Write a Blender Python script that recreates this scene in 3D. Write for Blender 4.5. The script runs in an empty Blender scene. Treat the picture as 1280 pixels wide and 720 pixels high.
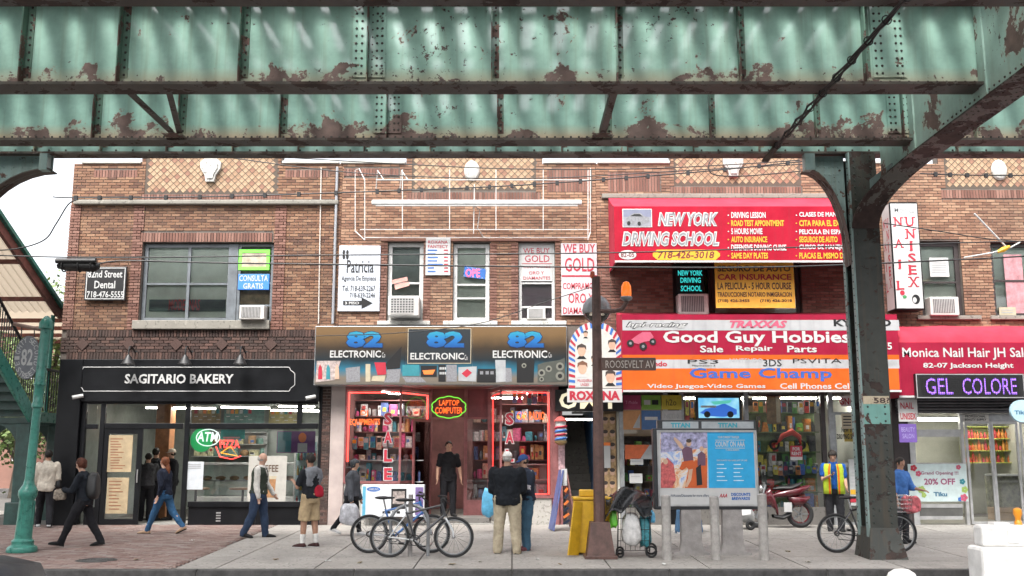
import bpy, bmesh, math, random
from mathutils import Vector, Matrix
random.seed(7)
R = math.radians
# ------------------------------------------------------------------ camera, sky, sun, exposure
CAMZ, PITCH, FPX = 1.88, R(9.45), 1250.0
scene = bpy.context.scene
col = scene.collection
cam_data = bpy.data.cameras.new('camera'); cam = bpy.data.objects.new('camera', cam_data); col.objects.link(cam)
cam.location = (0, 0, CAMZ); cam.rotation_euler = (math.pi/2 + PITCH, 0, 0)
cam_data.sensor_width = 36; cam_data.lens = 36*FPX/1280; cam_data.clip_start = 0.05; cam_data.clip_end = 2000
scene.camera = cam
SUN_EL, SUN_AZ = R(58), R(200)      # azimuth measured from +Y clockwise: behind the camera, a little to its left
world = bpy.data.worlds.new('World'); scene.world = world; world.use_nodes = True
wn, wl = world.node_tree.nodes, world.node_tree.links
bgn = wn['Background']; sky = wn.new('ShaderNodeTexSky'); sky.sky_type = 'NISHITA'; sky.sun_disc = False
sky.sun_elevation = SUN_EL; sky.sun_rotation = SUN_AZ; sky.air_density = 1.0; sky.dust_density = 5.0; sky.ozone_density = 1.0
hsv = wn.new('ShaderNodeHueSaturation'); hsv.inputs['Saturation'].default_value = 0.2
wl.new(sky.outputs[0], hsv.inputs['Color']); wl.new(hsv.outputs[0], bgn.inputs[0]); bgn.inputs[1].default_value = 0.15
sd = bpy.data.lights.new('sun', 'SUN'); so = bpy.data.objects.new('sun', sd); col.objects.link(so)
sd.energy = 1.5; sd.angle = R(15); sd.color = (1.0, 0.96, 0.9)
sdir = Vector((math.sin(SUN_AZ)*math.cos(SUN_EL), math.cos(SUN_AZ)*math.cos(SUN_EL), math.sin(SUN_EL)))
so.rotation_euler = sdir.to_track_quat('Z', 'Y').to_euler(); so.location = (0, 0, 40)
vs = scene.view_settings; vs.view_transform = 'Standard'; vs.look = 'None'; vs.exposure = 1.75; vs.gamma = 1.0; vs.use_curve_mapping = False
scene.render.engine = 'CYCLES'
# ------------------------------------------------------------------ pixel -> world on a plane Y
def PX(x, y, Y):
    a, b = (x-640)/FPX, (360-y)/FPX
    yc = math.cos(PITCH) - b*math.sin(PITCH); zc = math.sin(PITCH) + b*math.cos(PITCH)
    return Vector((a*Y/yc, Y, CAMZ + Y*zc/yc))
def RC(x0, y0, x1, y1, Y):      # rectangle on plane Y: X0, X1, Z0, Z1
    m = (y0+y1)/2
    return PX(x0, m, Y).x, PX(x1, m, Y).x, PX((x0+x1)/2, y1, Y).z, PX((x0+x1)/2, y0, Y).z
CURB_Y, FY = 15.85, 23.5
def gz(Y): return 0.15 + max(0, min(Y, 60)-CURB_Y)*0.0183      # pavement height
# ------------------------------------------------------------------ mesh builder
ORG = {}
class MB:
    def __init__(s): s.v = []; s.f = []; s.uv = None
    def add(s, vs, fs):
        n = len(s.v); s.v += [tuple(q) for q in vs]; s.f += [tuple(i+n for i in q) for q in fs]; return s
    def box(s, x0, x1, y0, y1, z0, z1):
        if x0 > x1: x0, x1 = x1, x0
        if y0 > y1: y0, y1 = y1, y0
        if z0 > z1: z0, z1 = z1, z0
        return s.add([(x0,y0,z0),(x1,y0,z0),(x1,y1,z0),(x0,y1,z0),(x0,y0,z1),(x1,y0,z1),(x1,y1,z1),(x0,y1,z1)],
            [(0,3,2,1),(4,5,6,7),(0,1,5,4),(1,2,6,5),(2,3,7,6),(3,0,4,7)])
    def rbox(s, x0, x1, y0, y1, z0, z1, b=.01):     # box with chamfered edges
        bm = bmesh.new(); bmesh.ops.create_cube(bm, size=1)
        for v in bm.verts:
            v.co = Vector((x0 if v.co.x < 0 else x1, y0 if v.co.y < 0 else y1, z0 if v.co.z < 0 else z1))
        b = min(b, .45*min(abs(x1-x0), abs(y1-y0), abs(z1-z0)))
        bmesh.ops.bevel(bm, geom=bm.edges[:], offset=b, segments=2, affect='EDGES', profile=.5)
        bmesh.ops.recalc_face_normals(bm, faces=bm.faces[:])
        s.bm(bm); return s
    def bm(s, bm):
        bm.verts.index_update(); s.add([v.co.copy() for v in bm.verts], [[v.index for v in f.verts] for f in bm.faces]); bm.free(); return s
    def obox(s, M, sx, sy, sz):     # box centred on matrix M
        hx, hy, hz = sx/2, sy/2, sz/2
        vs = [M @ Vector(q) for q in [(-hx,-hy,-hz),(hx,-hy,-hz),(hx,hy,-hz),(-hx,hy,-hz),(-hx,-hy,hz),(hx,-hy,hz),(hx,hy,hz),(-hx,hy,hz)]]
        return s.add(vs, [(0,3,2,1),(4,5,6,7),(0,1,5,4),(1,2,6,5),(2,3,7,6),(3,0,4,7)])
    def bar(s, p, q, w, h, up=(0,0,1)):      # box from p to q
        p, q = Vector(p), Vector(q); d = (q-p); L = d.length; d.normalize(); u = Vector(up)
        if abs(d.dot(u)) > .99: u = Vector((0,1,0))
        x = d.cross(u).normalized(); z = x.cross(d).normalized()
        M = Matrix((x, d, z)).transposed().to_4x4(); M.translation = (p+q)/2
        return s.obox(M, w, L, h)
    def tube(s, pts, r, n=8, cap=True):
        pts = [Vector(p) for p in pts]; rs = r if isinstance(r, (list, tuple)) else [r]*len(pts)
        vs, fs = [], []; prev = None
        for i, p in enumerate(pts):
            d = (pts[min(i+1, len(pts)-1)] - pts[max(i-1, 0)])
            d = d.normalized() if d.length > 1e-9 else Vector((0,0,1))
            if prev is None:
                a = Vector((0,0,1)) if abs(d.z) < .9 else Vector((1,0,0)); u = d.cross(a).normalized()
            else: u = (prev - d*prev.dot(d)).normalized()
            prev = u; w = d.cross(u)
            for k in range(n):
                t = 2*math.pi*k/n; vs.append(p + (u*math.cos(t) + w*math.sin(t))*rs[i])
        for i in range(len(pts)-1):
            for k in range(n):
                a = i*n+k; b = i*n+(k+1) % n; fs.append((a, b, b+n, a+n))
        if cap: fs.append(tuple(range(n-1, -1, -1))); fs.append(tuple(range((len(pts)-1)*n, len(pts)*n)))
        return s.add(vs, fs)
    def lathe(s, prof, c=(0,0,0), n=16, axis='z', sq=1.0):     # prof: (r, h)
        c = Vector(c); vs, fs = [], []
        for r, h in prof:
            for k in range(n):
                t = 2*math.pi*k/n; x, y = r*math.cos(t), r*math.sin(t)*sq
                vs.append(c + (Vector((x,y,h)) if axis == 'z' else Vector((x,h,y)) if axis == 'y' else Vector((h,x,y))))
        m = len(prof)
        for i in range(m-1):
            for k in range(n):
                a = i*n+k; b = i*n+(k+1) % n; fs.append((a, b, b+n, a+n) if axis != 'y' else (b, a, a+n, b+n))
        if prof[0][0] > 1e-6: fs.append(tuple(range(n-1,-1,-1)) if axis != 'y' else tuple(range(n)))
        if prof[-1][0] > 1e-6: fs.append(tuple(range((m-1)*n, m*n)) if axis != 'y' else tuple(range(m*n-1, (m-1)*n-1, -1)))
        return s.add(vs, fs)
    def prism(s, poly, y0, y1, plane='xz'):      # polygon in a plane extruded along the third axis
        n = len(poly)
        f = (lambda a, b, h: (a, h, b)) if plane == 'xz' else (lambda a, b, h: (h, a, b)) if plane == 'yz' else (lambda a, b, h: (a, b, h))
        vs = [f(a, b, y0) for a, b in poly] + [f(a, b, y1) for a, b in poly]
        return s.add(vs, [tuple(range(n)), tuple(range(2*n-1, n-1, -1))] + [(i, i+n, (i+1) % n+n, (i+1) % n) for i in range(n)])
    def ell(s, c, r, n=12, m=8, M=None):      # ellipsoid
        c = Vector(c); vs, fs = [], []
        vs.append((0,0,-r[2]))
        for j in range(1, m):
            t = -math.pi/2 + math.pi*j/m
            for k in range(n):
                a = 2*math.pi*k/n; vs.append((r[0]*math.cos(t)*math.cos(a), r[1]*math.cos(t)*math.sin(a), r[2]*math.sin(t)))
        vs.append((0,0,r[2])); N = len(vs)-1
        for k in range(n): fs.append((0, 1+(k+1) % n, 1+k)); fs.append((N, N-n+k, N-n+(k+1) % n))
        for j in range(m-2):
            for k in range(n):
                a = 1+j*n+k; b = 1+j*n+(k+1) % n; fs.append((a, b, b+n, a+n))
        vs = [(M @ Vector(q) if M else Vector(q)) + c for q in vs]
        return s.add(vs, fs)
    def torus(s, c, R_, r, n=32, m=8, axis='y'):
        c = Vector(c); vs, fs = [], []
        for i in range(n):
            t = 2*math.pi*i/n
            for k in range(m):
                a = 2*math.pi*k/m; q = (R_ + r*math.cos(a)); h = r*math.sin(a)
                vs.append(c + (Vector((q*math.cos(t), h, q*math.sin(t))) if axis == 'y' else Vector((q*math.cos(t), q*math.sin(t), h)) if axis == 'z' else Vector((h, q*math.cos(t), q*math.sin(t)))))
        for i in range(n):
            for k in range(m):
                fs.append((i*m+k, ((i+1) % n)*m+k, ((i+1) % n)*m+(k+1) % m, i*m+(k+1) % m))
        return s.add(vs, fs)
    def sheet(s, pts_grid):      # grid of points
        m, n = len(pts_grid), len(pts_grid[0])
        return s.add([p for row in pts_grid for p in row], [(i*n+k, i*n+k+1, (i+1)*n+k+1, (i+1)*n+k) for i in range(m-1) for k in range(n-1)])
    def quad(s, X0, X1, Y, Z0, Z1): return s.add([(X0,Y,Z0),(X1,Y,Z0),(X1,Y,Z1),(X0,Y,Z1)], [(0,1,2,3)])
    def disc(s, X, Y, Z, rx, rz, n=28, th=.0):
        if th: return s.prism([(X+rx*math.cos(2*math.pi*k/n), Z+rz*math.sin(2*math.pi*k/n)) for k in range(n)], Y, Y+th)
        return s.add([(X+rx*math.cos(2*math.pi*k/n), Y, Z+rz*math.sin(2*math.pi*k/n)) for k in range(n)], [tuple(range(n))])
    def build(s, name, mat, parent=None, smooth=False, local=False):
        me = bpy.data.meshes.new(name)
        o = bpy.data.objects.new(name, me); col.objects.link(o)
        if parent is not None:
            o.parent = parent; org = Vector((0,0,0)) if local else ORG.get(parent.name, Vector((0,0,0)))
            ORG[o.name] = org
        else:
            if local or not s.v: org = Vector((0,0,0))
            else:
                xs = [v[0] for v in s.v]; ys = [v[1] for v in s.v]; zs = [v[2] for v in s.v]
                org = Vector(((min(xs)+max(xs))/2, (min(ys)+max(ys))/2, min(zs)))
            o.location = org; ORG[o.name] = org.copy()
        me.from_pydata([(v[0]-org.x, v[1]-org.y, v[2]-org.z) for v in s.v], [], s.f)
        if mat: me.materials.append(M(mat) if isinstance(mat, str) else mat)
        if smooth:
            me.polygons.foreach_set('use_smooth', [True]*len(me.polygons))
            if smooth != 'all': me.set_sharp_from_angle(angle=R(40))
        me.update(); return o
def tag(o, label=None, cat=None, group=None, kind=None):
    if label: o['label'] = label
    if cat: o['category'] = cat
    if group: o['group'] = group
    if kind: o['kind'] = kind
    return o
def thing(name, label, cat, loc=(0,0,0), rz=0, group=None):
    o = bpy.data.objects.new(name, None); col.objects.link(o); o.empty_display_size = .2
    o.location = loc; o.rotation_euler = (0,0,rz); ORG[o.name] = Vector(loc)
    return tag(o, label, cat, group)
def struct(o): o['kind'] = 'structure'; return o
def copy_tree(o, parent=None):
    c = o.copy(); col.objects.link(c); c.parent = parent
    for ch in list(o.children): copy_tree(ch, c)
    return c
# ------------------------------------------------------------------ materials
MATS = {}
def M(n): return MATS[n]
def nmat(name):
    m = bpy.data.materials.new(name); m.use_nodes = True; MATS[name] = m
    return m, m.node_tree.nodes, m.node_tree.links, m.node_tree.nodes['Principled BSDF']
def rgb(c): return (c[0], c[1], c[2], 1)
def mat(name, c, rough=.6, metal=0., var=.12, scale=6., bump=0., bscale=40., spec=.5, emit=None, es=0, coat=0, alpha=None):
    m, N, L, b = nmat(name)
    b.inputs['Roughness'].default_value = rough; b.inputs['Metallic'].default_value = metal
    b.inputs['Specular IOR Level'].default_value = spec
    if coat: b.inputs['Coat Weight'].default_value = coat; b.inputs['Coat Roughness'].default_value = .15
    tc = N.new('ShaderNodeTexCoord')
    if var:
        t = N.new('ShaderNodeTexNoise'); t.inputs['Scale'].default_value = scale; t.inputs['Detail'].default_value = 6; t.inputs['Roughness'].default_value = .65
        L.new(tc.outputs['Object'], t.inputs['Vector'])
        r = N.new('ShaderNodeValToRGB'); r.color_ramp.elements[0].position = .3; r.color_ramp.elements[1].position = .72
        r.color_ramp.elements[0].color = rgb([q*(1-var*1.6) for q in c]); r.color_ramp.elements[1].color = rgb([min(1, q*(1+var)) for q in c])
        L.new(t.outputs['Fac'], r.inputs['Fac']); L.new(r.outputs['Color'], b.inputs['Base Color'])
        mr = N.new('ShaderNodeMapRange'); mr.inputs[3].default_value = max(.03, rough-.12); mr.inputs[4].default_value = min(1, rough+.12)
        L.new(t.outputs['Fac'], mr.inputs[0]); L.new(mr.outputs[0], b.inputs['Roughness'])
    else: b.inputs['Base Color'].default_value = rgb(c)
    if bump:
        t2 = N.new('ShaderNodeTexNoise'); t2.inputs['Scale'].default_value = bscale; t2.inputs['Detail'].default_value = 4
        L.new(tc.outputs['Object'], t2.inputs['Vector'])
        bp = N.new('ShaderNodeBump'); bp.inputs['Strength'].default_value = bump; bp.inputs['Distance'].default_value = .01
        L.new(t2.outputs['Fac'], bp.inputs['Height']); L.new(bp.outputs[0], b.inputs['Normal'])
    if emit: b.inputs['Emission Color'].default_value = rgb(emit); b.inputs['Emission Strength'].default_value = es
    return m
def C(name, c, **k):      # colour material on demand
    if name not in MATS: mat(name, c, **k)
    return MATS[name]
# ------------------------------------------------------------------ lettering (built-in font, flat print)
TMP = bpy.data.scenes.new('tmp')      # small helper scene so that shapes can be evaluated cheaply; removed at the end
def tmp_mesh(o):
    if o.type == 'FONT': return bpy.data.meshes.new_from_object(o)
    TMP.collection.objects.link(o)
    with bpy.context.temp_override(scene=TMP, view_layer=TMP.view_layers[0]):
        dg = bpy.context.evaluated_depsgraph_get(); return bpy.data.meshes.new_from_object(o.evaluated_get(dg))
def text(body, box, Y, m, parent, name='lettering', shear=0., bold=0., depth=.003, world=None, sp=1.0, line=1.0, fn=None):
    cu = bpy.data.curves.new('t', 'FONT'); cu.body = body; cu.shear = shear; cu.offset = bold; cu.resolution_u = 2
    cu.space_character = sp; cu.space_line = line; cu.align_x = 'CENTER'
    o = bpy.data.objects.new('t', cu); me0 = tmp_mesh(o)
    vs = [v.co.copy() for v in me0.vertices]; fs = [tuple(p.vertices) for p in me0.polygons]
    bpy.data.objects.remove(o); bpy.data.curves.remove(cu); bpy.data.meshes.remove(me0)
    if not vs: return None
    x0 = min(v.x for v in vs); x1 = max(v.x for v in vs); y0 = min(v.y for v in vs); y1 = max(v.y for v in vs)
    X0, X1, Z0, Z1 = world if world else RC(*box, Y)
    sx = (X1-X0)/max(x1-x0, 1e-6); sz = (Z1-Z0)/max(y1-y0, 1e-6)
    mb = MB(); mb.add([(X0+(v.x-x0)*sx, Y, Z0+(v.y-y0)*sz) for v in vs], fs)
    if fn: mb.v = [fn(*q) for q in mb.v]
    return mb.build(name, m, parent)
# ------------------------------------------------------------------ special materials
def ramp(N, L, src, stops, interp='LINEAR'):
    r = N.new('ShaderNodeValToRGB'); r.color_ramp.interpolation = interp
    els = r.color_ramp.elements
    els[0].position, els[0].color = stops[0][0], rgb(stops[0][1]); els[1].position, els[1].color = stops[-1][0], rgb(stops[-1][1])
    for p, c in stops[1:-1]: e = els.new(p); e.color = rgb(c)
    L.new(src, r.inputs['Fac']); return r.outputs['Color']
def noise(N, L, vec, scale, detail=6, rough=.6, dist=0):
    t = N.new('ShaderNodeTexNoise'); t.inputs['Scale'].default_value = scale; t.inputs['Detail'].default_value = detail
    t.inputs['Roughness'].default_value = rough; t.inputs['Distortion'].default_value = dist
    L.new(vec, t.inputs['Vector']); return t.outputs['Fac']
def mth(N, L, op, a, b=None, clamp=False):
    t = N.new('ShaderNodeMath'); t.operation = op; t.use_clamp = clamp
    for i, q in enumerate((a, b)):
        if q is None: continue
        if isinstance(q, (int, float)): t.inputs[i].default_value = q
        else: L.new(q, t.inputs[i])
    return t.outputs[0]
def mixc(N, L, fac, a, b):
    t = N.new('ShaderNodeMix'); t.data_type = 'RGBA'
    for i, q in ((0, fac), (6, a), (7, b)):
        if isinstance(q, (int, float)): t.inputs[i].default_value = q
        elif isinstance(q, tuple): t.inputs[i].default_value = rgb(q)
        else: L.new(q, t.inputs[i])
    return t.outputs[2]
def steel_paint(name, c, amount, low, chips=.7, rough=.1, rust=(.125,.075,.062), pscale=1.1):
    """old glossy paint peeling off rusty steel; amount = share of bare rust, low = extra wear near the bottom edge"""
    m, N, L, b = nmat(name); tc = N.new('ShaderNodeTexCoord'); v = tc.outputs['Object']
    sx = N.new('ShaderNodeSeparateXYZ'); L.new(v, sx.inputs[0])
    n1 = noise(N, L, v, pscale, 8, .62, .4); n2 = noise(N, L, v, 9, 6, .7); n3 = noise(N, L, v, .5, 3, .5)
    mr = N.new('ShaderNodeMapRange'); mr.inputs[1].default_value = 0; mr.inputs[2].default_value = .42; mr.inputs[3].default_value = low; mr.inputs[4].default_value = 0
    L.new(sx.outputs['Z'], mr.inputs[0])
    s = mth(N, L, 'ADD', n1, mr.outputs[0]); s = mth(N, L, 'ADD', s, mth(N, L, 'MULTIPLY', mth(N, L, 'SUBTRACT', n2, .5), .30))
    th = 1-amount
    mask = mth(N, L, 'MULTIPLY', mth(N, L, 'SUBTRACT', s, th), 60, True)
    edge = mth(N, L, 'MULTIPLY', mth(N, L, 'SUBTRACT', s, th-.012), 60, True)
    chip = mth(N, L, 'MULTIPLY', mth(N, L, 'SUBTRACT', mth(N, L, 'ADD', mth(N, L, 'ADD', n2, mth(N, L, 'MULTIPLY', mr.outputs[0], .55)), mth(N, L, 'MULTIPLY', mth(N, L, 'SUBTRACT', n3, .5), .35)), chips), 50, True)
    base = ramp(N, L, noise(N, L, v, 2.3, 5, .6), [(.25, [q*.72 for q in c]), (.5, c), (.75, [min(1, q*1.18+.015) for q in c])])
    st = N.new('ShaderNodeMapping'); st.inputs['Scale'].default_value = (7, 7, .35); L.new(v, st.inputs[0])
    stk = ramp(N, L, noise(N, L, st.outputs[0], 1.6, 5, .6), [(.5, (0,0,0)), (.75, (.55,.55,.55))])
    base = mixc(N, L, stk, base, (c[0]*.55+.07, c[1]*.55+.04, c[2]*.5+.02))
    tan = N.new('ShaderNodeMapRange'); tan.inputs[1].default_value = .10; tan.inputs[2].default_value = .32; tan.inputs[3].default_value = .9; tan.inputs[4].default_value = 0
    L.new(sx.outputs['Z'], tan.inputs[0])
    tm = mth(N, L, 'MULTIPLY', tan.outputs[0], min(1, low*6)) if low else 0.0
    base = mixc(N, L, tm, base, (.50,.39,.27))
    rc = ramp(N, L, noise(N, L, v, 5, 6, .6), [(.3, [q*.6 for q in rust]), (.7, [q*1.5 for q in rust])])
    b.inputs['Specular IOR Level'].default_value = 1.0 if 'girder' in name or 'cross_p' in name else .4
    k = mixc(N, L, edge, base, (.38,.35,.27) if 'girder' in name or 'cross_p' in name else tuple(q*1.35 for q in c)); k = mixc(N, L, mask, k, rc); k = mixc(N, L, chip, k, (.06,.035,.028))
    L.new(k, b.inputs['Base Color'])
    mm = mth(N, L, 'MAXIMUM', mask, chip)
    rr = N.new('ShaderNodeMapRange'); rr.inputs[3].default_value = rough; rr.inputs[4].default_value = .75; L.new(mm, rr.inputs[0]); L.new(rr.outputs[0], b.inputs['Roughness'])
    bp = N.new('ShaderNodeBump'); bp.inputs['Strength'].default_value = .6; bp.inputs['Distance'].default_value = .012; bp.invert = True
    L.new(mth(N, L, 'ADD', mm, mth(N, L, 'MULTIPLY', noise(N, L, v, 3, 3), .35)), bp.inputs['Height']); L.new(bp.outputs[0], b.inputs['Normal'])
    return m
GREEN = (.37,.60,.51)
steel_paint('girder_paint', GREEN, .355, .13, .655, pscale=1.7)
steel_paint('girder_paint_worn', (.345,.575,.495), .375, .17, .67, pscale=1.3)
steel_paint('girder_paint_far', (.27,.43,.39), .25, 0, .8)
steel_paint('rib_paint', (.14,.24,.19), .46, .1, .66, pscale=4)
steel_paint('column_paint', (.045,.048,.042), .45, 0, .62, rough=.5, rust=(.038,.025,.021), pscale=2.2)
steel_paint('column_teal', (.16,.34,.30), .40, 0, .6, rough=.4, pscale=3)
steel_paint('column_cream', (.50,.42,.30), .42, 0, .6, rough=.5, pscale=4)
steel_paint('knee_paint', (.22,.31,.30), .42, 0, .66, rough=.4, pscale=2.5)
steel_paint('flange_steel', (.085,.076,.066), .45, 0, .62, rough=.55, rust=(.05,.032,.026), pscale=2)
steel_paint('cross_paint', (.36,.52,.46), .42, 0, .66, rough=.35, pscale=1.3)
steel_paint('cross_flange', (.11,.10,.088), .52, 0, .6, rough=.55, rust=(.055,.032,.028), pscale=2.2)
mat('rivet_dark', (.055,.05,.042), .6, var=.3); mat('column_rivet', (.05,.06,.055), .5, var=.3); mat('old_timber', (.09,.07,.055), .85, var=.35, scale=5, bump=.4)
mat('lamp_green', (.045,.21,.165), .3, var=.25, scale=9, bump=.15, bscale=25)
mat('dark_green', (.02,.06,.052), .4, var=.3)
mat('black_iron', (.012,.012,.013), .45, var=.3)
mat('cable', (.009,.009,.01), .55, var=.2)
# ------------------------------------------------------------------ elevated railway
def rivet_y(mb, x, y, z, r=.02):      # rivet head facing the camera side
    n = 6; vs = [(x+r*math.cos(k*math.pi/3), y, z+r*math.sin(k*math.pi/3)) for k in range(n)] + [(x+r*.6*math.cos(k*math.pi/3), y-r*.7, z+r*.6*math.sin(k*math.pi/3)) for k in range(n)]
    mb.add(vs, [(k, (k+1) % n, (k+1) % n+n, k+n) for k in range(n)] + [tuple(range(n, 2*n))])
def rivet_d(mb, p, nrm, r=.017):       # rivet head in any direction
    nrm = Vector(nrm).normalized(); a = Vector((0,0,1)) if abs(nrm.z) < .9 else Vector((1,0,0)); u = nrm.cross(a).normalized(); w = nrm.cross(u); p = Vector(p); n = 6
    vs = [p+(u*math.cos(k*math.pi/3)+w*math.sin(k*math.pi/3))*r for k in range(n)] + [p+nrm*r*.7+(u*math.cos(k*math.pi/3)+w*math.sin(k*math.pi/3))*r*.6 for k in range(n)]
    mb.add(vs, [(k, (k+1) % n, (k+1) % n+n, k+n) for k in range(n)] + [tuple(range(n, 2*n))])
def girder(name, label, Yw, zp, X0, X1, H, fw, stiff, paint, extra=(), far=False):
    zb = CAMZ+zp
    t = thing(name, label, 'girder', ((X0+X1)/2, Yw, zb))
    MB().box(X0, X1, Yw-.008, Yw+.008, zb+.04, zb+H).build('web', paint, t)
    MB().box(X0, X1, Yw-fw/2, Yw+fw/2, zb, zb+.04).build('bottom_flange', 'flange_steel', t)
    MB().box(X0, X1, Yw-fw/2, Yw+fw/2, zb+H, zb+H+.04).build('top_flange', 'flange_steel', t)
    MB().box(X0, X1, Yw-.022, Yw-.010, zb+.042, zb+.15).build('flange_angle', paint, t)
    rv = MB(); x = X0+.1
    while x < X1: rivet_y(rv, x, Yw-.022, zb+.10); x += .13 if not far else .3
    for sx in stiff:
        if sx < X0 or sx > X1: continue
        w = fw/2-.03
        g = MB(); g.box(sx-.008, sx+.008, Yw-w, Yw-.024, zb+.045, zb+H-.01); g.box(sx+.009, sx+.10, Yw-.024, Yw-.009, zb+.152, zb+H-.01)
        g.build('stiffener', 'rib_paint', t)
        z = zb+.2
        while z < zb+H-.05: rivet_y(rv, sx+.055, Yw-.024, z); z += .11
    for sx in extra:       # riveted splice plates
        MB().box(sx-.22, sx+.24, Yw-.036, Yw-.026, zb+.16, zb+H-.02).build('splice_plate', paint, t)
        z = zb+.22
        while z < zb+H-.05:
            for dx in (-.17, -.09, .12, .19): rivet_y(rv, sx+dx, Yw-.036, z)
            z += .11
    tag(rv.build('rivets', 'rivet_dark', t), kind='stuff')
    return t
def pxs(xs, y, Y): return [PX(x, y, Y).x for x in xs]
XW = 6.50      # cross girder web
s1 = pxs([-275,-122,33,153,303,461,615,770,922,1077], 60, 13.24)
s2 = pxs([-140,-10,120,226,352,484,622,757,886,1017,1125], 145, 15.68)
s3 = pxs([-200+82*i for i in range(18)], 188, 17.3)
girder('plate_girder', 'dark underside of the nearest riveted girder along the photo\'s top edge', 10.42, 5.0, -15, XW-.02, 1.3, .44, [], 'girder_paint')
girder('plate_girder', 'front pale green riveted plate girder spanning the top of the photo', 13.24, 5.0, -15, XW-.02, 1.3, .40, s1, 'girder_paint', extra=[s1[5], s1[9]+.35])
girder('plate_girder', 'second green riveted plate girder with large rust patches below the front one', 15.68, 5.0, -15, XW-.02, 1.3, .34, s2, 'girder_paint_worn', extra=[s2[5], s2[10]])
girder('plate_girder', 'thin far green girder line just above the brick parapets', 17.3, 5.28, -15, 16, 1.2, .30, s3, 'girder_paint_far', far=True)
girder('plate_girder', 'stub of girder right of the rusty cross girder', 15.68, 5.0, XW+.03, 16, 1.3, .34, pxs([1215,1300], 145, 15.68), 'girder_paint_worn')
# timber ties of the track deck
deck = thing('track_deck', 'timber sleepers of the railway deck above the girders', 'track', (0, 13, CAMZ+6.36))
tie = MB().box(-.15, .15, -3.6, 4.5, 0, .2).build('sleeper', 'old_timber', deck, local=True)
tie.location = (-14, .0, 0)
for i in range(1, 58):
    c = tie.copy(); col.objects.link(c); c.location = (-14+i*.5, random.uniform(-.1, .1), 0)
for y in (10.5, 11.95, 13.8, 15.25): MB().box(-15, 15, y-.035, y+.035, CAMZ+6.565, CAMZ+6.72).build('rail', 'flange_steel', deck)
# struts and braces between front and second girder
def bracing(label, X2, X1b=None):
    g = MB(); z = CAMZ+5.05
    g.box(X2-.05, X2+.05, 13.47, 15.49, z, z+.012); g.box(X2-.05, X2-.038, 13.47, 15.49, z+.014, z+.11)
    o = thing('girder_brace', label, 'brace', (X2, 14.5, z)); g.build('strut', 'flange_steel', o)
    if X1b is not None:
        MB().bar((X2+.07, 15.49, z+.03), (X1b, 13.47, z+.03), .09, .012).build('diagonal', 'flange_steel', o)
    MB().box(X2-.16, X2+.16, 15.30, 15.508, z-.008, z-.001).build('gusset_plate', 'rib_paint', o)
bracing('dark V-shaped steel brace under the girders at upper left', -5.42, -4.85)
bracing('single dark strut between the girders above the electronics shop', 1.45)
# cross girder running towards the street, haunched down to the column
cg = thing('cross_girder', 'rusty green cross girder sweeping down to the column at upper right', 'girder', (XW, 11, CAMZ+4.76))
MB().box(XW-.012, XW+.012, 5, 17.0, CAMZ+4.77, CAMZ+6.34).build('web', 'cross_paint', cg)
path = [(5, 4.74)]
for i in range(15):      # sweeps down to the column face
    t = i/14; path.append((15.5+1.53*math.sin(t*math.pi/2), 4.74-.85*(1-math.cos(t*math.pi/2))))
fl = MB(); n = len(path)
vv, ff = [], []
for i, (y, z) in enumerate(path):
    t_ = max(0, (y-15.5)/1.53); w = .235; cx = XW+.11-.44*t_*t_
    j0, j1 = path[max(0, i-1)], path[min(n-1, i+1)]; d = Vector((0, j1[0]-j0[0], j1[1]-j0[1])).normalized(); nn = Vector((0, -d.z, d.y))*.03
    for sx in (-w, w):
        vv.append((cx+sx, y, CAMZ+z)); vv.append((cx+sx, y+nn.y, CAMZ+z+nn.z))
for i in range(n-1):
    a, b = i*4, i*4+4
    ff += [(a, b, b+2, a+2), (a+1, a+3, b+3, b+1), (a, a+1, b+1, b), (a+2, b+2, b+3, a+3)]
ff += [(0, 2, 3, 1)]
fl.add(vv, ff); fl.build('bottom_flange', 'cross_flange', cg)
hp = [(y, CAMZ+z+.035) for y, z in path[4:]] + [(17.02, CAMZ+4.76), (path[4][0], CAMZ+4.76)]
MB().prism(hp, XW-.22, XW-.19, 'yz').build('haunch_plate', 'knee_paint', cg)
rv = MB()
for k in range(60):
    y = 6+k*.145
    if y > 14.5: break
    for sx in (-.07, .02, .2, .29): rivet_d(rv, (XW+sx, y, CAMZ+4.74), (0,0,-1))
    rivet_d(rv, (XW-.012, y, CAMZ+4.9), (-1,0,0), .02)
for k in range(1, 13):
    y, z = path[k]
    for sx in (-.25, .2): rivet_d(rv, (XW+.11-.44*max(0, (y-15.5)/1.53)**2+sx*.7, y-.01, CAMZ+z-.004), (0,-.5,-1))
for gy in (13.24, 15.68):
    for k in range(13):
        for dy in (-.12, -.2, .1): rivet_d(rv, (XW-.012, gy+dy, CAMZ+5.08+k*.09), (-1,0,0), .018)
tag(rv.build('rivets', 'cross_flange', cg), kind='stuff')
MB().box(XW-.04, XW-.013, 13.0, 13.2, CAMZ+4.8, CAMZ+6.3).build('connection_angle', 'cross_paint', cg)
MB().box(XW-.04, XW-.013, 15.45, 15.65, CAMZ+4.8, CAMZ+6.3).build('connection_angle', 'cross_paint', cg)
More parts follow.
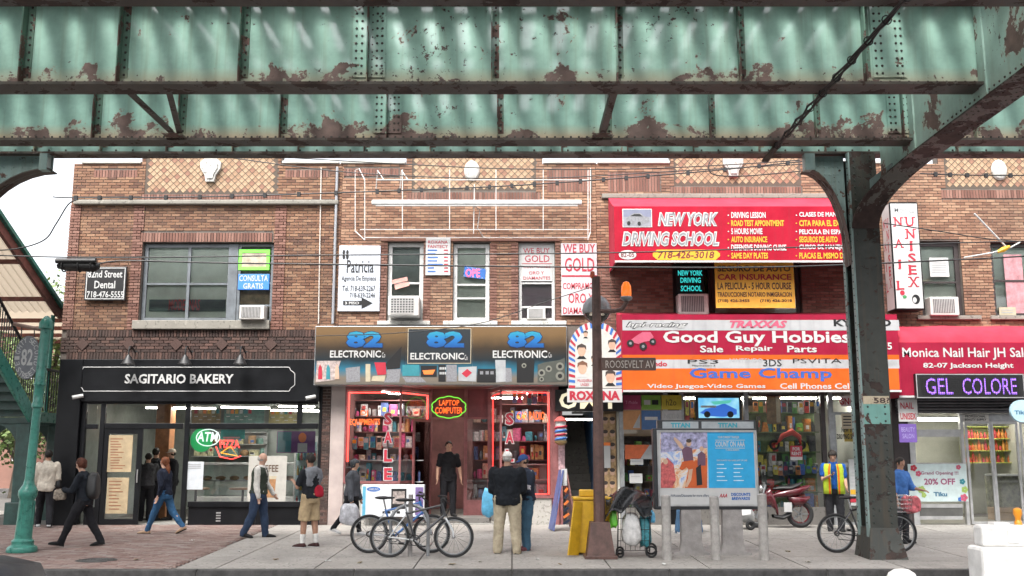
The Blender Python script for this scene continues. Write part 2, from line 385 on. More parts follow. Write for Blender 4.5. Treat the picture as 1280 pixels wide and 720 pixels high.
# built-up riveted columns
def column(label, Xc, sgn):
    z0, z1 = gz(17.3)-.02, CAMZ+5.27; zt = PX(1100, 530, 17.05).z; zc = PX(1100, 505, 17.05).z; zcc = PX(1100, 495, 17.05).z
    t = thing('steel_column', label, 'column', (Xc, 17.3, z0))
    X0, X1 = Xc-.235, Xc+.235; YF, YB = 17.05, 17.6
    def plate(a, b, m, nm): return MB().box(X0+.03, X1, YF, YF+.02, a, b).build(nm, m, t)
    plate(z0+.5, zt, 'column_paint', 'front_plate'); plate(zt, zc, 'column_teal', 'front_plate'); plate(zc, zcc, 'column_cream', 'front_plate'); plate(zcc, z1, 'column_paint', 'front_plate')
    MB().box(X0+.03, X1, YB-.02, YB, z0, z1).build('rear_plate', 'column_paint', t)
    MB().box(Xc-.012, Xc+.012, YF+.02, YB-.02, z0, z1).build('web', 'flange_steel', t)
    MB().box(X0+.1, X0+.112, YF+.16, YB-.16, z0, z1).build('side_channel', 'dark_green', t)
    for ys in ((YF+.002, YF+.12), (YB-.12, YB-.002)):
        MB().box(X0, X0+.028, ys[0], ys[1], z0+.3, z1).build('corner_angle', 'knee_paint', t)
    MB().box(X1+.002, X1+.02, YF+.002, YB-.002, z0+.3, z1).build('side_plate', 'column_paint', t)
    r = MB(); z = z0+.6
    while z < z1-.1:
        for ys in (YF+.06, YB-.06): rivet_d(r, (X0, ys, z), (-1,0,0), .016)
        if z < zc or z > CAMZ+3.6:
            for xs in (X0+.10, X1-.08): rivet_y(r, xs, YF, z, .02)
        z += .12
    for k in range(6):
        for j in range(2): rivet_y(r, X0+.2+j*.16, YF, z0+.8+k*.28, .022)
    tag(r.build('rivets', 'column_rivet', t), kind='stuff')
    b = MB(); b.add([(X0-.05,YF-.12,z0),(X1+.12,YF-.12,z0),(X1+.12,YB+.1,z0),(X0-.05,YB+.1,z0),(X0+.02,YF-.012,z0+.52),(X1+.012,YF-.012,z0+.52),(X1+.012,YB+.012,z0+.52),(X0+.02,YB+.012,z0+.52)],
        [(0,3,2,1),(4,5,6,7),(0,1,5,4),(1,2,6,5),(2,3,7,6),(3,0,4,7)]); b.build('base_casing', 'column_paint', t)
    # curved knee plate along the girder
    span, drop = (.72, 2.0) if sgn < 0 else (1.45, 1.9)
    Xs = X0-.002 if sgn < 0 else X1+.022; zt2 = CAMZ+5.27
    poly = [(Xs, zt2)]; arc = []
    for k in range(11):
        a = k/10*math.pi/2; arc.append((Xs+sgn*span*(1-math.cos(a)) if True else 0, zt2-drop+(drop-.28)*math.sin(a)))
    poly += arc + [(Xs+sgn*span, zt2)]
    MB().prism(poly, 17.28, 17.31).build('knee_plate', 'knee_paint', t)
    f = MB()
    for k in range(10):
        (xa, za), (xb, zb_) = arc[k], arc[k+1]
        f.add([(xa,17.12,za),(xa,17.48,za),(xb,17.48,zb_),(xb,17.12,zb_),(xa,17.12,za+.02),(xa,17.48,za+.02),(xb,17.48,zb_+.02),(xb,17.12,zb_+.02)], [(0,1,2,3),(7,6,5,4),(0,3,7,4),(1,5,6,2)])
    f.build('knee_flange', 'flange_steel', t)
    xe = Xs+sgn*span
    MB().box(xe-.02, xe+.16*(1 if sgn < 0 else -1), 17.1, 17.26, zt2-.3, zt2-.002).build('end_block', 'knee_paint', t)
    r2 = MB()
    for k in range(11):
        xa, za = arc[k]
        rivet_y(r2, xa-sgn*.05, 17.28, za+.07, .02)
    for i in range(5):
        for j in range(8):
            x, z = Xs+sgn*(.1+j*span/9), zt2-.08-i*.13
            if z > zt2-drop+(drop-.28)*math.sin(math.acos(max(0, 1-(.1+j*span/9)/span)))+.12: rivet_y(r2, x, 17.28, z, .016)
    tag(r2.build('rivets', 'knee_paint', t), kind='stuff')
    return t
colR = column('tall riveted dark steel column with a teal band, right of the hobby shop', 6.165, -1)
text('58?', (1092,497,1112,504), 17.044, C('stencil', (.08,.05,.04)), colR, bold=.02)
column('curved riveted knee bracket of the column at the left photo edge', -9.92, 1)
# cable bundle strapped under the girders
w = MB(); a, b = Vector((4.29, 16.16, CAMZ+4.93)), Vector((4.29, 9.0, CAMZ+4.90))
for k in range(3):
    pts = [a.lerp(b, t/12)+Vector((.03*math.sin(t*1.7+k*2), 0, .03*math.cos(t*2.1+k*2))) for t in range(13)]; w.tube(pts, .016, 6)
cb = thing('cable_bundle', 'dark cable bundle with timber end running diagonally under the girders', 'cable', tuple(a))
w.build('cable', 'cable', cb); 
for t in range(1, 12): MB().torus(a.lerp(b, t/12), .055, .008, 10, 5).build('strap', 'cable', cb)
MB().bar(a+Vector((0,.22,-.02)), a+Vector((0,-.5,.0)), .10, .04).build('timber_end', 'old_timber', cb)
# ------------------------------------------------------------------ ground materials
def GP(x, y):      # pixel -> point on the pavement
    a, b = (x-640)/FPX, (360-y)/FPX
    yc = math.cos(PITCH) - b*math.sin(PITCH); zc = math.sin(PITCH) + b*math.cos(PITCH)
    t = (.15-CURB_Y*.0183-CAMZ)/(zc-.0183*yc); return Vector((a*t, yc*t, CAMZ+zc*t))
mat('asphalt', (.05,.05,.052), .85, var=.25, scale=3, bump=.5, bscale=120)
def concrete(name, c, spots=True):
    m, N, L, b = nmat(name); tc = N.new('ShaderNodeTexCoord'); g = N.new('ShaderNodeNewGeometry'); v = g.outputs['Position']
    k = ramp(N, L, noise(N, L, v, .9, 7, .65), [(.3, [q*.72 for q in c]), (.55, c), (.75, [q*1.14 for q in c])])
    if spots:
        sp = mth(N, L, 'MULTIPLY', mth(N, L, 'SUBTRACT', noise(N, L, v, 7, 2, .5), .68), 18, True); k = mixc(N, L, mth(N, L, 'MULTIPLY', sp, .55), k, tuple(q*.35 for q in c))
        st = N.new('ShaderNodeMapping'); st.inputs['Scale'].default_value = (1, .5, 1); L.new(v, st.inputs[0])
        w = mth(N, L, 'MULTIPLY', mth(N, L, 'SUBTRACT', noise(N, L, st.outputs[0], 1.7, 4, .5), .6), 8, True); k = mixc(N, L, mth(N, L, 'MULTIPLY', w, .5), k, tuple(q*.5 for q in c)); gm = mth(N, L, 'MULTIPLY', mth(N, L, 'SUBTRACT', noise(N, L, v, 16, 1, .4), .655), 30, True); k = mixc(N, L, mth(N, L, 'MULTIPLY', gm, .7), k, tuple(q*.22 for q in c)); gl = mth(N, L, 'MULTIPLY', mth(N, L, 'SUBTRACT', noise(N, L, v, 11, 1, .4), .68), 30, True); k = mixc(N, L, mth(N, L, 'MULTIPLY', gl, .5), k, tuple(min(1, q*1.6) for q in c))
    if spots:
        vo = N.new('ShaderNodeTexVoronoi'); vo.feature = 'DISTANCE_TO_EDGE'; vo.inputs['Scale'].default_value = .33; vm = N.new('ShaderNodeVectorMath'); vm.operation = 'ADD'; ns_ = N.new('ShaderNodeTexNoise'); ns_.inputs['Scale'].default_value = 2.2; ns_.inputs['Detail'].default_value = 6; L.new(v, ns_.inputs['Vector']); L.new(v, vm.inputs[0]); L.new(ns_.outputs['Color'], vm.inputs[1]); L.new(vm.outputs[0], vo.inputs['Vector'])
        cr = mth(N, L, 'SUBTRACT', 1.0, mth(N, L, 'MULTIPLY', vo.outputs['Distance'], 160), True); k = mixc(N, L, mth(N, L, 'MULTIPLY', cr, .65), k, tuple(q*.25 for q in c))
    oi = N.new('ShaderNodeObjectInfo'); k = mixc(N, L, mth(N, L, 'MULTIPLY', oi.outputs['Random'], .38 if spots else 0), k, (c[0]*.62, c[1]*.60, c[2]*.57))
    L.new(mixc(N, L, mth(N, L, 'MULTIPLY', noise(N, L, v, 60, 3), .35), k, tuple(q*.6 for q in c)), b.inputs['Base Color'])
    b.inputs['Roughness'].default_value = .8; bp = N.new('ShaderNodeBump'); bp.inputs['Strength'].default_value = .35; bp.inputs['Distance'].default_value = .006
    L.new(noise(N, L, v, 90, 4), bp.inputs['Height']); L.new(bp.outputs[0], b.inputs['Normal']); return m
concrete('concrete', (.345,.325,.30)); concrete('concrete_dark', (.16,.15,.14)); concrete('concrete_wall', (.42,.40,.37))
concrete('stone', (.24,.225,.195)); concrete('stone_white', (.52,.51,.48))
mat('curb_steel', (.075,.072,.07), .6, metal=.3, var=.35, scale=8)
def brick_mat(name, stops, soot=.35, dirt=(.07,.055,.045), rough=.85):
    m, N, L, b = nmat(name); g = N.new('ShaderNodeNewGeometry'); v = g.outputs['Position']
    c = ramp(N, L, g.outputs['Random Per Island'], stops)
    s = ramp(N, L, noise(N, L, v, .8, 6, .65), [(.45, (0,0,0)), (.75, (soot,)*3)])
    c = mixc(N, L, s, c, dirt); f = noise(N, L, v, 55, 4, .7)
    c = mixc(N, L, mth(N, L, 'MULTIPLY', f, .4), c, tuple(q*.55 for q in stops[1][1]))
    L.new(c, b.inputs['Base Color']); b.inputs['Roughness'].default_value = rough
    bp = N.new('ShaderNodeBump'); bp.inputs['Strength'].default_value = .5; bp.inputs['Distance'].default_value = .006; L.new(f, bp.inputs['Height']); L.new(bp.outputs[0], b.inputs['Normal']); return m
brick_mat('brick_brown', [(0, (.095,.045,.03)), (.25, (.16,.077,.046)), (.6, (.22,.112,.064)), (1, (.30,.175,.105))], .6)
brick_mat('brick_tan', [(0, (.15,.072,.046)), (.3, (.225,.115,.072)), (.65, (.29,.16,.10)), (1, (.38,.235,.15))], .5)
brick_mat('brick_red', [(0, (.115,.05,.037)), (.4, (.18,.082,.06)), (.7, (.22,.108,.08)), (1, (.28,.15,.115))], .45)
brick_mat('brick_dark', [(0, (.03,.018,.016)), (.4, (.055,.03,.025)), (.7, (.08,.042,.034)), (1, (.13,.07,.055))], .5)
brick_mat('brick_paver', [(0, (.18,.11,.095)), (.4, (.24,.16,.138)), (.7, (.27,.20,.175)), (1, (.30,.255,.235))], .3, (.16,.14,.13))
mat('mortar', (.13,.11,.095), .95, var=.2, scale=4, bump=.3); mat('mortar_dark', (.30,.25,.22), .95, var=.3, scale=4)
brick_mat('tile_tan', [(0, (.40,.24,.13)), (.3, (.50,.33,.19)), (.7, (.60,.43,.27)), (1, (.36,.17,.12))], .2)
mat('coping', (.42,.41,.38), .8, var=.15, scale=2)
# ------------------------------------------------------------------ road, pavement, kerb
o = MB(); o.add([(-400,-300,0),(400,-300,0),(400,CURB_Y-.14,0),(-400,CURB_Y-.14,0)], [(0,1,2,3)]); struct(o.build('road', 'asphalt'))
o = MB(); o.add([(-400,CURB_Y-.2,-.03),(400,CURB_Y-.2,-.03),(400,500,-.03),(-400,500,-.03)], [(0,1,2,3)]); struct(o.build('ground', 'concrete_dark'))
sw = MB(); e = -.028
sw.add([(-60,CURB_Y,gz(CURB_Y)+e),(60,CURB_Y,gz(CURB_Y)+e),(60,40,gz(40)+e),(-60,40,gz(40)+e)], [(0,1,2,3)])
side = struct(sw.build('sidewalk', 'concrete_dark'))
slab_mb = None; W = 1.52
bx0, bx1 = GP(215, 712), GP(345, 657)      # edge of the brick-paved corner
def bl(Y): return bx0.x + (bx1.x-bx0.x)*(Y-bx0.y)/(bx1.y-bx0.y)
def add_slab(mb, x0a, x0b, x1, y0, y1, g=.011):
    h = [gz(y0)+random.uniform(-.003,.003), gz(y1)+random.uniform(-.003,.003)]
    mb.add([(x0a+g,y0+g,h[0]-.03),(x1-g,y0+g,h[0]-.03),(x1-g,y1-g,h[1]-.03),(x0b+g,y1-g,h[1]-.03),(x0a+g,y0+g,h[0]),(x1-g,y0+g,h[0]),(x1-g,y1-g,h[1]),(x0b+g,y1-g,h[1])],
           [(4,5,6,7),(0,1,5,4),(1,2,6,5),(2,3,7,6),(3,0,4,7)])
ys = [CURB_Y+.0, 17.35, 18.87, 20.39, 21.91, 23.56]
for j in range(5):
    y0, y1 = ys[j], ys[j+1]; xa, xb = bl(y0), bl(y1); x = math.ceil(max(xa, xb)/W+.3)*W
    mb = MB(); add_slab(mb, xa, xb, x, y0, y1); mb.build('slab', 'concrete', side)
    while x < 13:
        mb = MB(); add_slab(mb, x, x, x+W, y0, y1); mb.build('slab', 'concrete', side); x += W
pv = MB(); y = CURB_Y; r = 0
while y < 23.5:
    x = -13.2+(r % 2)*.1
    while x < bl(y)-.2:
        h = gz(y)+random.uniform(-.004,.003)
        pv.add([(x+.004,y+.004,h-.03),(x+.197,y+.004,h-.03),(x+.197,y+.097,h-.03),(x+.004,y+.097,h-.03),(x+.004,y+.004,h),(x+.197,y+.004,h),(x+.197,y+.097,h),(x+.004,y+.097,h)], [(4,5,6,7),(0,1,5,4),(1,2,6,5),(2,3,7,6),(3,0,4,7)])
        x += .201
    y += .101; r += 1
tag(pv.build('brick_paving', 'brick_paver', side), kind='stuff')
for j in range(8):
    mb = MB()
    add_slab(mb, -20, -20, -13.2, CURB_Y+j*1.5, CURB_Y+(j+1)*1.5); mb.build('slab', 'concrete', side)
kerb = struct(MB().box(-40, 40, CURB_Y-.12, CURB_Y-.01, -.02, .12).build('kerb', 'concrete_dark'))
for k in range(20):
    MB().rbox(-24+k*2.4+.006, -21.6+k*2.4-.006, CURB_Y-.14, CURB_Y-.003, .0, .152, .012).build('kerb_stone', 'curb_steel', kerb)
mh = GP(121, 700); m2 = MB(); m2.lathe([(0,.004),(.31,.004),(.33,.002),(.33,-.02)], mh, 32)
for k in range(6): m2.torus(mh+Vector((0,0,.004)), .05+k*.045, .006, 28, 4, 'z')
tag(m2.build('manhole_cover', 'curb_steel'), 'round iron manhole cover in the brick paving at lower left', 'manhole')
# ------------------------------------------------------------------ facade tools
def bricks(mb, X0, X1, Z0, Z1, Y, holes=(), ch=.0705, L=.212, vert=False, j=.015, dp=.02):
    z = Z0; r = 0
    if vert:      # soldier course
        x = X0; 
        while x < X1-.03:
            d = random.uniform(-.003,.003); mb.box(x, min(x+ch-j, X1), Y-.016+d, Y+dp, Z0, Z1-j); x += ch
        return
    while z < Z1-.02:
        zt = min(z+ch-j, Z1); spans = [(X0, X1)]
        for (a, b, c, d) in holes:
            if c < zt-.01 and d > z+.01:
                ns = []
                for s, e_ in spans:
                    if b <= s or a >= e_: ns.append((s, e_)); continue
                    if a > s: ns.append((s, a))
                    if b < e_: ns.append((b, e_))
                spans = ns
        off = (r % 2)*L/2
        for s, e_ in spans:
            k = math.floor((s-X0-off)/L)
            x = X0+off+k*L
            while x < e_:
                a, b = max(x, s), min(x+L-j, e_)
                if b-a > .02:
                    d = random.uniform(-.0035,.0035); n = len(mb.v)
                    mb.v += [(a,Y-.016+d,z),(b,Y-.016+d,z),(b,Y+dp,z),(a,Y+dp,z),(a,Y-.016+d,zt),(b,Y-.016+d,zt),(b,Y+dp,zt),(a,Y+dp,zt)]
                    mb.f += [(n,n+1,n+5,n+4),(n+4,n+5,n+6,n+7),(n,n+3,n+2,n+1),(n+1,n+2,n+6,n+5),(n+3,n,n+4,n+7)]
                x += L
        z += ch; r += 1
def wall(mb, X0, X1, Z0, Z1, holes, y0, y1):
    xs = sorted({X0, X1} | {min(max(q, X0), X1) for h in holes for q in h[:2]}); zs = sorted({Z0, Z1} | {min(max(q, Z0), Z1) for h in holes for q in h[2:]})
    for i in range(len(xs)-1):
        for k in range(len(zs)-1):
            cx, cz = (xs[i]+xs[i+1])/2, (zs[k]+zs[k+1])/2
            if xs[i+1]-xs[i] < 1e-4 or zs[k+1]-zs[k] < 1e-4: continue
            if any(a < cx < b and c < cz < d for a, b, c, d in holes): continue
            mb.box(xs[i], xs[i+1], y0, y1, zs[k], zs[k+1])
def glassmat(name, tint=(1,1,1), refl=1.0, rough=.02):
    m = bpy.data.materials.new(name); m.use_nodes = True; MATS[name] = m; N, L = m.node_tree.nodes, m.node_tree.links
    N.remove(N['Principled BSDF']); out = N['Material Output']
    t = N.new('ShaderNodeBsdfTransparent'); t.inputs[0].default_value = rgb(tint); g = N.new('ShaderNodeBsdfGlossy'); g.inputs['Roughness'].default_value = rough
    f = N.new('ShaderNodeFresnel'); f.inputs[0].default_value = 1.52; mm = mth(N, L, 'MULTIPLY', f.outputs[0], refl, True)
    s = N.new('ShaderNodeMixShader'); L.new(mm, s.inputs[0]); L.new(t.outputs[0], s.inputs[1]); L.new(g.outputs[0], s.inputs[2]); L.new(s.outputs[0], out.inputs[0]); return m
glassmat('glass', (.975,.985,.98), 2.0); glassmat('glass_old', (.96,.975,.965), 1.6, .05)
mat('blind', (.72,.76,.69), .8, var=.12, scale=2); mat('blind_mauve', (.42,.33,.38), .8, var=.1, scale=2); mat('room_grey', (.26,.28,.27), .9, var=.3, scale=1.5); mat('room_tan', (.36,.27,.19), .9, var=.5, scale=2.5); mat('room_dark', (.10,.10,.095), .9, var=.3, scale=1.5)
mat('frame_grey', (.13,.145,.16), .5, var=.2); mat('frame_white', (.52,.52,.51), .5, var=.12); mat('frame_brown', (.04,.03,.03), .55, var=.25); mat('frame_black', (.0055,.006,.0075), .4, var=.25, scale=3, spec=.25)
mat('slat_grey', (.33,.36,.34), .7, var=.1)
def framebox(mb, X0, X1, Z0, Z1, w, y0, y1):
    mb.box(X0, X0+w, y0, y1, Z0, Z1); mb.box(X1-w, X1, y0, y1, Z0, Z1); mb.box(X0+w, X1-w, y0, y1, Z0, Z0+w); mb.box(X0+w, X1-w, y0, y1, Z1-w, Z1)
def window(parent, px, fm, rails=(), mull=(), w=.06, back='blind', bd=.10, glass='glass_old', Y=FY, rec=.10, slats=False):
    X0, X1, Z0, Z1 = RC(*px, Y); y0 = Y+rec; mb = MB(); framebox(mb, X0, X1, Z0, Z1, w, y0, y0+.06)
    zr = [PX(640, q, Y).z for q in rails]; xm = [PX(q, (px[1]+px[3])/2, Y).x for q in mull]
    xs = [X0+w]+[q for q in xm]+[X1-w]; zs = sorted([Z0+w]+zr+[Z1-w])
    for q in xm: mb.box(q-w*.4, q+w*.4, y0+.003, y0+.055, Z0+w, Z1-w)
    for q in zr:
        for i in range(len(xs)-1):
            mb.box(xs[i]+(w*.4 if i else 0), xs[i+1]-(w*.4 if i < len(xs)-2 else 0), y0+.006, y0+.05, q-.022, q+.022)
    f = mb.build('window', fm, parent)
    for i in range(len(xs)-1):
        for k in range(len(zs)-1):
            yo = .03 if k % 2 else .04
            MB().box(xs[i]+.012, xs[i+1]-.012, y0+yo-.003, y0+yo, zs[k]+.012, zs[k+1]-.012).build('pane', glass, f)
    if back:
        bk = MB()
        if slats:
            z = Z0
            while z < Z1: bk.add([(X0,y0+bd,z),(X1,y0+bd,z),(X1,y0+bd+.012,z+.028),(X0,y0+bd+.012,z+.028)], [(0,1,2,3)]); z += .027
            bk.build('blind', back, f)
        else: bk.box(X0, X1, y0+bd, y0+bd+.01, Z0, Z1).build('blind', back, f)
    return f
def sill(parent, px, m='stone', out=.10, Y=FY):
    X0, X1, Z0, Z1 = RC(*px, Y); MB().rbox(X0, X1, Y-out, Y+.14, Z0, Z1, .015).build('window_sill', m, parent)
dia = {}
def tile_panel(parent, px0, px1, py0, py1, arch=None):
    X0, X1, Z0, Z1 = RC(px0, py0, px1, py1, FY); s = .165
    bk = MB(); bk.box(X0, X1, FY-.004, FY+.02, Z0, Z1); pn = bk.build('tile_panel', C('joint_dark',(.09,.07,.055),rough=.95), parent)
    if not dia:
        for k in range(3):
            h = .5*s-.011; mb = MB(); mb.add([(h,-.005,0),(0,-.005,h),(-h,-.005,0),(0,-.005,-h),(h,0,0),(0,0,h),(-h,0,0),(0,0,-h)], [(0,1,2,3),(0,4,5,1),(1,5,6,2),(2,6,7,3),(3,7,4,0)])
            mb.add([], [])
            me = bpy.data.meshes.new('tile'); me.from_pydata(mb.v, [], mb.f); dia[k] = me
            c = [(.37,.255,.16),(.31,.195,.12),(.26,.135,.09)][k]; me.materials.append(mat('tile_%d' % k, c, .8, var=.3, scale=9, bump=.3))
    nx = int((X1-X0)/(s/2)); nz = int((Z1-Z0)/(s/2)); ox = (X1-X0-nx*s/2)/2; oz = (Z1-Z0-nz*s/2)/2; cnt = 0
    for k in range(1, nz):
        for i in range(1, nx):
            if (i+k) % 2: continue
            if cnt >= 300: break
            o = bpy.data.objects.new('tile', dia[random.choices([0,1,2], [5,3,1.3])[0]]); col.objects.link(o); o.parent = pn
            o.location = Vector((X0+ox+i*s/2, FY-.0045, Z0+oz+k*s/2))-ORG[pn.name]; o.rotation_euler = (0, random.uniform(-.03,.03), 0); cnt += 1
    return pn
def cartouche(parent, x, y0, y1, oval=False):
    c = PX(x, y0, FY); z1 = c.z; z0 = PX(x, y1, FY).z; h = z1-z0; mb = MB(); X = c.x
    if oval: mb.lathe([(0,-.09),(.10,-.085),(.16,-.06),(.19,-.02),(.19,.0)], (X, FY-.015, (z0+z1)/2), 24, 'y'); mb.v = [(v[0], v[1], (z0+z1)/2+(v[2]-(z0+z1)/2)*1.35) for v in mb.v]
    else:
        pr = [(-.10,0),(.10,0),(.13,.25),(.24,.55),(.25,.8),(.17,.92),(.12,1),(-.12,1),(-.17,.92),(-.25,.8),(-.24,.55),(-.13,.25)]
        mb.prism([(X+a*1.0, z0+b*h) for a, b in pr], FY-.10, FY-.016); mb.prism([(X+a*.72, z0+(.12+b*.76)*h) for a, b in pr], FY-.13, FY-.1005)
    mb.build('cartouche', 'stone_white', parent)
# ------------------------------------------------------------------ the four brick buildings
ZG = gz(FY)
def building(name, label, px0, px1, ybase, holes_px, bm, peak, bm2='brick_red', low=205):
    X0, X1 = PX(px0, 330, FY).x, PX(px1, 330, FY).x; zl = PX(640, ybase, FY).z; zt = PX(640, low, FY).z
    t = thing(name, label, 'building', ((X0+X1)/2, FY, ZG))
    hs = [RC(*h, FY) for h in holes_px]
    zpk = zt+1.15; P0, P1 = PX(peak[0], 200, FY).x, PX(peak[1], 200, FY).x
    mb = MB(); wall(mb, X0, X1, zl, zt, hs, FY, FY+.3); mb.build('wall', 'mortar', t)
    pk = [(P0, zt+.001), (P1, zt+.001), (P1, zt+.45)] + [(P1+(P0-P1)*k/8, zt+.45+.6*math.sin(math.pi*k/8)) for k in range(1, 8)] + [(P0, zt+.45)]
    MB().prism(pk, FY, FY+.3).build('parapet_peak', 'mortar', t)
    return t, X0, X1, zl, zt, hs, P0, P1
def body(t, X0, X1, zl, zt): # upper storey rooms and roof behind the facade
    mb = MB(); mb.box(X0+.01, X1-.01, FY+1.1, FY+11, zl+.02, zt-.55); mb.box(X0+.01, X1-.01, FY+.301, FY+1.0, zl+.01, zl+.12); mb.build('rear_block', 'room_dark', t)
    MB().box(X0+.01, X1-.01, FY+.301, FY+11, zt-.53, zt-.45).build('roof', 'concrete_dark', t)
def field(t, nm, m, rects, holes):
    mb = MB()
    for r in rects:
        bricks(mb, *r[:4], FY-(r[4] if len(r) > 4 else 0), holes, vert=(len(r) > 5 and r[5]))
    return tag(mb.build(nm, m, t), kind='stuff')
def px_r(a, b, c, d): return RC(a, b, c, d, FY)
# ---- building 1: bakery corner
t1, X0, X1, zl, zt, hs, P0, P1 = building('brick_building', 'brown brick corner building above the black bakery front', 84, 425, 449, [(176,303,341,402)], 'brick_brown', (178,352))
win = hs[0]; sold = px_r(176,290.5,342,302.5); base = px_r(84,412,425,449); corn = px_r(94,251,424,257); pan = px_r(182,196,347,242); psold = px_r(178,242.5,352,249.5); topsold = px_r(118,212,172,222); topsold2 = px_r(357,212,412,222); pil = px_r(164,260,177,412); pil2 = px_r(342,260,356,412)
H1 = [win, sold, base, corn, pan, psold, topsold, topsold2]
field(t1, 'brickwork', 'brick_brown', [(X0, X1, base[3], zt, 0), (P0, P1, zt, zt+.45, 0)], H1)
field(t1, 'soldier_bricks', 'brick_red', [(*sold, .01, 1), (*psold, .006, 1), (*topsold, .004, 1), (*topsold2, .004, 1)], [])
field(t1, 'pier_bricks', 'brick_red', [(pil[0], pil[1], base[3], corn[2], .03), (pil2[0], pil2[1], base[3], corn[2], .03), (X0, X0+.25, base[3], corn[2], .03)], [win, sold])
bs0 = px_r(84,440,425,449); bs1 = px_r(84,412,425,421)
field(t1, 'base_bricks', 'brick_dark', [(X0, X1, bs0[3], bs1[2], .02)], [])
field(t1, 'base_soldier_bricks', 'brick_dark', [(*bs0, .03, 1), (*bs1, .025, 1)], [])
for xx in (104, 162, 221, 278, 339):
    c = PX(xx, 430.5, FY); mb = MB(); h = .15; mb.prism([(c.x+h, c.z), (c.x, c.z+h), (c.x-h, c.z), (c.x, c.z-h)], FY-.06, FY-.012); mb.build('diamond_brick', 'brick_dark', t1)
MB().rbox(corn[0], corn[1], FY-.14, FY+.02, corn[2], corn[3], .03).build('cornice', 'stone', t1)
zt_ = zt
for a, b in ((103,177),(353,424)):
    q = px_r(a, 201, b, 206); MB().rbox(q[0], q[1], FY-.06, FY+.34, zt_+.002, zt_+.07, .015).build('coping', 'coping', t1)
tile_panel(t1, 182, 347, 192, 242); cartouche(t1, 265, 198, 228)
w1 = window(t1, (177,304,294,401), 'frame_grey', rails=(354,), mull=(233.5,), w=.085, back='blind', bd=.09)
q = px_r(283,304,295,401); MB().box(q[0], q[1], FY+.085, FY+.1, q[2], q[3]).build('window_post', 'frame_grey', t1)
w2 = window(t1, (295.5,304,340,401), 'frame_grey', rails=(353, 381), w=.06, back='room_tan', bd=.12)
sill(t1, (167,401,338,412), 'stone', .12)
q = px_r(181,373,282,388); MB().box(q[0]+.04, q[1]-.05, FY+.170, FY+.174, q[2], q[3]).build('window_band', C('band_dark', (.10,.12,.13)), t1)
text('MODERNAS', (211,374,250,388), FY+.166, C('band_red', (.5,.07,.09)), t1, bold=.01)
body(t1, X0, X1, zl, zt)
zsub = PX(640, 449, FY).z
# ---- building 2: electronics
t2, X0, X1, zl, zt, hs, P0, P1 = building('brick_building', 'tan brick building above the blue and brown electronics sign', 425.3, 746, 480, [(484,302,529,402),(566,303,612,402),(648,302,694,401)], 'brick_tan', (508,678))
pan = px_r(515,194,670,238); psold = px_r(508,240,676,251); ts = px_r(430,210,500,220); ts2 = px_r(684,212,740,240); lin = px_r(476,298,700,302); H2 = hs+[pan, psold, ts, ts2]
field(t2, 'brickwork', 'brick_tan', [(X0, X1, PX(640,406,FY).z, zt, 0), (P0, P1, zt, zt+.45, 0)], H2)
field(t2, 'soldier_bricks', 'brick_red', [(*psold, .006, 1), (*ts, .004, 1), (*ts2, .004, 1)], [])
pr = [px_r(a, 303, b, 402) for a, b in ((475,483.5),(529.5,538),(612.5,621),(639,647.5),(694.5,701))]
field(t2, 'pier_bricks', 'brick_red', [(*q, .02) for q in pr], [])
tile_panel(t2, 515, 670, 192, 238); cartouche(t2, 590, 196, 232, True)
for a, b in ((426,507),(679,745)):
    q = px_r(a, 201, b, 206); MB().rbox(q[0], q[1], FY-.06, FY+.34, zt+.002, zt+.07, .015).build('coping', 'coping', t2)
MB().rbox(lin[0], lin[1], FY-.05, FY+.0, lin[2], lin[3]-.02, .01).build('lintel', 'brick_red', t2)
wA = window(t2, (484.5,303,528.5,401), 'frame_white', rails=(353, 370), w=.09, back='room_grey', bd=.12)
wB = window(t2, (566.5,304,611.5,401), 'frame_white', rails=(355, 372), w=.09, back='blind', bd=.12)
wC = window(t2, (648.5,303,693.5,400.5), 'frame_white', rails=(353, 383), w=.07, back='blind_mauve', bd=.12)
for a, b in ((472,538),(554,622),(639,708)): sill(t2, (a,401.5,b,406.5), 'stone_white', .1)
q = px_r(417,210,421,405); MB().tube([(q[0]+.05, FY-.09, q[2]), (PX(421,206,FY).x+.03, FY-.09, q[3])], .032, 8).build('drain_pipe', C('pipe_grey', (.27,.28,.30), rough=.5), t2, smooth=True)
MB().tube([(PX(402,300,FY).x, FY-.05, q[2]), (PX(402,210,FY).x, FY-.05, q[3])], .014, 6).build('conduit', C('pipe_pale', (.55,.50,.45)), t1)
body(t2, X0, X1, zl, zt)
# ---- building 3: hobby shop and driving school
t3, X0, X1, zl, zt, hs, P0, P1 = building('brick_building', 'red brown brick building behind the driving school and hobby awnings', 746.3, 1106, 495, [(841,329,1002,398)], 'brick_tan', (838,1006))
pan = px_r(842,190,1000,232); psold = px_r(838,233,1003,243); ts = px_r(760,215,826,240); mol = px_r(752,243,1106,249); H3 = hs+[pan, psold, ts, mol]
field(t3, 'brickwork', 'brick_tan', [(X0, X1, PX(640,325,FY).z, zt, 0), (P0, P1, zt, zt+.45, 0)], H3)
field(t3, 'lower_brickwork', 'brick_red', [(X0, X1, PX(640,412,FY).z, PX(640,326,FY).z, 0)], H3)
field(t3, 'soldier_bricks', 'brick_red', [(*psold, .006, 1), (*ts, .004, 1)], [])
MB().rbox(mol[0], mol[1], FY-.1, FY+.02, mol[2], mol[3], .02).build('cornice', 'stone', t3)
tile_panel(t3, 842, 1000, 188, 232); cartouche(t3, 915, 193, 222)
for a, b in ((747,837),(1007,1105)):
    q = px_r(a, 201, b, 206); MB().rbox(q[0], q[1], FY-.06, FY+.34, zt+.002, zt+.07, .015).build('coping', 'coping', t3)
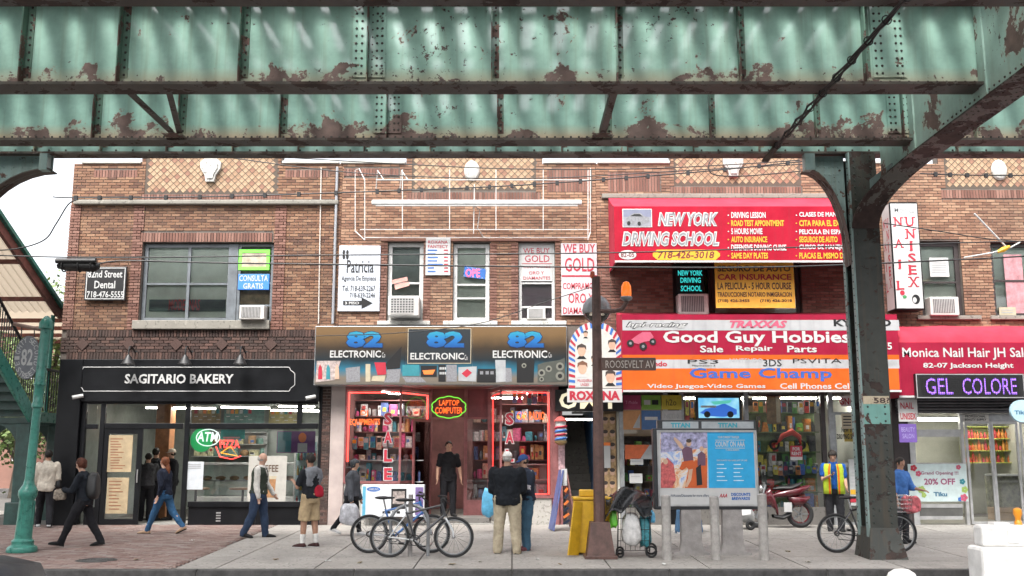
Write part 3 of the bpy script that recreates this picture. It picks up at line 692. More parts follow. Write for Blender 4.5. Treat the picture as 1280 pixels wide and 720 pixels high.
window(t3, (842,330,890,397), 'frame_brown', w=.07, back='room_dark', bd=.4); window(t3, (890.5,330,1001,397), 'frame_brown', mull=(998,), w=.07, back='blind', bd=.12)
body(t3, X0, X1, zl, zt)
# ---- building 4: nail salon
t4, X0, X1, zl, zt, hs, P0, P1 = building('brick_building', 'tan brick building above the pink red nail salon awning', 1106.3, 1420, 500, [(1150,301,1203,395),(1241,303,1300,395)], 'brick_tan', (1172,1330))
pan = px_r(1180,186,1322,236); psold = px_r(1176,237,1330,248); H4 = hs+[pan, psold]
field(t4, 'brickwork', 'brick_tan', [(X0, X1, PX(640,412,FY).z, zt, 0), (P0, P1, zt, zt+.45, 0)], H4)
field(t4, 'soldier_bricks', 'brick_red', [(*psold, .006, 1)], [])
tile_panel(t4, 1180, 1322, 184, 236); cartouche(t4, 1247, 198, 228, True)
window(t4, (1150.5,302,1202.5,395), 'frame_brown', rails=(352,), w=.10, back='blind', bd=.12); window(t4, (1241.5,304,1299,395), 'frame_brown', rails=(350,), w=.08, back='blind', bd=.12)
sill(t4, (1145,395,1225,400), 'stone', .1); sill(t4, (1237,395,1310,400), 'stone', .1)
body(t4, X0, X1, zl, zt)

op = thing('opposite_building', 'row of houses across the street behind the viewer', 'building', (0, -22, 0)); oh = []
for i in range(16):
    for k in range(2): x = -38+i*4.8; oh.append((x, x+1.7, 4.6+k*3.2, 6.5+k*3.2))
mb = MB(); wall(mb, -40, 40, 3.6, 11.5, oh, -22.3, -22); mb.build('wall', 'stone', op); MB().box(-40, 40, -22.6, -22.31, 3.6, 11.5).build('rooms', 'room_dark', op); MB().rbox(-40, 40, -22.3, -21.7, 11.5, 11.9, .05).build('cornice', 'stone', op)
for i in range(10): MB().rbox(-39.5+i*8, -32.5+i*8, -22.2, -21.4, 2.8, 3.6, .03).build('shop_sign', ['stone_white','brick_red','frame_grey','stone'][i % 4], op); MB().box(-39.5+i*8, -32.5+i*8, -22.3, -22.2, .1, 2.8).build('shop_window', 'room_dark', op)
# ------------------------------------------------------------------ print and sign helpers
def poly(pts, Y, m, parent, name='print', fn=None):
    v = [PX(x, y, Y) for x, y in pts]; mb = MB(); mb.add(v, [tuple(range(len(v)-1, -1, -1))])
    if sum((v[i].x*v[(i+1) % len(v)].z-v[(i+1) % len(v)].x*v[i].z) for i in range(len(v))) > 0: mb.f = [tuple(range(len(v)))]
    return mb.build(name, m, parent)
def prect(x0, y0, x1, y1, Y, m, parent, name='print'):
    a = RC(x0, y0, x1, y1, Y); return MB().quad(a[0], a[1], Y, a[2], a[3]).build(name, m, parent)
def pell(x, y, rx, ry, Y, m, parent, name='print', n=20):
    c = PX(x, y, Y); k = (PX(x+1, y, Y)-c).x; return MB().disc(c.x, Y, c.z, rx*k, ry*k, n).build(name, m, parent)
def board(px, Y, th, m, parent, name='board', b=.008):
    a = RC(*px, Y); return MB().rbox(a[0], a[1], Y, Y+th, a[2], a[3], b).build(name, m, parent)
def glow(name, c, s):
    if name not in MATS: mat(name, [q*.5+.02 for q in c], .5, var=0, emit=c, es=s)
    return MATS[name]
W_ = C('print_white', (.47,.47,.465), rough=.5, var=.05); K_ = C('print_black', (.008,.008,.009), rough=.5, var=.1); RED = C('print_red', (.38,.02,.04), rough=.5, var=.08)
YEL = C('print_yellow', (.60,.34,.02), rough=.5, var=.06); BLU = C('print_blue', (.03,.13,.42), rough=.5, var=.08); ORG_ = C('print_orange', (.78,.20,.04), rough=.5, var=.06)
SIL = C('print_silver', (.22,.22,.235), rough=.4, var=.2, scale=30); NAVY = C('print_navy', (.02,.03,.06), rough=.45, var=.1); GRY = C('print_grey', (.33,.34,.35), rough=.5)
TEAL = C('print_teal', (.03,.20,.24), rough=.5); SKIN0 = C('print_skin', (.50,.32,.23), rough=.6); HAIR0 = C('print_hair', (.05,.035,.03), rough=.6); CREAM = C('print_cream', (.42,.36,.26), rough=.6)
def fabric(name, c, fade=.12):
    m, N, L, b = nmat(name); g = N.new('ShaderNodeNewGeometry'); v = g.outputs['Position']; st = N.new('ShaderNodeMapping'); st.inputs['Scale'].default_value = (5, 5, .5); L.new(v, st.inputs[0])
    k = ramp(N, L, noise(N, L, v, 1.3, 5, .6), [(.3, [q*.8 for q in c]), (.7, [min(1, q*1.1+fade*.05) for q in c])]); sk = ramp(N, L, noise(N, L, st.outputs[0], 1.2, 6, .65), [(.52, (0,0,0)), (.78, (.5,.5,.5))]); k = mixc(N, L, sk, k, tuple(q*.5+.02 for q in c)); L.new(k, b.inputs['Base Color'])
    b.inputs['Roughness'].default_value = .85; b.inputs['Specular IOR Level'].default_value = .15; bp = N.new('ShaderNodeBump'); bp.inputs['Strength'].default_value = .5; bp.inputs['Distance'].default_value = .03; wv = N.new('ShaderNodeMapping'); wv.inputs['Scale'].default_value = (1.2, 1.2, .4); L.new(v, wv.inputs[0]); L.new(noise(N, L, wv.outputs[0], 2.2, 3, .5, .8), bp.inputs['Height']); L.new(bp.outputs[0], b.inputs['Normal']); return m
fabric('fabric_red', (.34,.006,.024)); fabric('fabric_crimson', (.28,.008,.034)); fabric('fabric_pink_lit', (.40,.03,.055)); fabric('fabric_orange', (.55,.10,.012)); fabric('band_white', (.38,.38,.39))  # pink: red awning cloth with the skylight on its top put into the colour
mat('aluminium', (.45,.45,.45), .4, metal=.6, var=.15); mat('shop_metal', (.30,.31,.32), .45, metal=.5, var=.2)
mat('room_light', (.50,.50,.44), .8, var=.15, scale=1.2); mat('room_warm', (.42,.30,.20), .8, var=.25, scale=1.5); mat('room_mid', (.20,.085,.08), .85, var=.3, scale=1.5); mat('floor_tile', (.30,.29,.27), .4, var=.2)
TUBE = glow('tube_light', (1,.97,.9), 34); TUBE3 = glow('tube_mid', (1,.97,.9), 13); TUBE2 = glow('tube_dim', (1,.96,.86), 8)
NRED = glow('neon_red', (1,.05,.04), 1.6); NORG = glow('neon_orange', (1,.14,.02), .55); NGRN = glow('neon_green', (.18,.75,.06), .36); NCYA = glow('neon_cyan', (.04,.7,.68), .33); NWHT = glow('neon_white', (.85,1,.93), .45); NBLU = glow('led_blue', (.03,.22,.75), .22); NPUR = glow('led_purple', (.38,.16,1), .62)
def room(parent, px0, px1, ytop, depth, wm, fm='floor_tile', back=None, Y=FY+.06, cm=None):
    X0, X1 = PX(px0, 560, Y).x, PX(px1, 560, Y).x; zt = PX(640, ytop, Y).z; z0 = ZG+.02
    MB().box(X0-.1, X0, Y, Y+depth, z0, zt).build('room_side', wm, parent); MB().box(X1, X1+.1, Y, Y+depth, z0, zt).build('room_side', wm, parent)
    MB().box(X0-.1, X1+.1, Y+depth, Y+depth+.1, z0, zt).build('room_back', back or wm, parent)
    MB().box(X0-.1, X1+.1, Y, Y+depth+.1, zt, zt+.05).build('room_ceiling', cm or wm, parent); MB().box(X0-.1, X1+.1, Y, Y+depth+.1, z0-.05, z0).build('room_floor', fm, parent)
    return X0, X1, z0, zt, Y+depth
def lamp_tube(label, p, q, w, m=TUBE, group=None):
    t = thing('ceiling_light', label, 'light', tuple((Vector(p)+Vector(q))/2), group=group)
    MB().bar(p, q, w, .03).build('tube', m, t); u = Vector((0,0,.032)); MB().bar(Vector(p)+u, Vector(q)+u, w*1.4, .03).build('housing', 'frame_white', t); return t
def poster(px, Y, m, label, cat='poster', name='poster', th=.006):
    t = thing(name, label, cat, tuple(PX((px[0]+px[2])/2, px[3], Y))); board(px, Y, th, m, t, 'sheet', .002); return t
ORD = ['first','second','third','fourth','fifth','sixth','seventh','eighth','ninth','tenth','eleventh','twelfth','thirteenth','fourteenth','fifteenth','sixteenth','seventeenth','eighteenth','nineteenth','twentieth']+['%dth' % k for k in range(21, 60)]
def cname(c):
    r, g, b = c; m = max(c); n = min(c)
    if m < .13: return 'black'
    if m-n < .12: return 'white' if m > .45 else 'grey'
    if r == m: return 'yellow' if g > .7*r else 'orange' if g > .42*r and b < .3*r else 'tan' if g > .5*r else 'red'
    if g == m: return 'green'
    return 'blue'
def goods(px, Y, rows, label, group, pal, seed, cat='box', name='goods_box', wr=(.12,.3), dens=.95, cyl=0, board_m='frame_white', depth=.3, shelf=True, pid='', where=''):
    rnd = random.Random(seed); X0, X1, Z0, Z1 = RC(*px, Y); sh = (Z1-Z0)/rows; rn = {1: ['only'], 2: ['lower','upper'], 3: ['bottom','middle','top'], 4: ['bottom','second','third','top'], 5: ['bottom','second','third','fourth','top']}[rows]
    if shelf:
        st = thing('display_shelf', pid, 'shelf', ((X0+X1)/2, Y+.2, Z0))
        for r in range(rows+1): MB().box(X0, X1, Y, Y+depth+.05, Z0+r*sh-.02, Z0+r*sh).build('shelf_board', board_m, st)
        MB().box(X0, X1, Y+depth+.052, Y+depth+.07, Z0, Z1).build('back_panel', board_m, st)
    for r in range(rows):
        x = X0+.03; cnt = 0
        while x < X1-.08:
            w = rnd.uniform(*wr); h = sh*rnd.uniform(.4, .92)
            if x+w > X1: break
            if rnd.random() < dens:
                c = rnd.choice(pal); nm = 'goods_%02x%02x%02x' % tuple(int(q*255) for q in c); mm = C(nm, c, rough=.4, var=.35, scale=16)
                mb = MB(); zb = Z0+r*sh+.002; cx = x+w/2; kind = rnd.random(); yf = Y+depth*rnd.uniform(.02,.4); word = 'box'
                if cyl: mb.lathe([(w*.42,0),(w*.45,h*.05),(w*.45,h*.62),(w*.3,h*.74),(w*.15,h*.8),(w*.15,h)], (cx, Y+depth*.5, zb), 10); word = 'bottle'
                elif kind < .60:
                    a_ = rnd.uniform(-.25,.25); mb.rbox(-w/2, w/2, -.08, .08, 0, h, .012); mb.v = [(cx+v[0]*math.cos(a_)-v[1]*math.sin(a_), yf+.1+v[0]*math.sin(a_)+v[1]*math.cos(a_), zb+v[2]) for v in mb.v]
                elif kind < .75: mb.lathe([(w*.4,0),(w*.42,h*.04),(w*.42,h*.75),(w*.36,h*.8),(w*.36,h*.9),(0,h*.9)], (cx, yf+.12, zb), 14); word = 'tub'
                elif kind < .90: mb.prism([(cx-w/2, zb), (cx+w/2, zb), (cx+w*.45, zb+h*.35), (cx+w*.2, zb+h*.6), (cx-w*.2, zb+h*.62), (cx-w*.35, zb+h*.3)], yf, yf+.14); word = 'model'
                else: mb.ell((cx, yf+.1, zb+h*.36), (w*.42, .08, h*.36), 12, 8); word = 'pouch'
                o = mb.build(name, mm, smooth=word in ('bottle','tub','pouch')); tag(o, '%s %s, %s from left on the %s shelf, %s' % (cname(c), word, ORD[cnt], rn[r], where), cat if word in ('box','bottle') else word, group); cnt += 1
                if word == 'box' and rnd.random() < .75:
                    for q in range(rnd.choice((1,2))):
                        c2 = rnd.choice([(.7,.7,.68),(.05,.05,.06),(.5,.05,.05),(.75,.6,.1),(.1,.2,.5)]); nm2 = 'goods_%02x%02x%02x' % tuple(int(z*255) for z in c2); u0, v0 = rnd.uniform(.08,.4), rnd.uniform(.1,.6); mb2 = MB(); mb2.box(-w/2+u0*w, -w/2+(u0+.45)*w, -.083-.002*q, -.0805-.002*q, v0*h, (v0+.3)*h); mb2.v = [(cx+v[0]*math.cos(a_)-v[1]*math.sin(a_), yf+.1+v[0]*math.sin(a_)+v[1]*math.cos(a_), zb+v[2]) for v in mb2.v]; mb2.build('label_patch', C(nm2, c2, rough=.45, var=.3, scale=16), o)
            x += w*rnd.uniform(.98, 1.12)
# ================================================================== bakery
bk = thing('bakery_shopfront', 'black framed glass bakery shopfront on the left corner', 'shopfront', (PX(240,655,FY).x, FY, ZG))
FF = FY-.16
def fb(px, y0, y1, m, nm, par): a = RC(*px, FY-.1); return MB().rbox(a[0], a[1], y0, y1, max(a[2], ZG-.06) if px[3] > 650 else a[2], a[3], .008).build(nm, m, par)
a = RC(80,449,400,502,FF); MB().rbox(a[0], a[1], FF, FY+.1, a[2], a[3], .01).build('fascia', 'frame_black', bk)
a = RC(69,449,97,662,FF); MB().rbox(a[0]-.02, a[1], FF-.02, FY+.2, ZG-.08, a[3]-.003, .01).build('pilaster', 'frame_black', bk)
a = RC(397,482,401,662,FY-.05); MB().rbox(a[0], a[1], FY-.06, FY+.2, ZG-.05, a[3], .01).build('pilaster', 'frame_black', bk)
for px in ((97,503,103,655),(121,503,127,655),(228,503,234,655),(371,503,377,531)): fb(px, FY-.08, FY+.02, 'frame_black', 'mullion', bk)
for px in ((103,530,121,536),(127,529,228,536),(234,529,397,536),(103,502,397,505)): fb(px, FY-.07, FY+.015, 'frame_black', 'transom_rail', bk)
for px in ((234,627,397,634),): fb(px, FY-.09, FY+.03, 'frame_black', 'sill_rail', bk)
for px in ((234,634,318,657),(318.5,634,397,657),(103,634,121,657)): fb(px, FY-.05, FY+.02, 'frame_black', 'base_panel', bk)
a = RC(270,640,274,652,FY-.06)
for k in range(4): z = a[2]+k*.06; MB().box(a[0], a[1]+.03, FY-.06, FY-.053, z, z+.03).build('vent_slot', 'aluminium', bk)
for px in ((103,505,121,530),(127,505,228,529),(234,505,371,529),(377,505,397,529),(103,536,121,634),(234,536,397,627)):
    a = RC(*px, FY-.03); MB().box(a[0], a[1], FY-.03, FY-.024, a[2], a[3]).build('pane', 'glass', bk)
dz = RC(127,536,176,656,FY-.03)
dr = MB(); framebox(dr, dz[0], dz[1], ZG+.01, dz[3], .12, FY-.06, FY-.01); door = dr.build('door', 'frame_black', bk)
MB().box(dz[0]+.12, dz[1]-.12, FY-.04, FY-.034, ZG+.13, dz[3]-.12).build('pane', 'glass', door)
MB().tube([(dz[1]-.06, FY-.1, ZG+.95), (dz[1]-.06, FY-.1, ZG+1.25)], .015, 8).build('handle', 'aluminium', door)
for i, (px, nl) in enumerate((((135,544,165,590),12),((133,597,160,642),9))):
    board(px, FY-.052, .008, C('menu_paper', (.40,.31,.19), rough=.7, var=.15), door, 'menu_board', .002)
    for k in range(nl):
        y = px[1]+4+k*(px[3]-px[1]-6)/nl; prect(px[0]+3, y, px[0]+random.uniform(12,22), y+1.2, FY-.056, C('menu_ink', (.25,.10,.05)), door, 'menu_line')
# sign border with notched corners and lettering
def bordered(x0, y0, x1, y1, Y, par, m, w=.018):
    n = 7; pts = [(x0+n,y0),(x1-n,y0),(x1-n+2,y0+4),(x1-2,y0+6),(x1,y0+n+1),(x1,y1-n-1),(x1-2,y1-6),(x1-n+2,y1-4),(x1-n,y1),(x0+n,y1),(x0+n-2,y1-4),(x0+2,y1-6),(x0,y1-n-1),(x0,y0+n+1),(x0+2,y0+6),(x0+n-2,y0+4)]
    v = [PX(a, b, Y) for a, b in pts]; mb = MB()
    for i in range(len(v)): mb.bar(v[i], v[(i+1) % len(v)], .008, w, (0,1,0)) if False else mb.tube([v[i], v[(i+1) % len(v)]], w/2, 6)
    return mb.build('sign_border', m, par)
bordered(97.5,459,368.5,489,FF-.006,bk,W_); text('SAGITARIO BAKERY', (156,467.5,292,479.5), FF-.012, W_, bk, bold=.025)
for i, xx in enumerate((160,231,300)):
    c = PX(xx, 455, FF-.3); lp = thing('gooseneck_lamp', ['leftmost','middle','rightmost'][i]+' black gooseneck lamp above the bakery sign', 'lamp', (c.x, FF-.2, c.z), group='gooseneck lamps over the bakery sign')
    mb = MB(); mb.lathe([(.16,0),(.15,.01),(.06,.17),(.035,.2),(.03,.22),(0,.22)], c, 18); mb.build('lamp_shade', 'black_iron', lp, smooth=True)
    MB().tube([c+Vector((0,0,.2)), c+Vector((0,0,.34)), c+Vector((0,.04,.40)), c+Vector((0,.12,.42)), c+Vector((0,.24,.38)), c+Vector((.0,.42,.30))], .018, 8).build('arm', 'black_iron', lp, smooth=True)
    MB().lathe([(.06,0),(.06,.02),(0,.02)], (c.x, FF+.12, c.z+.3), 12, 'y').build('wall_plate', 'black_iron', lp)
    MB().ell(c+Vector((0,0,.03)), (.045,.045,.05)).build('bulb', 'frame_white', lp, smooth=True)
for i, (x, y) in enumerate(((97,496),(388,497))):
    c = PX(x, y, FF-.12); t = thing('security_camera', ('white security camera at the left end of the bakery fascia','white security camera at the right end of the bakery fascia')[i], 'camera', c, group='bakery security cameras')
    MB().tube([c+Vector((-.10,-.05,-.02)), c+Vector((.1,.06,.03))], .045, 10).build('housing', 'frame_white', t, smooth=True); MB().tube([c, c+Vector((.02,.13,.05))], .015, 6).build('bracket', 'frame_white', t); MB().tube([c+Vector((-.103,-.0515,-.0205)), c+Vector((-.112,-.056,-.022))], .034, 10).build('lens', 'black_iron', t)
mat('room_olive', (.30,.33,.30), .8, var=.25, scale=1.2)
X0, X1, z0, zt, yb = room(bk, 99, 398, 500, 5.2, 'room_olive')
for i, (p, q) in enumerate((((-9.2,25.3),(-7.6,25.8)),((-7.2,25.0),(-6.2,25.6)),((-5.7,24.6),(-4.9,24.9)),((-6.4,26.8),(-5.2,27.3)))):
    lamp_tube(['long fluorescent light inside the bakery above the door','fluorescent light panel inside the bakery window, centre','fluorescent light inside the bakery at its right end','fluorescent light deep inside the bakery'][i], (p[0], p[1], zt-.1), (q[0], q[1], zt-.1), .22, TUBE3, 'bakery ceiling lights')
a = PX(193,560,25.2).x, PX(211,560,25.2).x; tag(MB().rbox(a[0], a[1], 25.2, 25.6, z0, zt, .02).build('wooden_pillar', C('wood_orange', (.36,.16,.07), rough=.5, var=.25)), 'orange wooden pillar inside the bakery behind the open doorway', 'pillar')
for i, (px, c) in enumerate((((240,505,276,535),(.30,.20,.10)),((280,505,330,535),(.10,.22,.20)),((336,506,378,536),(.35,.30,.12)))):
    Ym = 28.55; p = poster(px, Ym, C('menu_c%d' % i, c, rough=.5, var=.4, scale=5), ['brown','green','mustard'][i]+' picture menu board on the back wall of the bakery', 'menu')
    for k in range(6): x = px[0]+3+k*5.5; prect(x, px[1]+4, x+4, px[1]+12, Ym-.006, [RED,CREAM,ORG_,YEL,W_,TEAL][(k+i) % 6], p, 'menu_picture'); prect(x, px[1]+15+k % 2*4, x+4.5, px[1]+16+k % 2*4, Ym-.006, W_, p, 'menu_line')
fg = thing('drinks_fridge', 'tall drinks fridge inside the bakery at the right end of its window', 'fridge', (PX(383,600,26.2).x, 26.2, z0)); a = RC(366,545,397,640,26.2); MB().box(a[0], a[1], 26.3, 26.9, z0, a[3]).build('cabinet', 'frame_white', fg); MB().box(a[0]+.05, a[1]-.05, 26.29, 26.296, z0+.2, a[3]-.15).build('interior', C('fridge_in',(.30,.42,.45),rough=.4), fg); MB().box(a[0]+.05, a[1]-.05, 26.16, 26.165, z0+.2, a[3]-.15).build('door_pane', 'glass', fg)
for k in range(4):
    for j in range(6):
        c = [(.5,.05,.04),(.05,.25,.4),(.55,.35,.04),(.1,.35,.1)][(k+j) % 4]; x = a[0]+.12+j*.085; z = z0+.28+k*.38; MB().lathe([(.03,0),(.03,.15),(.012,.2),(.012,.24)], (x, 26.23, z), 8).build('bottle', C('drink_%d' % ((k+j) % 4), c, rough=.2), fg); 
for i in range(3):
    x = -8.9+i*1.15; tb_ = thing('cafe_table', ORD[i]+' small cafe table from the left inside the bakery window', 'table', (x, 25.0, z0)); MB().lathe([(0,.72),(.32,.72),(.33,.74),(.32,.76),(0,.76)], (x,25.0,z0), 20).build('table_top', C('table_wood',(.20,.10,.05),rough=.4,var=.25), tb_); MB().lathe([(.2,0),(.2,.02),(.03,.05),(.03,.719)], (x,25.0,z0), 12).build('pedestal', 'black_iron', tb_)
ct = thing('display_counter', 'glass fronted pastry counter inside the bakery', 'counter', (-6.2, 26.6, z0))
MB().rbox(-8.2, -4.8, 26.4, 27.1, z0, z0+.5, .02).build('counter_base', 'frame_white', ct); MB().box(-8.2, -4.8, 26.45, 26.46, z0+.5, z0+1.3).build('front_pane', 'glass', ct); MB().rbox(-8.2, -4.8, 26.4, 27.1, z0+1.3, z0+1.36, .01).build('counter_top', 'aluminium', ct); MB().box(-8.2, -4.8, 26.5, 27.0, z0+.88, z0+.9).build('glass_shelf', 'aluminium', ct)
for i in range(9): tag(MB().ell((-8+i*.36, 26.7, z0+.96), (.13,.13,.06)).build('pastry', C('bread', (.50,.28,.10), rough=.6, var=.3), smooth=True), ORD[i]+' brown pastry from the left in the bakery counter', 'pastry', 'pastries in the bakery counter')
goods((240,540,330,570), 28.2, 2, 'pale carton on the shelves at the back of the bakery', 'cartons at the back of the bakery', [(.6,.58,.5),(.4,.42,.35),(.5,.3,.15),(.2,.35,.3),(.7,.65,.4)], 3, where='back of the bakery', pid='shelving along the back wall of the bakery')
p = poster((228,577,254,612), FY-.046, C('poster_grey', (.50,.53,.56), rough=.6, var=.1), 'pale grey notice taped inside the bakery window beside the doorway')
for k in range(3): prect(231, 580+k*2.4, 251, 581+k*2.4, FY-.05, GRY, p, 'print_line')
p = poster((310,570,358,627), FY-.042, C('poster_cream', (.40,.385,.35), rough=.6, var=.1), 'tall cream coffee poster in the bakery window'); text('COFFEE', (318,581,348,590), FY-.046, C('print_brown', (.10,.06,.04)), p, bold=.02)
for x in (324,338): poly([(x-7,598),(x+7,598),(x+5,622),(x-5,622)], FY-.046, C('cup_brown', (.32,.16,.07), var=.3, scale=14), p, 'cup_picture'); poly([(x-8,595),(x+8,595),(x+7,599),(x-7,599)], FY-.047, CREAM, p, 'cup_picture')
p = poster((346,539,394,566), FY+.06, C('banner_purple', (.17,.05,.22), rough=.5, var=.2), 'purple and teal banner high in the bakery window'); prect(347,540,364,565,FY+.055,TEAL,p); pell(378,547,5,6,FY+.055,ORG_,p); prect(372,554,384,565,FY+.055,W_,p)
p = poster((276,537,306,549), FY+.06, C('banner_teal', (.04,.34,.30), rough=.5, var=.2), 'teal banner hanging behind the bakery window above the pizza neon'); prect(279,546,300,548,FY+.055,W_,p)
n = thing('neon_sign', 'green and white neon sign reading ATM in the bakery window', 'neon sign', tuple(PX(260,557,FY+.02))); text('ATM', (246,540,273,552), FY+.02, NWHT, n, bold=.02, shear=.15)
c = PX(260,547,FY+.02); mb = MB(); mb.tube([(c.x+.27*math.cos(k*math.pi/12), FY+.02, c.z+.19*math.sin(k*math.pi/12)) for k in range(25)], .012, 6); mb.build('neon_ring', NWHT, n); pell(252,550,14,15,FY+.05,glow('glow_green',(.02,.35,.1),.3),n,'green_plate')
n = thing('neon_sign', 'red and yellow neon pizza sign in the bakery window', 'neon sign', tuple(PX(286,573,FY+.02))); text('PIZZA', (274,550,300,560), FY+.02, NRED, n, bold=.02, shear=-.2)
v = [PX(x, y, FY+.02) for x, y in ((276,566),(288,558),(297,570),(276,566))]; MB().tube(v, .014, 6).build('neon_tube', glow('neon_yellow',(1,.45,.05),.55), n); v = [PX(x, y, FY+.02) for x, y in ((270,558),(275,571),(290,574),(301,570))]; MB().tube(v, .012, 6).build('neon_tube', NRED, n)
# small signs on the upper wall
d = thing('wall_sign', 'black dental office sign with white lettering on the corner building', 'sign', tuple(PX(132,375,FY-.1))); board((106,333,157.5,375.5), FY-.12, .05, K_, d); 
for s in (('82nd Street',(110,338,153,347)),('Dental',(118,351,144,360.5)),('718-476-5555',(108.5,364,154.5,372))): text(s[0], s[1], FY-.126, W_, d, bold=.015)
a = RC(107.5,334.5,156,374,FY-.124); mb = MB(); framebox(mb, a[0], a[1], a[2], a[3], .02, FY-.127, FY-.122); mb.build('sign_border', W_, d)
d = thing('window_sign', 'blue lit CONSULTA GRATIS sign in the corner building window', 'sign', tuple(PX(316,362,FY+.08))); board((297.5,342.5,336.5,362), FY+.075, .02, NBLU, d); text('CONSULTA', (299,344,335,351.5), FY+.07, W_, d, bold=.02); text('GRATIS', (304,354,329,361), FY+.07, W_, d, bold=.02)
a = RC(298.5,312,337,337.5,FY+.1); prect(300,314,335,335,FY+.097,C('curtain_tan',(.42,.36,.27),var=.3),t1,'curtain'); mb = MB(); framebox(mb, a[0], a[1], a[2], a[3], .075, FY+.085, FY+.1); tag(mb.build('green_light', NGRN), 'glowing green rectangular light frame in the window above CONSULTA', 'light frame')
def aircon(px, Y, label, grid='bars', out=.35):
    X0, X1, Z0, Z1 = RC(*px, Y-out); t = thing('air_conditioner', label, 'air conditioner', ((X0+X1)/2, Y-out, Z0), group='window air conditioners')
    MB().rbox(X0, X1, Y-out, Y+.12, Z0, Z1, .02).build('housing', C('ac_white', (.62,.60,.57), rough=.5, var=.15), t)
    w = X1-X0; h = Z1-Z0; gx0, gx1, gz0, gz1 = X0+w*.09, X1-w*.16, Z0+h*.13, Z1-h*.12
    MB().box(gx0, gx1, Y-out-.004, Y-out-.001, gz0, gz1).build('grille_back', C('ac_dark', (.09,.09,.09)), t); mb = MB()
    if grid == 'grid':
        for k in range(9): x = gx0+(gx1-gx0)*k/8; mb.box(x-.010, x+.010, Y-out-.016, Y-out-.0045, gz0, gz1)
        for k in range(7): z = gz0+(gz1-gz0)*k/6; mb.box(gx0, gx1, Y-out-.019, Y-out-.0165, z-.010, z+.010)
    else:
        for k in range(14): x = gx0+(gx1-gx0)*k/13; mb.box(x-.007, x+.007, Y-out-.014, Y-out-.0045, gz0, gz1)
    tag(mb.build('grille', C('ac_grille', (.42,.41,.40)), t), kind='stuff'); return t
aircon((299,381.5,330,399), FY, 'small air conditioner under the CONSULTA sign in the corner building window', out=.25)
aircon((485,370,523.5,394.5), FY, 'white air conditioner with square grid grille beside the Patricia sign', 'grid', .4)
aircon((659,384,682,399), FY, 'small grey air conditioner below the mauve blind', out=.06)
aircon((848,367,886,393), FY, 'air conditioner below the cyan driving school neon', out=.3)
aircon((1163,371,1199,394), FY, 'air conditioner in the nail salon building window', out=.2)
# ================================================================== electronics shop
d = thing('wall_sign', 'white Patricia employment agency sign with black arrow', 'sign', tuple(PX(449,390,FY-.08))); board((423,307,475,389), FY-.08, .05, C('sign_pale', (.46,.49,.54), rough=.5, var=.06), d); Yt = FY-.085
for s in (('Patricia',(433.5,325,467,341)),('Agencia De Empleos',(427,345,470,352.5)),('Tel. 718-639-2267',(428,357,469,364)),('718-639-2246',(437,366,469,372))): text(s[0], s[1], Yt, K_, d, bold=.01)
for dx, dy in ((-2.2,-2.5),(2.2,-2.5),(-2.2,3),(2.2,3)): pell(432+dx, 318+dy, 1.7, 3.2, Yt, K_, d, 'clover_leaf')
poly([(429,376),(452,376),(452,371.5),(466,379),(452,386),(452,381.5),(429,381.5)], Yt, K_, d, 'arrow'); text('3 PISO', (431,377,449,380.5), Yt-.004, W_, d, bold=.03)
d = thing('wall_sign', 'narrow white price list sign with red heading between two windows', 'sign', tuple(PX(547,344,FY-.08))); board((532,297.5,563,344), FY-.07, .03, W_, d); text('ROXANA\nFANTECY', (535,300.5,560,310), FY-.075, RED, d, bold=.01)
for k in range(7): y = 312+k*4.4; prect(534.5, y, 534.5+[12,10,13,12,19,8,10][k], y+1.6, FY-.075, BLU, d, 'price_line'); prect(555, y, 560, y+1.6, FY-.075, RED, d, 'price_line')
def rot2(x, y, cx, cy, a): c, s = math.cos(a), math.sin(a); return cx+(x-cx)*c-(y-cy)*s, cy+(x-cx)*s+(y-cy)*c
d = thing('window_sign', 'tilted blue OPEN sign with red letters in the middle window', 'sign', tuple(PX(594,349,FY+.09))); poly([rot2(x,y,593.5,341,.12) for x, y in ((580,334.5),(607,334.5),(607,347.5),(580,347.5))], FY+.09, BLU, d, 'board'); t_ = text('OPE', (582,336,600,346.5), FY+.085, glow('neon_pinkred',(1,.1,.2),.6), d, bold=.02)
for k in range(10): x, y = rot2(581+k*2.8, 335.5 if k % 2 else 346.5, 593.5, 341, .12); pell(x, y, .6, .6, FY+.085, W_, d, 'dot', 6)
for i, pts in enumerate((((490,350),(509,346),(509.5,351),(490.5,355)),((493,356),(511,352),(512,357),(494,362)))): poster_t = thing('paper_note', ['upper','lower'][i]+' tilted red and white paper in the window above the gridded air conditioner', 'paper', tuple(PX(500,pts[2][1],FY+.08))); poly(pts, FY+.09-.01*i, C('paper_pink', (.62,.30,.26), var=.2), poster_t, 'sheet')
d = thing('window_sign', 'white WE BUY GOLD sign filling the upper sash of the right window', 'sign', tuple(PX(671,352,FY+.09))); board((651.5,306.5,690.5,351.5), FY+.085, .01, W_, d)
for s in (('WE BUY',(654,310,687,316.5)),('GOLD',(656,319,687,327.5)),('COMPRAMOS',(654,332.2,688,335)),('ORO Y',(661,339,680,343)),('DIAMANTES',(654,345.5,688,349.5))): text(s[0], s[1], FY+.08, RED, d, bold=.005)
prect(652,329.2,690,330,FY+.08,RED,d,'line')
d = thing('wall_sign', 'tall white and red WE BUY GOLD board on the wall left of the driving school', 'sign', tuple(PX(723,394,FY-.09))); board((701.5,304,746.5,394), FY-.09, .04, C('sign_pinkwhite', (.50,.46,.475), rough=.5, var=.05), d)
for s in (('WE BUY',(704,305,744,316)),('GOLD',(706,322,743,339.5)),('COMPRAMOS',(703.5,353.5,745,361.5)),('ORO Y',(710.5,366.5,742,379)),('DIAMANTES',(704,384,746,392.5))): text(s[0], s[1], FY-.095, RED, d, bold=.012)
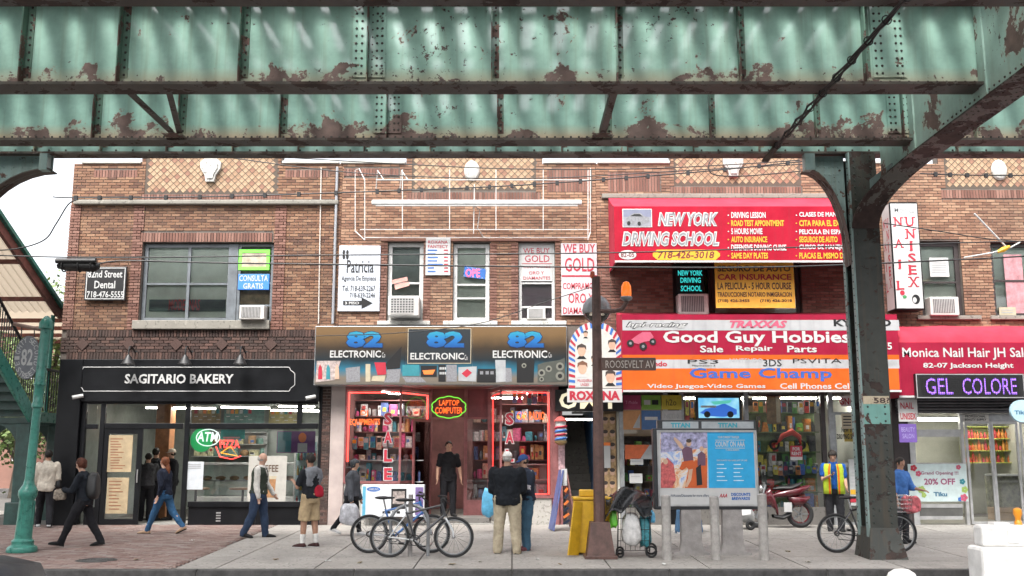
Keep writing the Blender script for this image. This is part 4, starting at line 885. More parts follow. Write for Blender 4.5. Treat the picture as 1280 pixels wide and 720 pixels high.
prect(702,344,746,346,FY-.095,RED,d,'line')
# empty white pipe frame of a removed sign, with its light fixture
fr = thing('sign_frame', 'empty white pipe frame of a removed sign on the tan building', 'frame', tuple(PX(590,300,FY-.3)))
def pipe(pts, r=.0115, nm='pipe'): MB().tube([PX(x, y, FY-d) for x, y, d in pts], r, 6).build(nm, C('pipe_white',(.52,.50,.48)), fr)
for pts in ([(444,213,.15),(444,289,.15)],[(456,225,.6),(456,300,.6)],[(503,212,.6),(503,288,.6)],[(562,212,.6),(562,288,.6)],[(620,212,.6),(620,288,.6)],[(679,212,.6),(679,288,.6)],[(735,212,.6),(735,300,.6)],[(738,210,.15),(738,290,.15)],[(593,230,.5),(592,292,.5)],
    [(450,287,.6),(737,287,.6)],[(456,297,.15),(735,297,.15)],[(470,225,.6),(736,225,.6)],[(444,289,.15),(456,300,.6)],[(444,213,.15),(449,211,.4),(456,225,.6)],[(470,236,.15),(472,213,.3),(480,225,.6)],[(500,236,.15),(502,213,.3),(510,225,.6)],[(738,290,.15),(735,300,.6)],[(593,258,.5),(600,262,.4),(597,285,.3),(604,296,.1),(612,298,.05)]): pipe(pts)
lt = thing('light_fixture', 'long white tube light fixture across the empty pipe frame', 'light', tuple(PX(595,258,FY-.5))); a = RC(465,251,727,257,FY-.5); MB().rbox(a[0], a[1], FY-.62, FY-.5, a[2], a[3], .03).build('reflector', 'frame_white', lt); MB().tube([(a[0]+.1, FY-.58, a[2]-.02), (a[1]-.1, FY-.58, a[2]-.02)], .02, 8).build('tube', 'frame_white', lt)
# the printed box sign
YE = FY-.5
es = thing('shop_sign', 'long brown and blue printed 82 ELECTRONIC box sign', 'sign', tuple(PX(551,481,YE))); a = RC(393,407.5,709,481.5,YE); MB().rbox(a[0], a[1], YE+.012, FY-.02, a[2], a[3], .01).build('sign_box', 'shop_metal', es)
def grad_mat(name, stops, z0, z1, sheen=.35):
    m, N, L, b = nmat(name); g = N.new('ShaderNodeNewGeometry'); sx = N.new('ShaderNodeSeparateXYZ'); L.new(g.outputs['Position'], sx.inputs[0])
    mr = N.new('ShaderNodeMapRange'); mr.inputs[1].default_value = z0; mr.inputs[2].default_value = z1; L.new(sx.outputs['Z'], mr.inputs[0])
    k = mth(N, L, 'ADD', mr.outputs[0], mth(N, L, 'MULTIPLY', mth(N, L, 'SUBTRACT', noise(N, L, g.outputs['Position'], 3, 4), .5), .12)); L.new(ramp(N, L, k, stops), b.inputs['Base Color']); b.inputs['Roughness'].default_value = sheen; return m
gA = grad_mat('sign_print_brown', [(0, (.12,.11,.095)), (.12, (.16,.13,.10)), (.25, (.02,.13,.20)), (.42, (.012,.02,.026)), (.62, (.038,.027,.018)), (.85, (.145,.088,.04)), (1, (.165,.10,.05))], a[2], a[3]); gB = grad_mat('sign_print_dark', [(0, (.03,.03,.035)), (.6, (.02,.025,.03)), (1, (.03,.035,.04))], a[2], a[3])
prect(394,408.5,507,480.5,YE,gA,es,'sign_panel'); prect(507.3,408.5,590.7,480.5,YE,gA,es,'sign_panel'); prect(591,408.5,708,480.5,YE,gA,es,'sign_panel'); prect(510,411,588.5,454,YE-.003,gB,es,'sign_panel')
mb = MB(); q = RC(509.5,410.5,589,454.5,YE-.004); framebox(mb, q[0], q[1], q[2], q[3], .015, YE-.006, YE-.0035); mb.build('panel_border', CREAM, es)
for cx, e in ((455,'a'),(556,'b'),(656.5,'c')):
    w = 23 if e != 'b' else 24
    b82 = [(cx-w,413.5,cx+w+1,435.5)] ; text('82', b82[0], YE-.007, C('sign82_dark', (.01,.02,.06)), es, bold=.075); text('82', (cx-w+1,414.3,cx+w,434.5), YE-.010, grad_mat('sign82_blue'+e, [(0,(.012,.07,.24)),(.5,(.018,.14,.38)),(1,(.03,.26,.34))], PX(cx,434,YE).z, PX(cx,414,YE).z), es, bold=.055)
text('ELECTRONIC', (412.5,438,476,447), YE-.007, W_, es, bold=.02); text('ELECTRONIC', (513,441,580,449.5), YE-.007, W_, es, bold=.02); text('ELECTRONIC', (616,438,684,447.5), YE-.007, W_, es, bold=.02)
for x, y in ((479,444),(582,447),(687,444)): text('Co', (x-1.5,y-3.5,x+2.5,y+3), YE-.007, W_, es)
# pictured goods
pr_ = lambda pts, m, nm='picture': poly(pts, YE-.006, m, es, nm)
pr_([(396,451),(426,451),(418,475),(394.5,478)], C('pic_photo', (.42,.34,.32), var=.4, scale=16)); 
for x, m in ((400,RED),(410,TEAL),(421,C('pic_skin', (.5,.33,.24)))): poly([(x-2.5,474),(x-2,460),(x,455),(x+2.5,460),(x+3,474)], YE-.009, m, es, 'picture')
pr_([(482,455),(502,433),(500,460),(484,462)], K_); pr_([(480,478),(484,462),(501,461),(499,478)], SIL); pr_([(468,453),(482,453),(483,468),(472,469)], RED); pr_([(466,470),(484,469),(480,477),(464,476)], CREAM); pr_([(432,460),(450,458),(450,477),(433,478)], SIL); pr_([(457,455),(463,455),(463,477),(457,477)], CREAM)
pr_([(503,456),(524,456),(524,470),(503,470)], TEAL); pr_([(503,471),(526,471),(533,478),(508,478)], SIL); pr_([(526,457),(546,457),(546,471),(526,471)], K_); poly([(528,463),(544,462),(541,468),(530,468)], YE-.009, ORG_, es, 'picture'); pr_([(548,456),(557,456),(557,477),(548,477)], K_); pr_([(558,456),(571,456),(571,477),(558,477)], SIL); pr_([(573,459),(596,458),(595,477),(573,476)], GRY); poly([(577,467),(584,461),(590,466),(583,472)], YE-.009, RED, es, 'picture')
pr_([(597,461),(620,461),(620,478),(596,478)], K_); pr_([(619,450),(632,450),(632,477),(620,478)], GRY); pr_([(632,460),(639,460),(640,477),(632,478)], SIL); pr_([(646,449),(668,449),(667,478),(646,478)], K_); pr_([(672,456),(680,453),(700,450),(706,447),(707,477),(672,478)], C('pic_speaker', (.06,.065,.055)))
for x, y, r in ((677,466,4.5),(686,461,4),(700,458,5),(700,470,5.5),(677,474,3),(655,457,3)): pell(x, y, r, r, YE-.009, C('pic_cone', (.18,.18,.15)), es, 'picture'); pell(x, y, r*.5, r*.5, YE-.012, K_, es, 'picture')
for x in (600,607,613): prect(x, 464, x+4, 468, YE-.009, SIL, es, 'picture')
for k in range(8): prect(549.5+2.2*(k % 4), 459+6*(k//4), 551+2.2*(k % 4), 462+6*(k//4), YE-.009, W_, es, 'picture')
# shopfront with recessed doorway
el = thing('electronics_shopfront', 'red neon lined electronics shopfront with recessed doorway', 'shopfront', (PX(560,655,FY).x, FY, ZG)); zt2 = PX(640, 482, FY).z; YR = FY+1.25
def xr(px, Y, y=560): return PX(px, y, Y).x
def bay(pts, zb, m_frame, par):
    g = MB(); gl = []
    for (xa, ya), (xb, yb) in zip(pts, pts[1:]):
        g.bar((xa, ya, zb), (xb, yb, zb), .06, .06); g.bar((xa, ya, zt2-.06), (xb, yb, zt2-.06), .06, .08)
        q = MB(); q.add([(xa,ya,zb+.03),(xb,yb,zb+.03),(xb,yb,zt2-.1),(xa,ya,zt2-.1)], [(0,1,2,3)]); gl.append(q)
    for xa, ya in pts: g.box(xa-.025, xa+.025, ya-.025, ya+.025, zb-.02, zt2-.02)
    f = g.build('bay_frame', m_frame, par)
    for q in gl: q.build('pane', 'glass', f)
PL = [(xr(431,FY), FY), (xr(500,FY), FY), (xr(536,YR), YR)]; PR = [(xr(613,YR), YR), (xr(626,FY), FY), (xr(689,FY), FY)]
zL = PX(460,603,FY).z; zR = PX(660,621,FY).z; mat('alu_red', (.30,.12,.12), .4, metal=.4, var=.2); mat('panel_pink', (.40,.33,.31), .6, var=.15, scale=2); mat('panel_maroon', (.20,.06,.065), .5, var=.2, scale=2)
bay(PL, zL, 'alu_red', el); bay(PR, zR, 'alu_red', el)
for pts, zb in ((PL, zL), (PR, zR)):
    for (xa, ya), (xb, yb) in zip(pts, pts[1:]):
        q = MB(); q.add([(xa,ya,ZG-.03),(xb,yb,ZG-.03),(xb,yb,zb-.035),(xa,ya,zb-.035)], [(0,1,2,3)]); q.build('bulkhead', 'concrete_wall', el)
a = RC(412,482,430,655,FY); MB().rbox(a[0], a[1]+.0, FY-.03, FY+.3, ZG-.05, zt2, .01).build('side_panel', 'panel_pink', el); a2 = RC(690.5,482,699,655,FY); MB().rbox(a2[0], a2[1], FY-.03, FY+.3, ZG-.05, zt2, .01).build('side_panel', 'alu_red', el)
for a, b in ((401.5,411.5),): q = RC(a,484,b,655,FY); mb = MB(); bricks(mb, q[0], q[1], ZG, zt2+.0, FY-.03); tag(mb.build('pier_bricks', 'brick_dark', el), kind='stuff'); MB().box(q[0], q[1], FY-.025, FY+.3, ZG-.05, zt2).build('pier', 'mortar_dark', el)
MB().box(PL[0][0], PR[2][0], FY+.0, YR+.2, zt2, zt2+.06).build('soffit', C('soffit_red', (.16,.06,.055), rough=.6, var=.2), el)
zd = PX(560,524,YR).z
MB().box(xr(537,YR), xr(612,YR), YR, YR+.05, zd, zd+.05).build('door_head', 'alu_red', el); q = MB(); q.box(xr(537,YR), xr(612,YR), YR+.02, YR+.03, zd+.05, zt2); q.build('transom_panel', 'panel_maroon', el)
for px in (537.5,582,611.5): x = xr(px,YR); MB().box(x-.04, x+.04, YR-.03, YR+.05, ZG, zt2).build('door_post', 'alu_red', el)
q = MB(); q.box(xr(583,YR), xr(611,YR), YR+.0, YR+.01, ZG+.5, zd); q.build('pane', 'glass', el); MB().box(xr(583,YR), xr(611,YR), YR-.01, YR+.03, ZG, ZG+.5).build('bulkhead', 'alu_red', el)
dl = MB(); framebox(dl, 0, .95, 0, zd-ZG-.03, .07, -.02, .02); dlo = dl.build('door', 'alu_red', el, local=True); dlo.location = Vector((xr(539,YR), YR-.02, ZG+.02))-ORG[el.name]; dlo.rotation_euler = (0,0,R(-112)); MB().box(.07, .88, -.003, .003, .07, zd-ZG-.1).build('pane', 'glass', dlo, local=True)
MB().box(PL[2][0], PR[0][0], FY+.25, YR+.4, ZG-.02, ZG+.14).build('doorstep', 'concrete_dark', el)
X0, X1, z0, zt, yb = room(el, 431, 690, 482, 5.5, 'room_mid', Y=FY+.02, cm='room_light')
MB().box(xr(690,FY)+.0, xr(690,FY)+.08, FY, FY+5, ZG, zt2).build('party_wall', 'room_mid', el)
for i, (p, q) in enumerate((((-3.1,24.1),(-2.75,24.7)),((-1.9,26.5),(.3,26.6)),((.35,24.3),(.42,24.8)))): lamp_tube(['slanting fluorescent tube inside the left electronics window','fluorescent tube deep inside the electronics shop','vertical looking fluorescent tube inside the right electronics window'][i], (p[0], p[1], zt-.12), (q[0], q[1], zt-.12), .1, TUBE, 'electronics shop lights')
def neon(pts, label, r=.022, m=NRED): tag(MB().tube(pts, r, 6).build('neon_tube', m), label, 'neon tube')
zi = zt2-.16
neon([(PL[0][0]+.06, FY+.06, PX(640,577,FY).z), (PL[0][0]+.06, FY+.06, zi), (PL[1][0], FY+.08, zi), (PL[2][0]-.05, YR+.02, zi), (PL[2][0]-.05, YR+.02, ZG+1.2)], 'red neon tube outlining the left electronics window')
neon([(PR[0][0]+.06, YR+.02, PX(640,592,YR).z), (PR[0][0]+.06, YR+.02, zi), (PR[1][0]+.03, FY+.08, zi), (PR[2][0]-.06, FY+.06, zi), (PR[2][0]-.06, FY+.06, zR+.06), (PR[1][0]+.03, FY+.08, zR+.06)], 'red neon tube outlining the right electronics window')
def neon_words(label, parts, m, Y, cat='neon sign'):
    t = thing('neon_sign', label, cat, tuple(PX(parts[0][1][0], parts[0][1][3], Y)))
    for s in parts: text(s[0], s[1], Y, s[2] if len(s) > 2 else m, t, bold=.012)
    return t
neon_words('orange neon sign reading DJ EQUIPMENTS', [('DJ',(451,513,460,520.5)),('EQUIPMENTS',(437,523.5,475,532.5))], NORG, FY-.012); neon_words('orange neon sign reading CAR RADIO', [('CAR RADIO',(646.5,514.5,681,525))], NORG, FY-.012)
for lab, x, ch in (('vertical red SALE letters in the left electronics window',485,'SALE'),('vertical red SALE letters in the right electronics window',637,'SAL')):
    t = thing('window_lettering', lab, 'sign', tuple(PX(x,600,FY+.03)))
    for k, c in enumerate(ch): y = 515+k*23; prect(x-6.5, y-1, x+6.5, y+18, FY+.04, W_, t, 'letter_back') if False else None; text(c, (x-6,y,x+6,y+17), FY-.006, W_, t, bold=.07); text(c, (x-5,y+1,x+5,y+16), FY-.010, RED, t, bold=.04)
cl = thing('neon_sign', 'cloud shaped green and orange neon sign reading LAPTOP COMPUTER over the door', 'neon sign', tuple(PX(561,526,YR-.06))); c0 = PX(561,509,YR-.06); pts = []
for k in range(73): th = 2*math.pi*k/72; rr = 1+.07*abs(math.sin(th*5)); pts.append((c0.x+.40*rr*math.cos(th), YR-.06, c0.z+.25*rr*math.sin(th)))
MB().tube(pts, .014, 5).build('neon_outline', NGRN, cl); text('LAPTOP', (549,500,574,507), YR-.06, NORG, cl, bold=.01); text('COMPUTER', (544,509,578,517), YR-.06, NORG, cl, bold=.01)
pal = [(.55,.06,.05),(.08,.08,.1),(.6,.6,.6),(.12,.18,.42),(.5,.28,.1),(.35,.35,.38),(.65,.52,.4),(.06,.28,.35),(.6,.1,.25)]
goods((437,575,528,602), FY+.55, 1, 'boxed goods in the left electronics window', 'boxed goods in the left electronics window', pal, 11, where='left electronics window', pid='low display ledge in the left electronics window', wr=(.1,.24))
goods((437,500,530,600), FY+1.3, 5, 'boxed gadgets on shelves inside the electronics shop, left side', 'boxed gadgets inside the electronics shop, left', pal, 12, where='left inside the electronics shop', pid='tall shelving inside the electronics shop, left side', board_m='room_mid', wr=(.07,.2))
goods((590,505,686,622), FY+1.5, 5, 'boxed gadgets on shelves inside the electronics shop, right side', 'boxed gadgets inside the electronics shop, right', pal, 13, where='right inside the electronics shop', pid='tall shelving inside the electronics shop, right side', board_m='room_mid', wr=(.07,.2))
goods((632,580,684,619), FY+.4, 2, 'packaged radios in the right electronics window', 'packaged radios in the right electronics window', pal+[(.6,.1,.08),(.65,.6,.55)], 14, where='right electronics window', pid='low display steps in the right electronics window', wr=(.12,.28))
for i in range(7):
    x = 506+i*4.2; tag(MB().rbox(*[xr(x,YR,520)-.06, xr(x,YR,520)+.06], FY+1.5+.05*(i % 2), FY+1.56+.05*(i % 2), PX(640,531,YR).z, PX(640,507,YR).z, .01).build('blister_pack', C('blister', (.42,.46,.48), rough=.3, var=.4, scale=20)), ORD[i]+' clear blister pack from left, hanging high in the left electronics window', 'package', 'hanging blister packs')
bxt = thing('television_box', 'white boxed television leaning below the left electronics window', 'box', tuple(PX(490,648,FY-.3))); YB_ = FY-.35; a = RC(452,606,530,646,YB_); MB().rbox(a[0], a[1], YB_, YB_+.25, max(a[2], gz(YB_)), a[3], .008).build('carton', C('carton_white', (.60,.62,.65), rough=.6, var=.1), bxt)
prect(489,611,508,636,YB_-.003,K_,bxt,'picture'); prect(491,614,506,630,YB_-.006,C('pic_screen',(.35,.30,.28),var=.5,scale=14),bxt,'picture'); pell(467,611.5,8.5,3,YB_-.003,BLU,bxt,'emblem'); text('SAMSUNG', (461,610,473,613), YB_-.006, W_, bxt, bold=.01); prect(453,608,457,645,YB_-.003,C('pic_cyan',(.1,.35,.5)),bxt,'picture'); prect(519,609,529,644,YB_-.003,C('pic_violet',(.15,.10,.25),var=.4,scale=14),bxt,'picture')
for k in range(4): prect(478+k*6,639,482+k*6,642,YB_-.003,K_,bxt,'print_icon')
def hang_packs(x0, x1, y0, y1, Y, n, pal_, where, group, seed):
    rnd = random.Random(seed)
    for i in range(n):
        x = x0+(x1-x0)*(i+.5)/n; w = (x1-x0)/n*.42; yy = y0+rnd.uniform(0, 3); a_ = RC(x-w, yy, x+w, y1-rnd.uniform(0, 5), Y+rnd.uniform(0,.12)); c = rnd.choice(pal_); Yq_ = Y+rnd.uniform(0,.12)
        o = MB().rbox(a_[0], a_[1], Yq_, Yq_+.04, a_[2], a_[3], .008).build('hanging_pack', C('goods_%02x%02x%02x' % tuple(int(q*255) for q in c), c, rough=.4, var=.35, scale=16)); tag(o, '%s pack, %s from left in the row hanging %s' % (cname(c), ORD[i], where), 'package', group)
        MB().box(a_[0]+.015, a_[1]-.015, Yq_-.004, Yq_-.001, a_[2]+(a_[3]-a_[2])*.55, a_[3]-.03).build('header_card', rnd.choice([W_, RED, YEL, BLU, K_]), o)
hang_packs(640, 684, 488, 506, FY+.5, 7, pal, 'high in the right electronics window', 'packs hanging in the right electronics window', 51)
hang_packs(439, 500, 545, 562, FY+.35, 8, pal, 'mid height in the left electronics window', 'packs hanging in the left electronics window', 52)
# ================================================================== stair entrance between the shops
stn = thing('stair_entrance', 'dark stairway entrance with lit sign between the two shops', 'doorway', (PX(720,655,FY).x, FY, ZG)); q0, q1 = xr(701,FY), xr(776,FY); zs = PX(640,487,FY).z
MB().box(q0-.02, q0+.04, FY-.02, FY+.25, ZG-.03, zs).build('jamb', 'alu_red', stn); xj = xr(744,FY); MB().box(xj, xj+.05, FY-.02, FY+4, ZG-.03, zs).build('side_wall', C('blue_wall', (.03,.10,.22), rough=.5, var=.2), stn); MB().box(xj+.051, q1, FY+.2, FY+.25, ZG-.03, zs).build('side_wall', 'room_warm', stn)
for k in range(14): MB().box(q0+.05, xj-.001, FY+.35+k*.26, FY+.63+k*.26, ZG+k*.19-.3, ZG+.17+k*.19).build('step', 'concrete_dark', stn)
MB().box(q0-.02, q0+.045, FY+.26, FY+4.5, ZG-.03, zs).build('side_wall', 'room_dark', stn); MB().box(q0, xj, FY+.26, FY+4.5, zs, zs+.05).build('ceiling', 'room_dark', stn)
a = RC(694,487,779,514,FY-.15); MB().rbox(a[0], a[1], FY-.15, FY+.05, a[2], a[3], .01).build('sign_box', K_, stn)
text('O', (699,490,722,511), FY-.156, glow('led_cream',(1,.92,.66),.22), stn, bold=.03); text('M', (725,490,748,511), FY-.156, glow('led_cream',(1,.92,.66),.22), stn, bold=.03); text('I', (760,490,765,511), FY-.156, glow('led_cream',(1,.92,.66),.22), stn, bold=.03)
lamp_tube('fluorescent lamp over the dark stairway', (xr(704,FY), FY+.3, PX(640,524,FY).z), (xr(742,FY), FY+.3, PX(640,524,FY).z), .1, TUBE2)
p = poster((752,517,770,640), FY+.14, C('poster_brown',(.40,.26,.13),var=.4,scale=9), 'tall strip of hairstyle photos beside the stair entrance')
for k in range(7):
    for j in range(2): x, y = 756.5+j*9, 526+k*16; pell(x, y, 3.2, 4, FY+.135, SKIN0, p, 'portrait'); pell(x, y-2.5, 3.4, 2.4, FY+.13, HAIR0, p, 'portrait')
p = poster((749,553,763,585), FY+.1, W_, 'white paper notice with orange edge beside the stair entrance'); prect(749,553,763,557,FY+.095,ORG_,p)
rx = thing('barber_sign', 'arched Roxana barber sign with striped border and portraits', 'sign', tuple(PX(744,503,FY-.95))); YX = FY-.95
def arch(x0, x1, y0, y1, n=14): r = (x1-x0)/2; return [(x0,y1)]+[(x0+r-r*math.cos(math.pi*k/n), y0+r*1.05-r*1.05*math.sin(math.pi*k/n)) for k in range(n+1)]+[(x1,y1)]
pts = [PX(x, y, YX+.006) for x, y in arch(711,777.5,402,485)]; MB().prism([(p.x, p.z) for p in pts][::-1], YX+.006, YX+.14).build('board', W_, rx)
o1, o2 = arch(711,777.5,402,485,18), arch(719,770,410,485,18)
def sub(path, n):      # resample a pixel path into n+1 points
    L_ = [0]
    for p, q in zip(path, path[1:]): L_.append(L_[-1]+math.dist(p, q))
    out = []
    for k in range(n+1):
        s = L_[-1]*k/n; i = max(j for j in range(len(L_)) if L_[j] <= s+1e-9); i = min(i, len(path)-2); f = (s-L_[i])/(L_[i+1]-L_[i]); out.append((path[i][0]+(path[i+1][0]-path[i][0])*f, path[i][1]+(path[i+1][1]-path[i][1])*f))
    return out
A, B = sub(o1, 56), sub(o2, 56)
for k in range(56): 
    if k % 2 == 0: poly([A[k], A[k+1], B[k+1], B[k]], YX+.002, RED if k % 4 == 0 else BLU, rx, 'stripe')
poly(o2, YX+.001, C('print_pale',(.52,.50,.47),var=.1), rx, 'panel')
for x, y, s, hc in ((727,437,7,0),(765,430,6,0),(728,459,7.5,1),(763,470,7.5,0),(732,417,3.5,0),(745,421,4.5,0),(743,449,5,0)):
    pell(x, y+s*.2, s*.72, s, YX-.003, SKIN0, rx, 'portrait'); poly([(x-s*.85,y+s*.1),(x-s*.8,y-s*.7),(x,y-s*1.1),(x+s*.8,y-s*.7),(x+s*.85,y+s*.1),(x+s*.5,y-s*.4),(x-s*.5,y-s*.4)], YX-.006, HAIR0 if not hc else C('print_auburn',(.16,.07,.04)), rx, 'portrait'); poly([(x-s*.9,y+s*1.7),(x-s*.4,y+s*1.15),(x+s*.4,y+s*1.15),(x+s*.9,y+s*1.7)], YX-.0015, K_ if not hc else W_, rx, 'portrait')
prect(720,472,741,484,YX-.008,W_,rx,'panel'); text('PELUQUERIA\nUNISEX', (722,474,740,482.5), YX-.011, RED, rx, bold=.01)
board((709,486,778,503), YX-.01, .06, W_, rx, 'name_board'); text('ROXANA', (712,488.5,775,500.5), YX-.016, RED, rx, bold=.05)
bp = thing('barber_pole', 'small red white and blue barber pole by the stair entrance', 'barber pole', tuple(PX(701,556,FY-.25))); c = PX(701,551,FY-.25); zz = PX(701,527,FY-.25).z-c.z; MB().lathe([(.12,0),(.12,zz)], c, 18).build('cylinder', W_, bp, smooth=True)
for k in range(4): 
    pts = [(c.x+.123*math.cos(a_), c.y+.123*math.sin(a_), c.z+(k+.3+(a_+math.pi)/6.2)*zz/5) for a_ in [(-math.pi+i*math.pi/8) for i in range(9)]]; MB().tube(pts, .03, 4).build('stripe', RED if k % 2 else BLU, bp)
MB().lathe([(.06,-.10),(.14,-.05),(.15,0),(.1,.01)], c, 16).build('base_cap', C('brass',(.35,.25,.12),metal=.7,rough=.4), bp, smooth=True); MB().lathe([(.15,zz),(.15,zz+.03),(.08,zz+.10),(0,zz+.13)], c, 16).build('top_cap', C('brass2',(.45,.10,.09),metal=.2,rough=.4), bp, smooth=True); MB().box(c.x-.02, c.x+.02, c.y+.1, FY-.01, c.z+.1, c.z+.14).build('bracket', 'black_iron', bp)
t_ = thing('cloth_banner', 'narrow pink printed strip hanging below the barber pole', 'banner', tuple(PX(702,585,FY-.1))); board((698,556,706,587), FY-.06, .005, C('cloth_pink',(.55,.35,.38),var=.35,scale=14), t_, 'strip', .001)
# ================================================================== driving school awning
def awning(name, label, px0, px1, ytop, yfront, ybot, Yf, m, mtop=None, round_=False):
    zf, zb, zt_ = PX(640,yfront,Yf).z, PX(640,ybot,Yf).z, PX(640,ytop,FY-.03).z; xa, xb = PX(px0,(yfront+ybot)/2,Yf).x, PX(px1,(yfront+ybot)/2,Yf).x
    t = thing(name, label, 'awning', ((xa+xb)/2, Yf, zb)); th = .012
    MB().box(xa, xb, Yf, Yf+th, zb, zf).build('front_panel', m, t)
    prof = [(Yf, zf)] + ([(Yf+(FY-.02-Yf)*(1-math.cos(a)), zf+(zt_-zf)*math.sin(a)) for a in [math.pi/2*k/6 for k in range(1, 7)]] if round_ else [(Yf+(FY-.02-Yf)*k/4, zf+(zt_-zf)*k/4-.03*math.sin(math.pi*k/4)) for k in range(1, 5)])
    nx = int((xb-xa)/.28); g = []
    for y, z in prof: g.append([(xa+(xb-xa)*i/nx, y, z+.0+(-.018*abs(math.sin(i*math.pi/5)) if (y > Yf+.01 and y < FY-.05) else 0)) for i in range(nx+1)])
    MB().sheet(g).build('top_panel', mtop or m, t, smooth=True)
    for x in (xa+.003, xb-.003): MB().prism([(Yf+th, zb)]+[(y+(th if i == 0 else 0), z-.006) for i, (y, z) in enumerate(prof)]+[(FY-.02, zb)], x-.003, x+.003, 'yz').build('side_panel', mtop or m, t)
    MB().box(xa, xb, Yf-.006, Yf-.001, zb, zb+.045).build('trim', W_, t)
    fm = MB()
    for x in (xa+.05, (xa+xb)/2, xb-.05): fm.tube([(x, Yf+.04, zb+.05), (x, FY-.02, zb+.05)], .018, 6); fm.tube([(x, Yf+.04, zb+.03), (x, Yf+.04, zf-.03)], .018, 6)
    fm.build('frame', 'aluminium', t); return t
YD = 22.2
da = awning('shop_awning', 'large red NEW YORK DRIVING SCHOOL awning on the upper storey', 768, 1086, 247, 258, 328, YD, 'fabric_red', 'fabric_pink_lit'); Yt = YD-.008
for s, b in (('NEW YORK',(822,265,898,283)),('DRIVING SCHOOL',(777,289,899,308))): text(s, b, Yt, W_, da, shear=.25, bold=.07); text(s, (b[0]+1.5,b[1]+1.5,b[2]-1.5,b[3]-1.5), Yt-.003, SIL, da, shear=.25, bold=.012)
a = RC(816,312,900,325,Yt); MB().prism([(a[0]+.1,a[2]),(a[1]-.1,a[2]),(a[1],a[2]+.09),(a[1],a[3]-.09),(a[1]-.1,a[3]),(a[0]+.1,a[3]),(a[0],a[3]-.09),(a[0],a[2]+.09)], Yt, Yt+.004).build('number_plate', YEL, da); text('718-426-3018', (822,314,893,323), Yt-.003, C('print_maroon',(.16,.02,.02)), da, shear=.2, bold=.02)
pell(784.5,318.5,11,6,Yt,W_,da,'oval'); text('82-05', (776,315.5,793,321.5), Yt-.003, C('print_maroon',(.16,.02,.02)), da, bold=.02)
prect(778,261,815,284,Yt,W_,da,'picture'); prect(779,262,814,271,Yt-.003,C('pic_dusk',(.16,.17,.24)),da,'picture'); prect(779,271,814,283,Yt-.003,C('pic_road',(.24,.24,.27)),da,'picture')
poly([(782,274),(786,270),(792,266.5),(801,266.5),(805,270),(811,272),(812,277),(800,281),(788,281),(782,278)], Yt-.006, SIL, da, 'picture'); poly([(788,270),(793,267.5),(800,267.5),(803,270.5)], Yt-.009, K_, da, 'picture')
for x, y in ((786,279),(799,279.5)): pell(x, y, 2.2, 2.6, Yt-.009, K_, da, 'picture')
L1 = (('DRIVING LESSON',957),('ROAD TEST APPOINTMENT',980),('5 HOURS MOVIE',953),('AUTO INSURANCE',959),('DEFENSIVE DRIVING CURSE',983),('SAME DAY PLATES',960)); L2 = (('CLASES DE MANEJO',1056),('CITA PARA EL EXAMEN',1067),('PELICULA EN ESPAÑOL',1066),('SEGUROS DE AUTO',1047),('CURSO DE MANEJO DEF',1069),('PLACAS EL MISMO DIA',1060))
for x0, Ls in ((914,L1),(999,L2)):
    for k, (s, x1) in enumerate(Ls): y = 265+k*10.15; text(s, (x0,y,x1,y+7.6), Yt, W_ if k % 2 == 0 else YEL, da, bold=.03); pell(x0-3.5, y+4, .9, .9, Yt, W_ if k % 2 == 0 else YEL, da, 'bullet', 8)
d = thing('neon_sign', 'cyan neon NEW YORK DRIVING SCHOOL sign in the dark window', 'neon sign', tuple(PX(863,366,FY-.05))); board((845,335,880.5,366.5), FY-.05, .06, K_, d); 
for s, b in (('NEW YORK',(847.5,338,878,344.5)),('DRIVING',(850.5,347,876,353.5)),('SCHOOL',(851,357,877,364))): text(s, b, FY-.056, NCYA, d, bold=.015)
YSG = FY-.75; d = thing('cloth_banner', 'yellow SEGURO DE AUTO car insurance banner between the two awnings', 'banner', tuple(PX(944,387,YSG))); board((894,328,993,385), YSG, .01, C('banner_yellow',(.78,.42,.05),rough=.6,var=.12,scale=3), d, 'sheet', .002); BR_ = C('print_brown2',(.09,.035,.02)); 
for s, b, m in (('SEGURO DE AUTO',(897,332,988,339.5),BR_),('CAR INSURANCE',(897,342.5,989,350),RED),('LA PELICULA - 5 HOUR COURSE',(897,353,989,362),BR_),('TRADUCCIONES NOTARIO INMIGRACION',(897,365,990,371),BR_),('(718) 426-3455',(897,374,937,378.5),BR_),('(718) 426-3018',(950,374,990,378.5),BR_)): text(s, b, YSG-.006, m, d, bold=.03)
# ================================================================== hobby and games awning
YH = 22.3; ha = awning('shop_awning', 'red and orange Good Guy Hobbies and Game Champ awning', 778, 1124, 391, 393, 490, YH, 'fabric_crimson', 'fabric_pink_lit'); Yt = YH-.004; BW = M('band_white'); ORF = M('fabric_orange')
prect(778,400,1124,413,Yt,BW,ha,'band'); prect(778,443.5,1124,449.5,Yt,ORF,ha,'band'); prect(778,449.5,1124,460.5,Yt,BW,ha,'band'); prect(778,460.5,1124,487,Yt,ORF,ha,'band'); Yt -= .004
PNK = C('print_rose',(.46,.08,.14))
text('hpi-racing', (782,402,860,411), Yt, K_, ha, shear=.3, bold=.05); text('hpi-racing', (783.5,403,858.5,410), Yt-.003, W_, ha, shear=.3, bold=.015); text('TRAXXAS', (912,400.5,984,410), Yt, PNK, ha, shear=.3, bold=.05); text('KYOSHO', (1042,399,1114,408), Yt, K_, ha, bold=.04)
text('Good Guy Hobbies', (829,413.5,1063,433), Yt, W_, ha, bold=.025); [text(w_, (a_,432,b_,440.5), Yt, W_, ha, bold=.02) for w_, a_, b_ in (('Sale',875,904),('Repair',920,966),('Parts',984,1021))]; text('82-05', (1085,428,1115,437), Yt, W_, ha, bold=.02)
